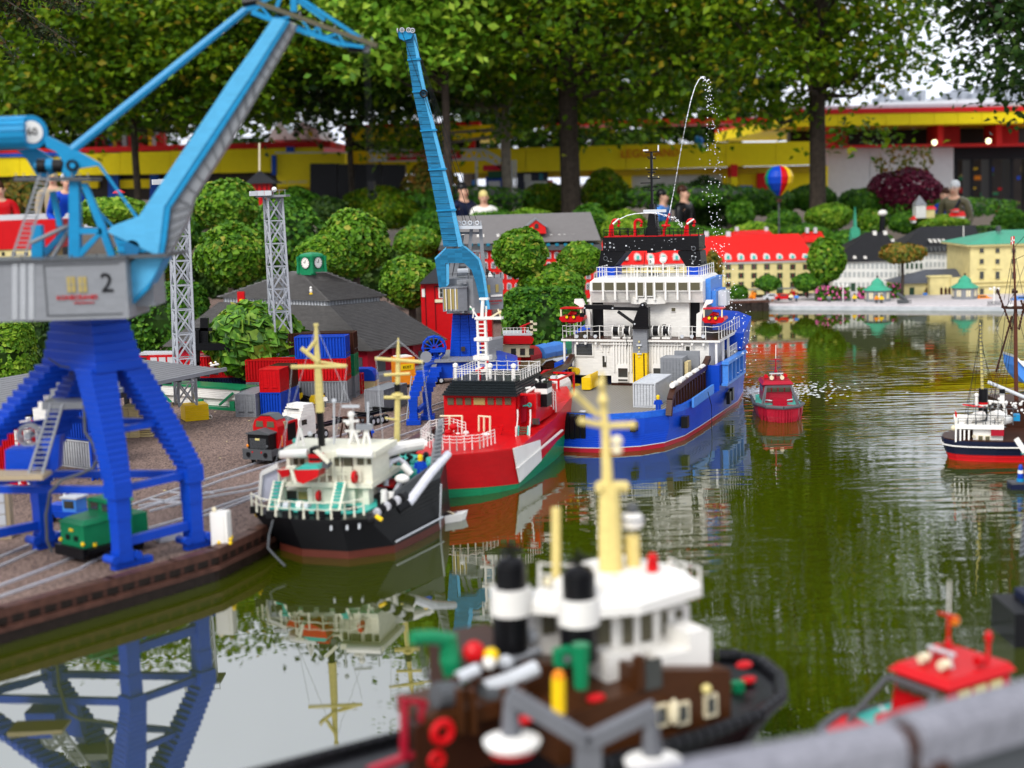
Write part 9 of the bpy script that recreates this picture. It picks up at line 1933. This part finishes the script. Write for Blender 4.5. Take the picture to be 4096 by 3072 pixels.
bush('purple red leaved shrub before the white wall', 905, 191, 20, 37, 22, lf_purple, 2600, .07, 'purple_shrub', 'shrub', None, core=False, zb=-.42); bush('pale green shoots growing from the purple shrub', 905, 162, 20.1, 30, 17, lf_autumn, 240, .07, 'shrub_shoots', 'shrub', None, core=False, zb=-.42)
# hedges
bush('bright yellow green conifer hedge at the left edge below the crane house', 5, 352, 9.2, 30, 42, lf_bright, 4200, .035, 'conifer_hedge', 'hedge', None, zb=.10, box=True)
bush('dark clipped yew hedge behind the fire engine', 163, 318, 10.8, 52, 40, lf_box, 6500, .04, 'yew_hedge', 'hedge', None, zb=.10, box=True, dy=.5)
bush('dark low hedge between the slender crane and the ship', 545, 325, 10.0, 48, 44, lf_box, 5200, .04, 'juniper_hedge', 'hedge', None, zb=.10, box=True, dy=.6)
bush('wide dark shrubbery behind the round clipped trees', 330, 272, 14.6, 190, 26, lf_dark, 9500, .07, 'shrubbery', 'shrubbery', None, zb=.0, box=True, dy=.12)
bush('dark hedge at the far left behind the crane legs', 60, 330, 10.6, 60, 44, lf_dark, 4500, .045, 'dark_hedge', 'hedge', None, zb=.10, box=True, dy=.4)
q = W(119,193,13.5); TM('red_flower', 'single red star flower above the bright plant behind the crane', 'flower', MB().lathe([(.005,-.02),(.05,.012),(.06,.0),(.02,.03)], q, 9), flat('red',.6), q)
g = MB(); [g.ball(W(rnd.uniform(0,56),rnd.uniform(196,214),19.4),.03,5,3) for i in range(20)]
# ================================================================== visitors
def skin(name, root, vs, es, m, lvl=2):
    me = bpy.data.meshes.new(name); me.from_pydata([v[0] for v in vs], es, []); o = bpy.data.objects.new(name, me); link(o); md = o.modifiers.new('s','SKIN')
    for i, v in enumerate(vs): me.skin_vertices[0].data[i].radius = (v[1], v[2] if len(v) > 2 else v[1])
    me.skin_vertices[0].data[0].use_root = True; sb = o.modifiers.new('b','SUBSURF'); sb.levels = lvl; sb.render_levels = lvl
    dg_ = bpy.context.evaluated_depsgraph_get(); m2 = bpy.data.meshes.new_from_object(o.evaluated_get(dg_)); bpy.data.objects.remove(o); m2.materials.clear(); m2.materials.append(m); m2.polygons.foreach_set('use_smooth', [True]*len(m2.polygons)); return put(root, name, m2)
def person(label, u, vtop, Y, h, rz, top, hair, legs='dgrey', armf=0.0, lean=0.0, bag=False, glasses=False, child=False):
    p = W(u,vtop,Y); s = h/1.75; t = T('person', label, 'person', (p.x,Y,p.z-h), rz, 'visitors'); sk_ = flat('skin',.55); L0 = lean
    J = [((0,0,.95),.15,.11),((0,0,1.12),.145,.105),((0,L0*.5,1.32),.17,.115),((0,L0*.8,1.45),.11,.08),((0,L0,1.52),.055,.055),((0,L0*1.1-.01,1.60),.078,.09),((0,L0*1.1-.01,1.69),.07,.085)]
    A_ = [((-.20,L0*.8,1.42),.06),((-.26,-.02,1.15),.046),((-.22,-.12-.18*armf,.95+.15*armf),.036),((-.20,-.20-.2*armf,.90+.22*armf),.03)]; B2 = [((-x,y,z),r) for (x,y,z),r in A_]
    Lg = [((-.10,0,.88),.095),((-.11,0,.48),.062),((-.11,.02,.08),.042),((-.11,-.10,.04),.035)]; Rg = [((-x,y,z),r) for (x,y,z),r in Lg]
    vs = J+A_+B2+Lg+Rg; es = [(0,1),(1,2),(2,3),(3,4),(4,5),(5,6),(3,7),(7,8),(8,9),(9,10),(3,11),(11,12),(12,13),(13,14),(0,15),(15,16),(16,17),(17,18),(0,19),(19,20),(20,21),(21,22)]
    sc = lambda L_, k=1.0, a=0: [(tuple(c_*s for c_ in v[0]), *[r_*s*k+a*s for r_ in v[1:]]) for v in L_]
    body = skin('body', t, sc(vs), es, sk_); skin('shirt', t, sc([J[0],J[1],J[2],J[3],A_[0],A_[1],B2[0],B2[1]]+([A_[2],B2[2]] if top != 'short' else []), 1.0, .014), [(0,1),(1,2),(2,3),(3,4),(4,5),(3,6),(6,7),(5,8),(7,9)], flat(top,.8)); skin('trousers', t, sc([J[0],Lg[0],Lg[1],Lg[2],Rg[0],Rg[1],Rg[2]],1.0,.012), [(0,1),(1,2),(2,3),(0,4),(4,5),(5,6)], flat(legs,.8))
    hz = V((0,L0*1.1,1.665)); g = MB(); g.ball(tuple((hz+V((0,.04,.035)))*s), .098*s, 14, 9, (.86,.98,.92)); P(t, 'hair', g, flat(hair,.8)); g = MB(); fc = hz+V((0,-.085,-.02))
    g.loft([[tuple((fc+V((x,-.012+.02*abs(z_),z_)))*s) for x in (-.014,.014)]+[tuple((fc+V((x,.03,z_)))*s) for x in (.014,-.014)] for z_ in (-.04,.01)]); P(t, 'nose', g, sk_)
    for x in (-.032,.032): P(t, 'eye', MB().ball(tuple((fc+V((x,-.0,.012)))*s), .011*s, 7, 5), flat('black'))
    for x in (-.082,.082): P(t, 'ear', MB().ball(tuple((hz+V((x,0,-.02)))*s), .026*s, 7, 5, (.5,.8,1.2)), sk_)
    P(t, 'mouth', MB().ball(tuple((fc+V((0,.002,-.065)))*s), .024*s, 8, 4, (1,.4,.3)), flat('dred'));
    for sx_ in (-1,1):
        hp = V((sx_*.20,-.20-.2*armf,.90+.22*armf))
        for k in range(4): P(t, 'finger', MB().tube([tuple((hp+V((sx_*(k-1.5)*.018,-.02,-.01)))*s), tuple((hp+V((sx_*(k-1.5)*.02,-.07-.01*(k in (1,2)),-.02)))*s), tuple((hp+V((sx_*(k-1.5)*.02,-.09,-.05)))*s)], .010*s, 6), sk_)
        P(t, 'thumb', MB().tube([tuple((hp+V((-sx_*.03,0,0)))*s), tuple((hp+V((-sx_*.05,-.045,-.02)))*s)], .011*s, 6), sk_)
    for x in (-.11,.11): P(t, 'shoe', MB().ball(tuple(V((x,-.06,.045))*s), .06*s, 10, 6, (.8,2.1,.7)), flat('black'))
    if bag: P(t, 'bag_strap', MB().tube([tuple(V(q_)*s) for q_ in ((.13,-.10+L0,1.46),(.02,-.17+L0*.5,1.25),(-.14,-.15,1.0))], .016*s, 6), flat('navy',.7)); P(t, 'shoulder_bag', MB().box(-.28*s,-.04*s,-.24*s,-.15*s,.84*s,1.05*s), flat('navy',.8))
    if glasses: P(t, 'glasses', MB().ring(tuple((fc+V((-.033,-.012,.012)))*s), .024*s, .004*s, 'y', 10, 4).ring(tuple((fc+V((.033,-.012,.012)))*s), .024*s, .004*s, 'y', 10, 4).box(-.1*s,.1*s,(fc.y-.008)*s,(fc.y-.004)*s,(fc.z+.012)*s,(fc.z+.016)*s), flat('lgrey'))
    return t
person('older man in brown pullover with a dark shoulder bag, looking down, right', 956, 182, 18.7, 1.36, R(-35), 'smoke', 'lgrey', bag=True, glasses=True, lean=-.08)
person('person in blue walking just behind the man with the shoulder bag', 945, 189, 19.2, 1.33, R(-60), 'blue', 'brown')
person('young man in black shirt looking left, behind the supply ship mast', 684, 187, 18.6, 1.36, R(55), 'black', 'brown')
person('woman in a blue shirt with dark tied hair, beside the man in black', 660, 191, 18.9, 1.3, R(60), 'medblue', 'black', lean=-.06)
person('dark haired man in navy jacket behind the ropes of the slender crane', 461, 184.5, 17.9, 1.36, R(40), 'navy', 'black', lean=-.05)
person('smiling fair child in a white and purple top right of the slender crane', 483.5, 192, 17.9, 1.2, R(10), 'white', 'straw', child=True)
person('grey haired man in blue shirt bending over the red panel, left', 63, 175, 16.3, 1.3, R(35), 'blue', 'lgrey', armf=.6, lean=-.16)
person('visitor in pink at the left edge behind the red panel', -2, 183, 16.4, 1.3, R(30), 'red', 'brown', lean=-.05)['label'] = 'visitor in pinkish red top at the left edge behind the red panel'
person('fair haired visitor half hidden behind the grey haired man', 52, 172, 17.4, 1.3, R(10), 'sand', 'tan')
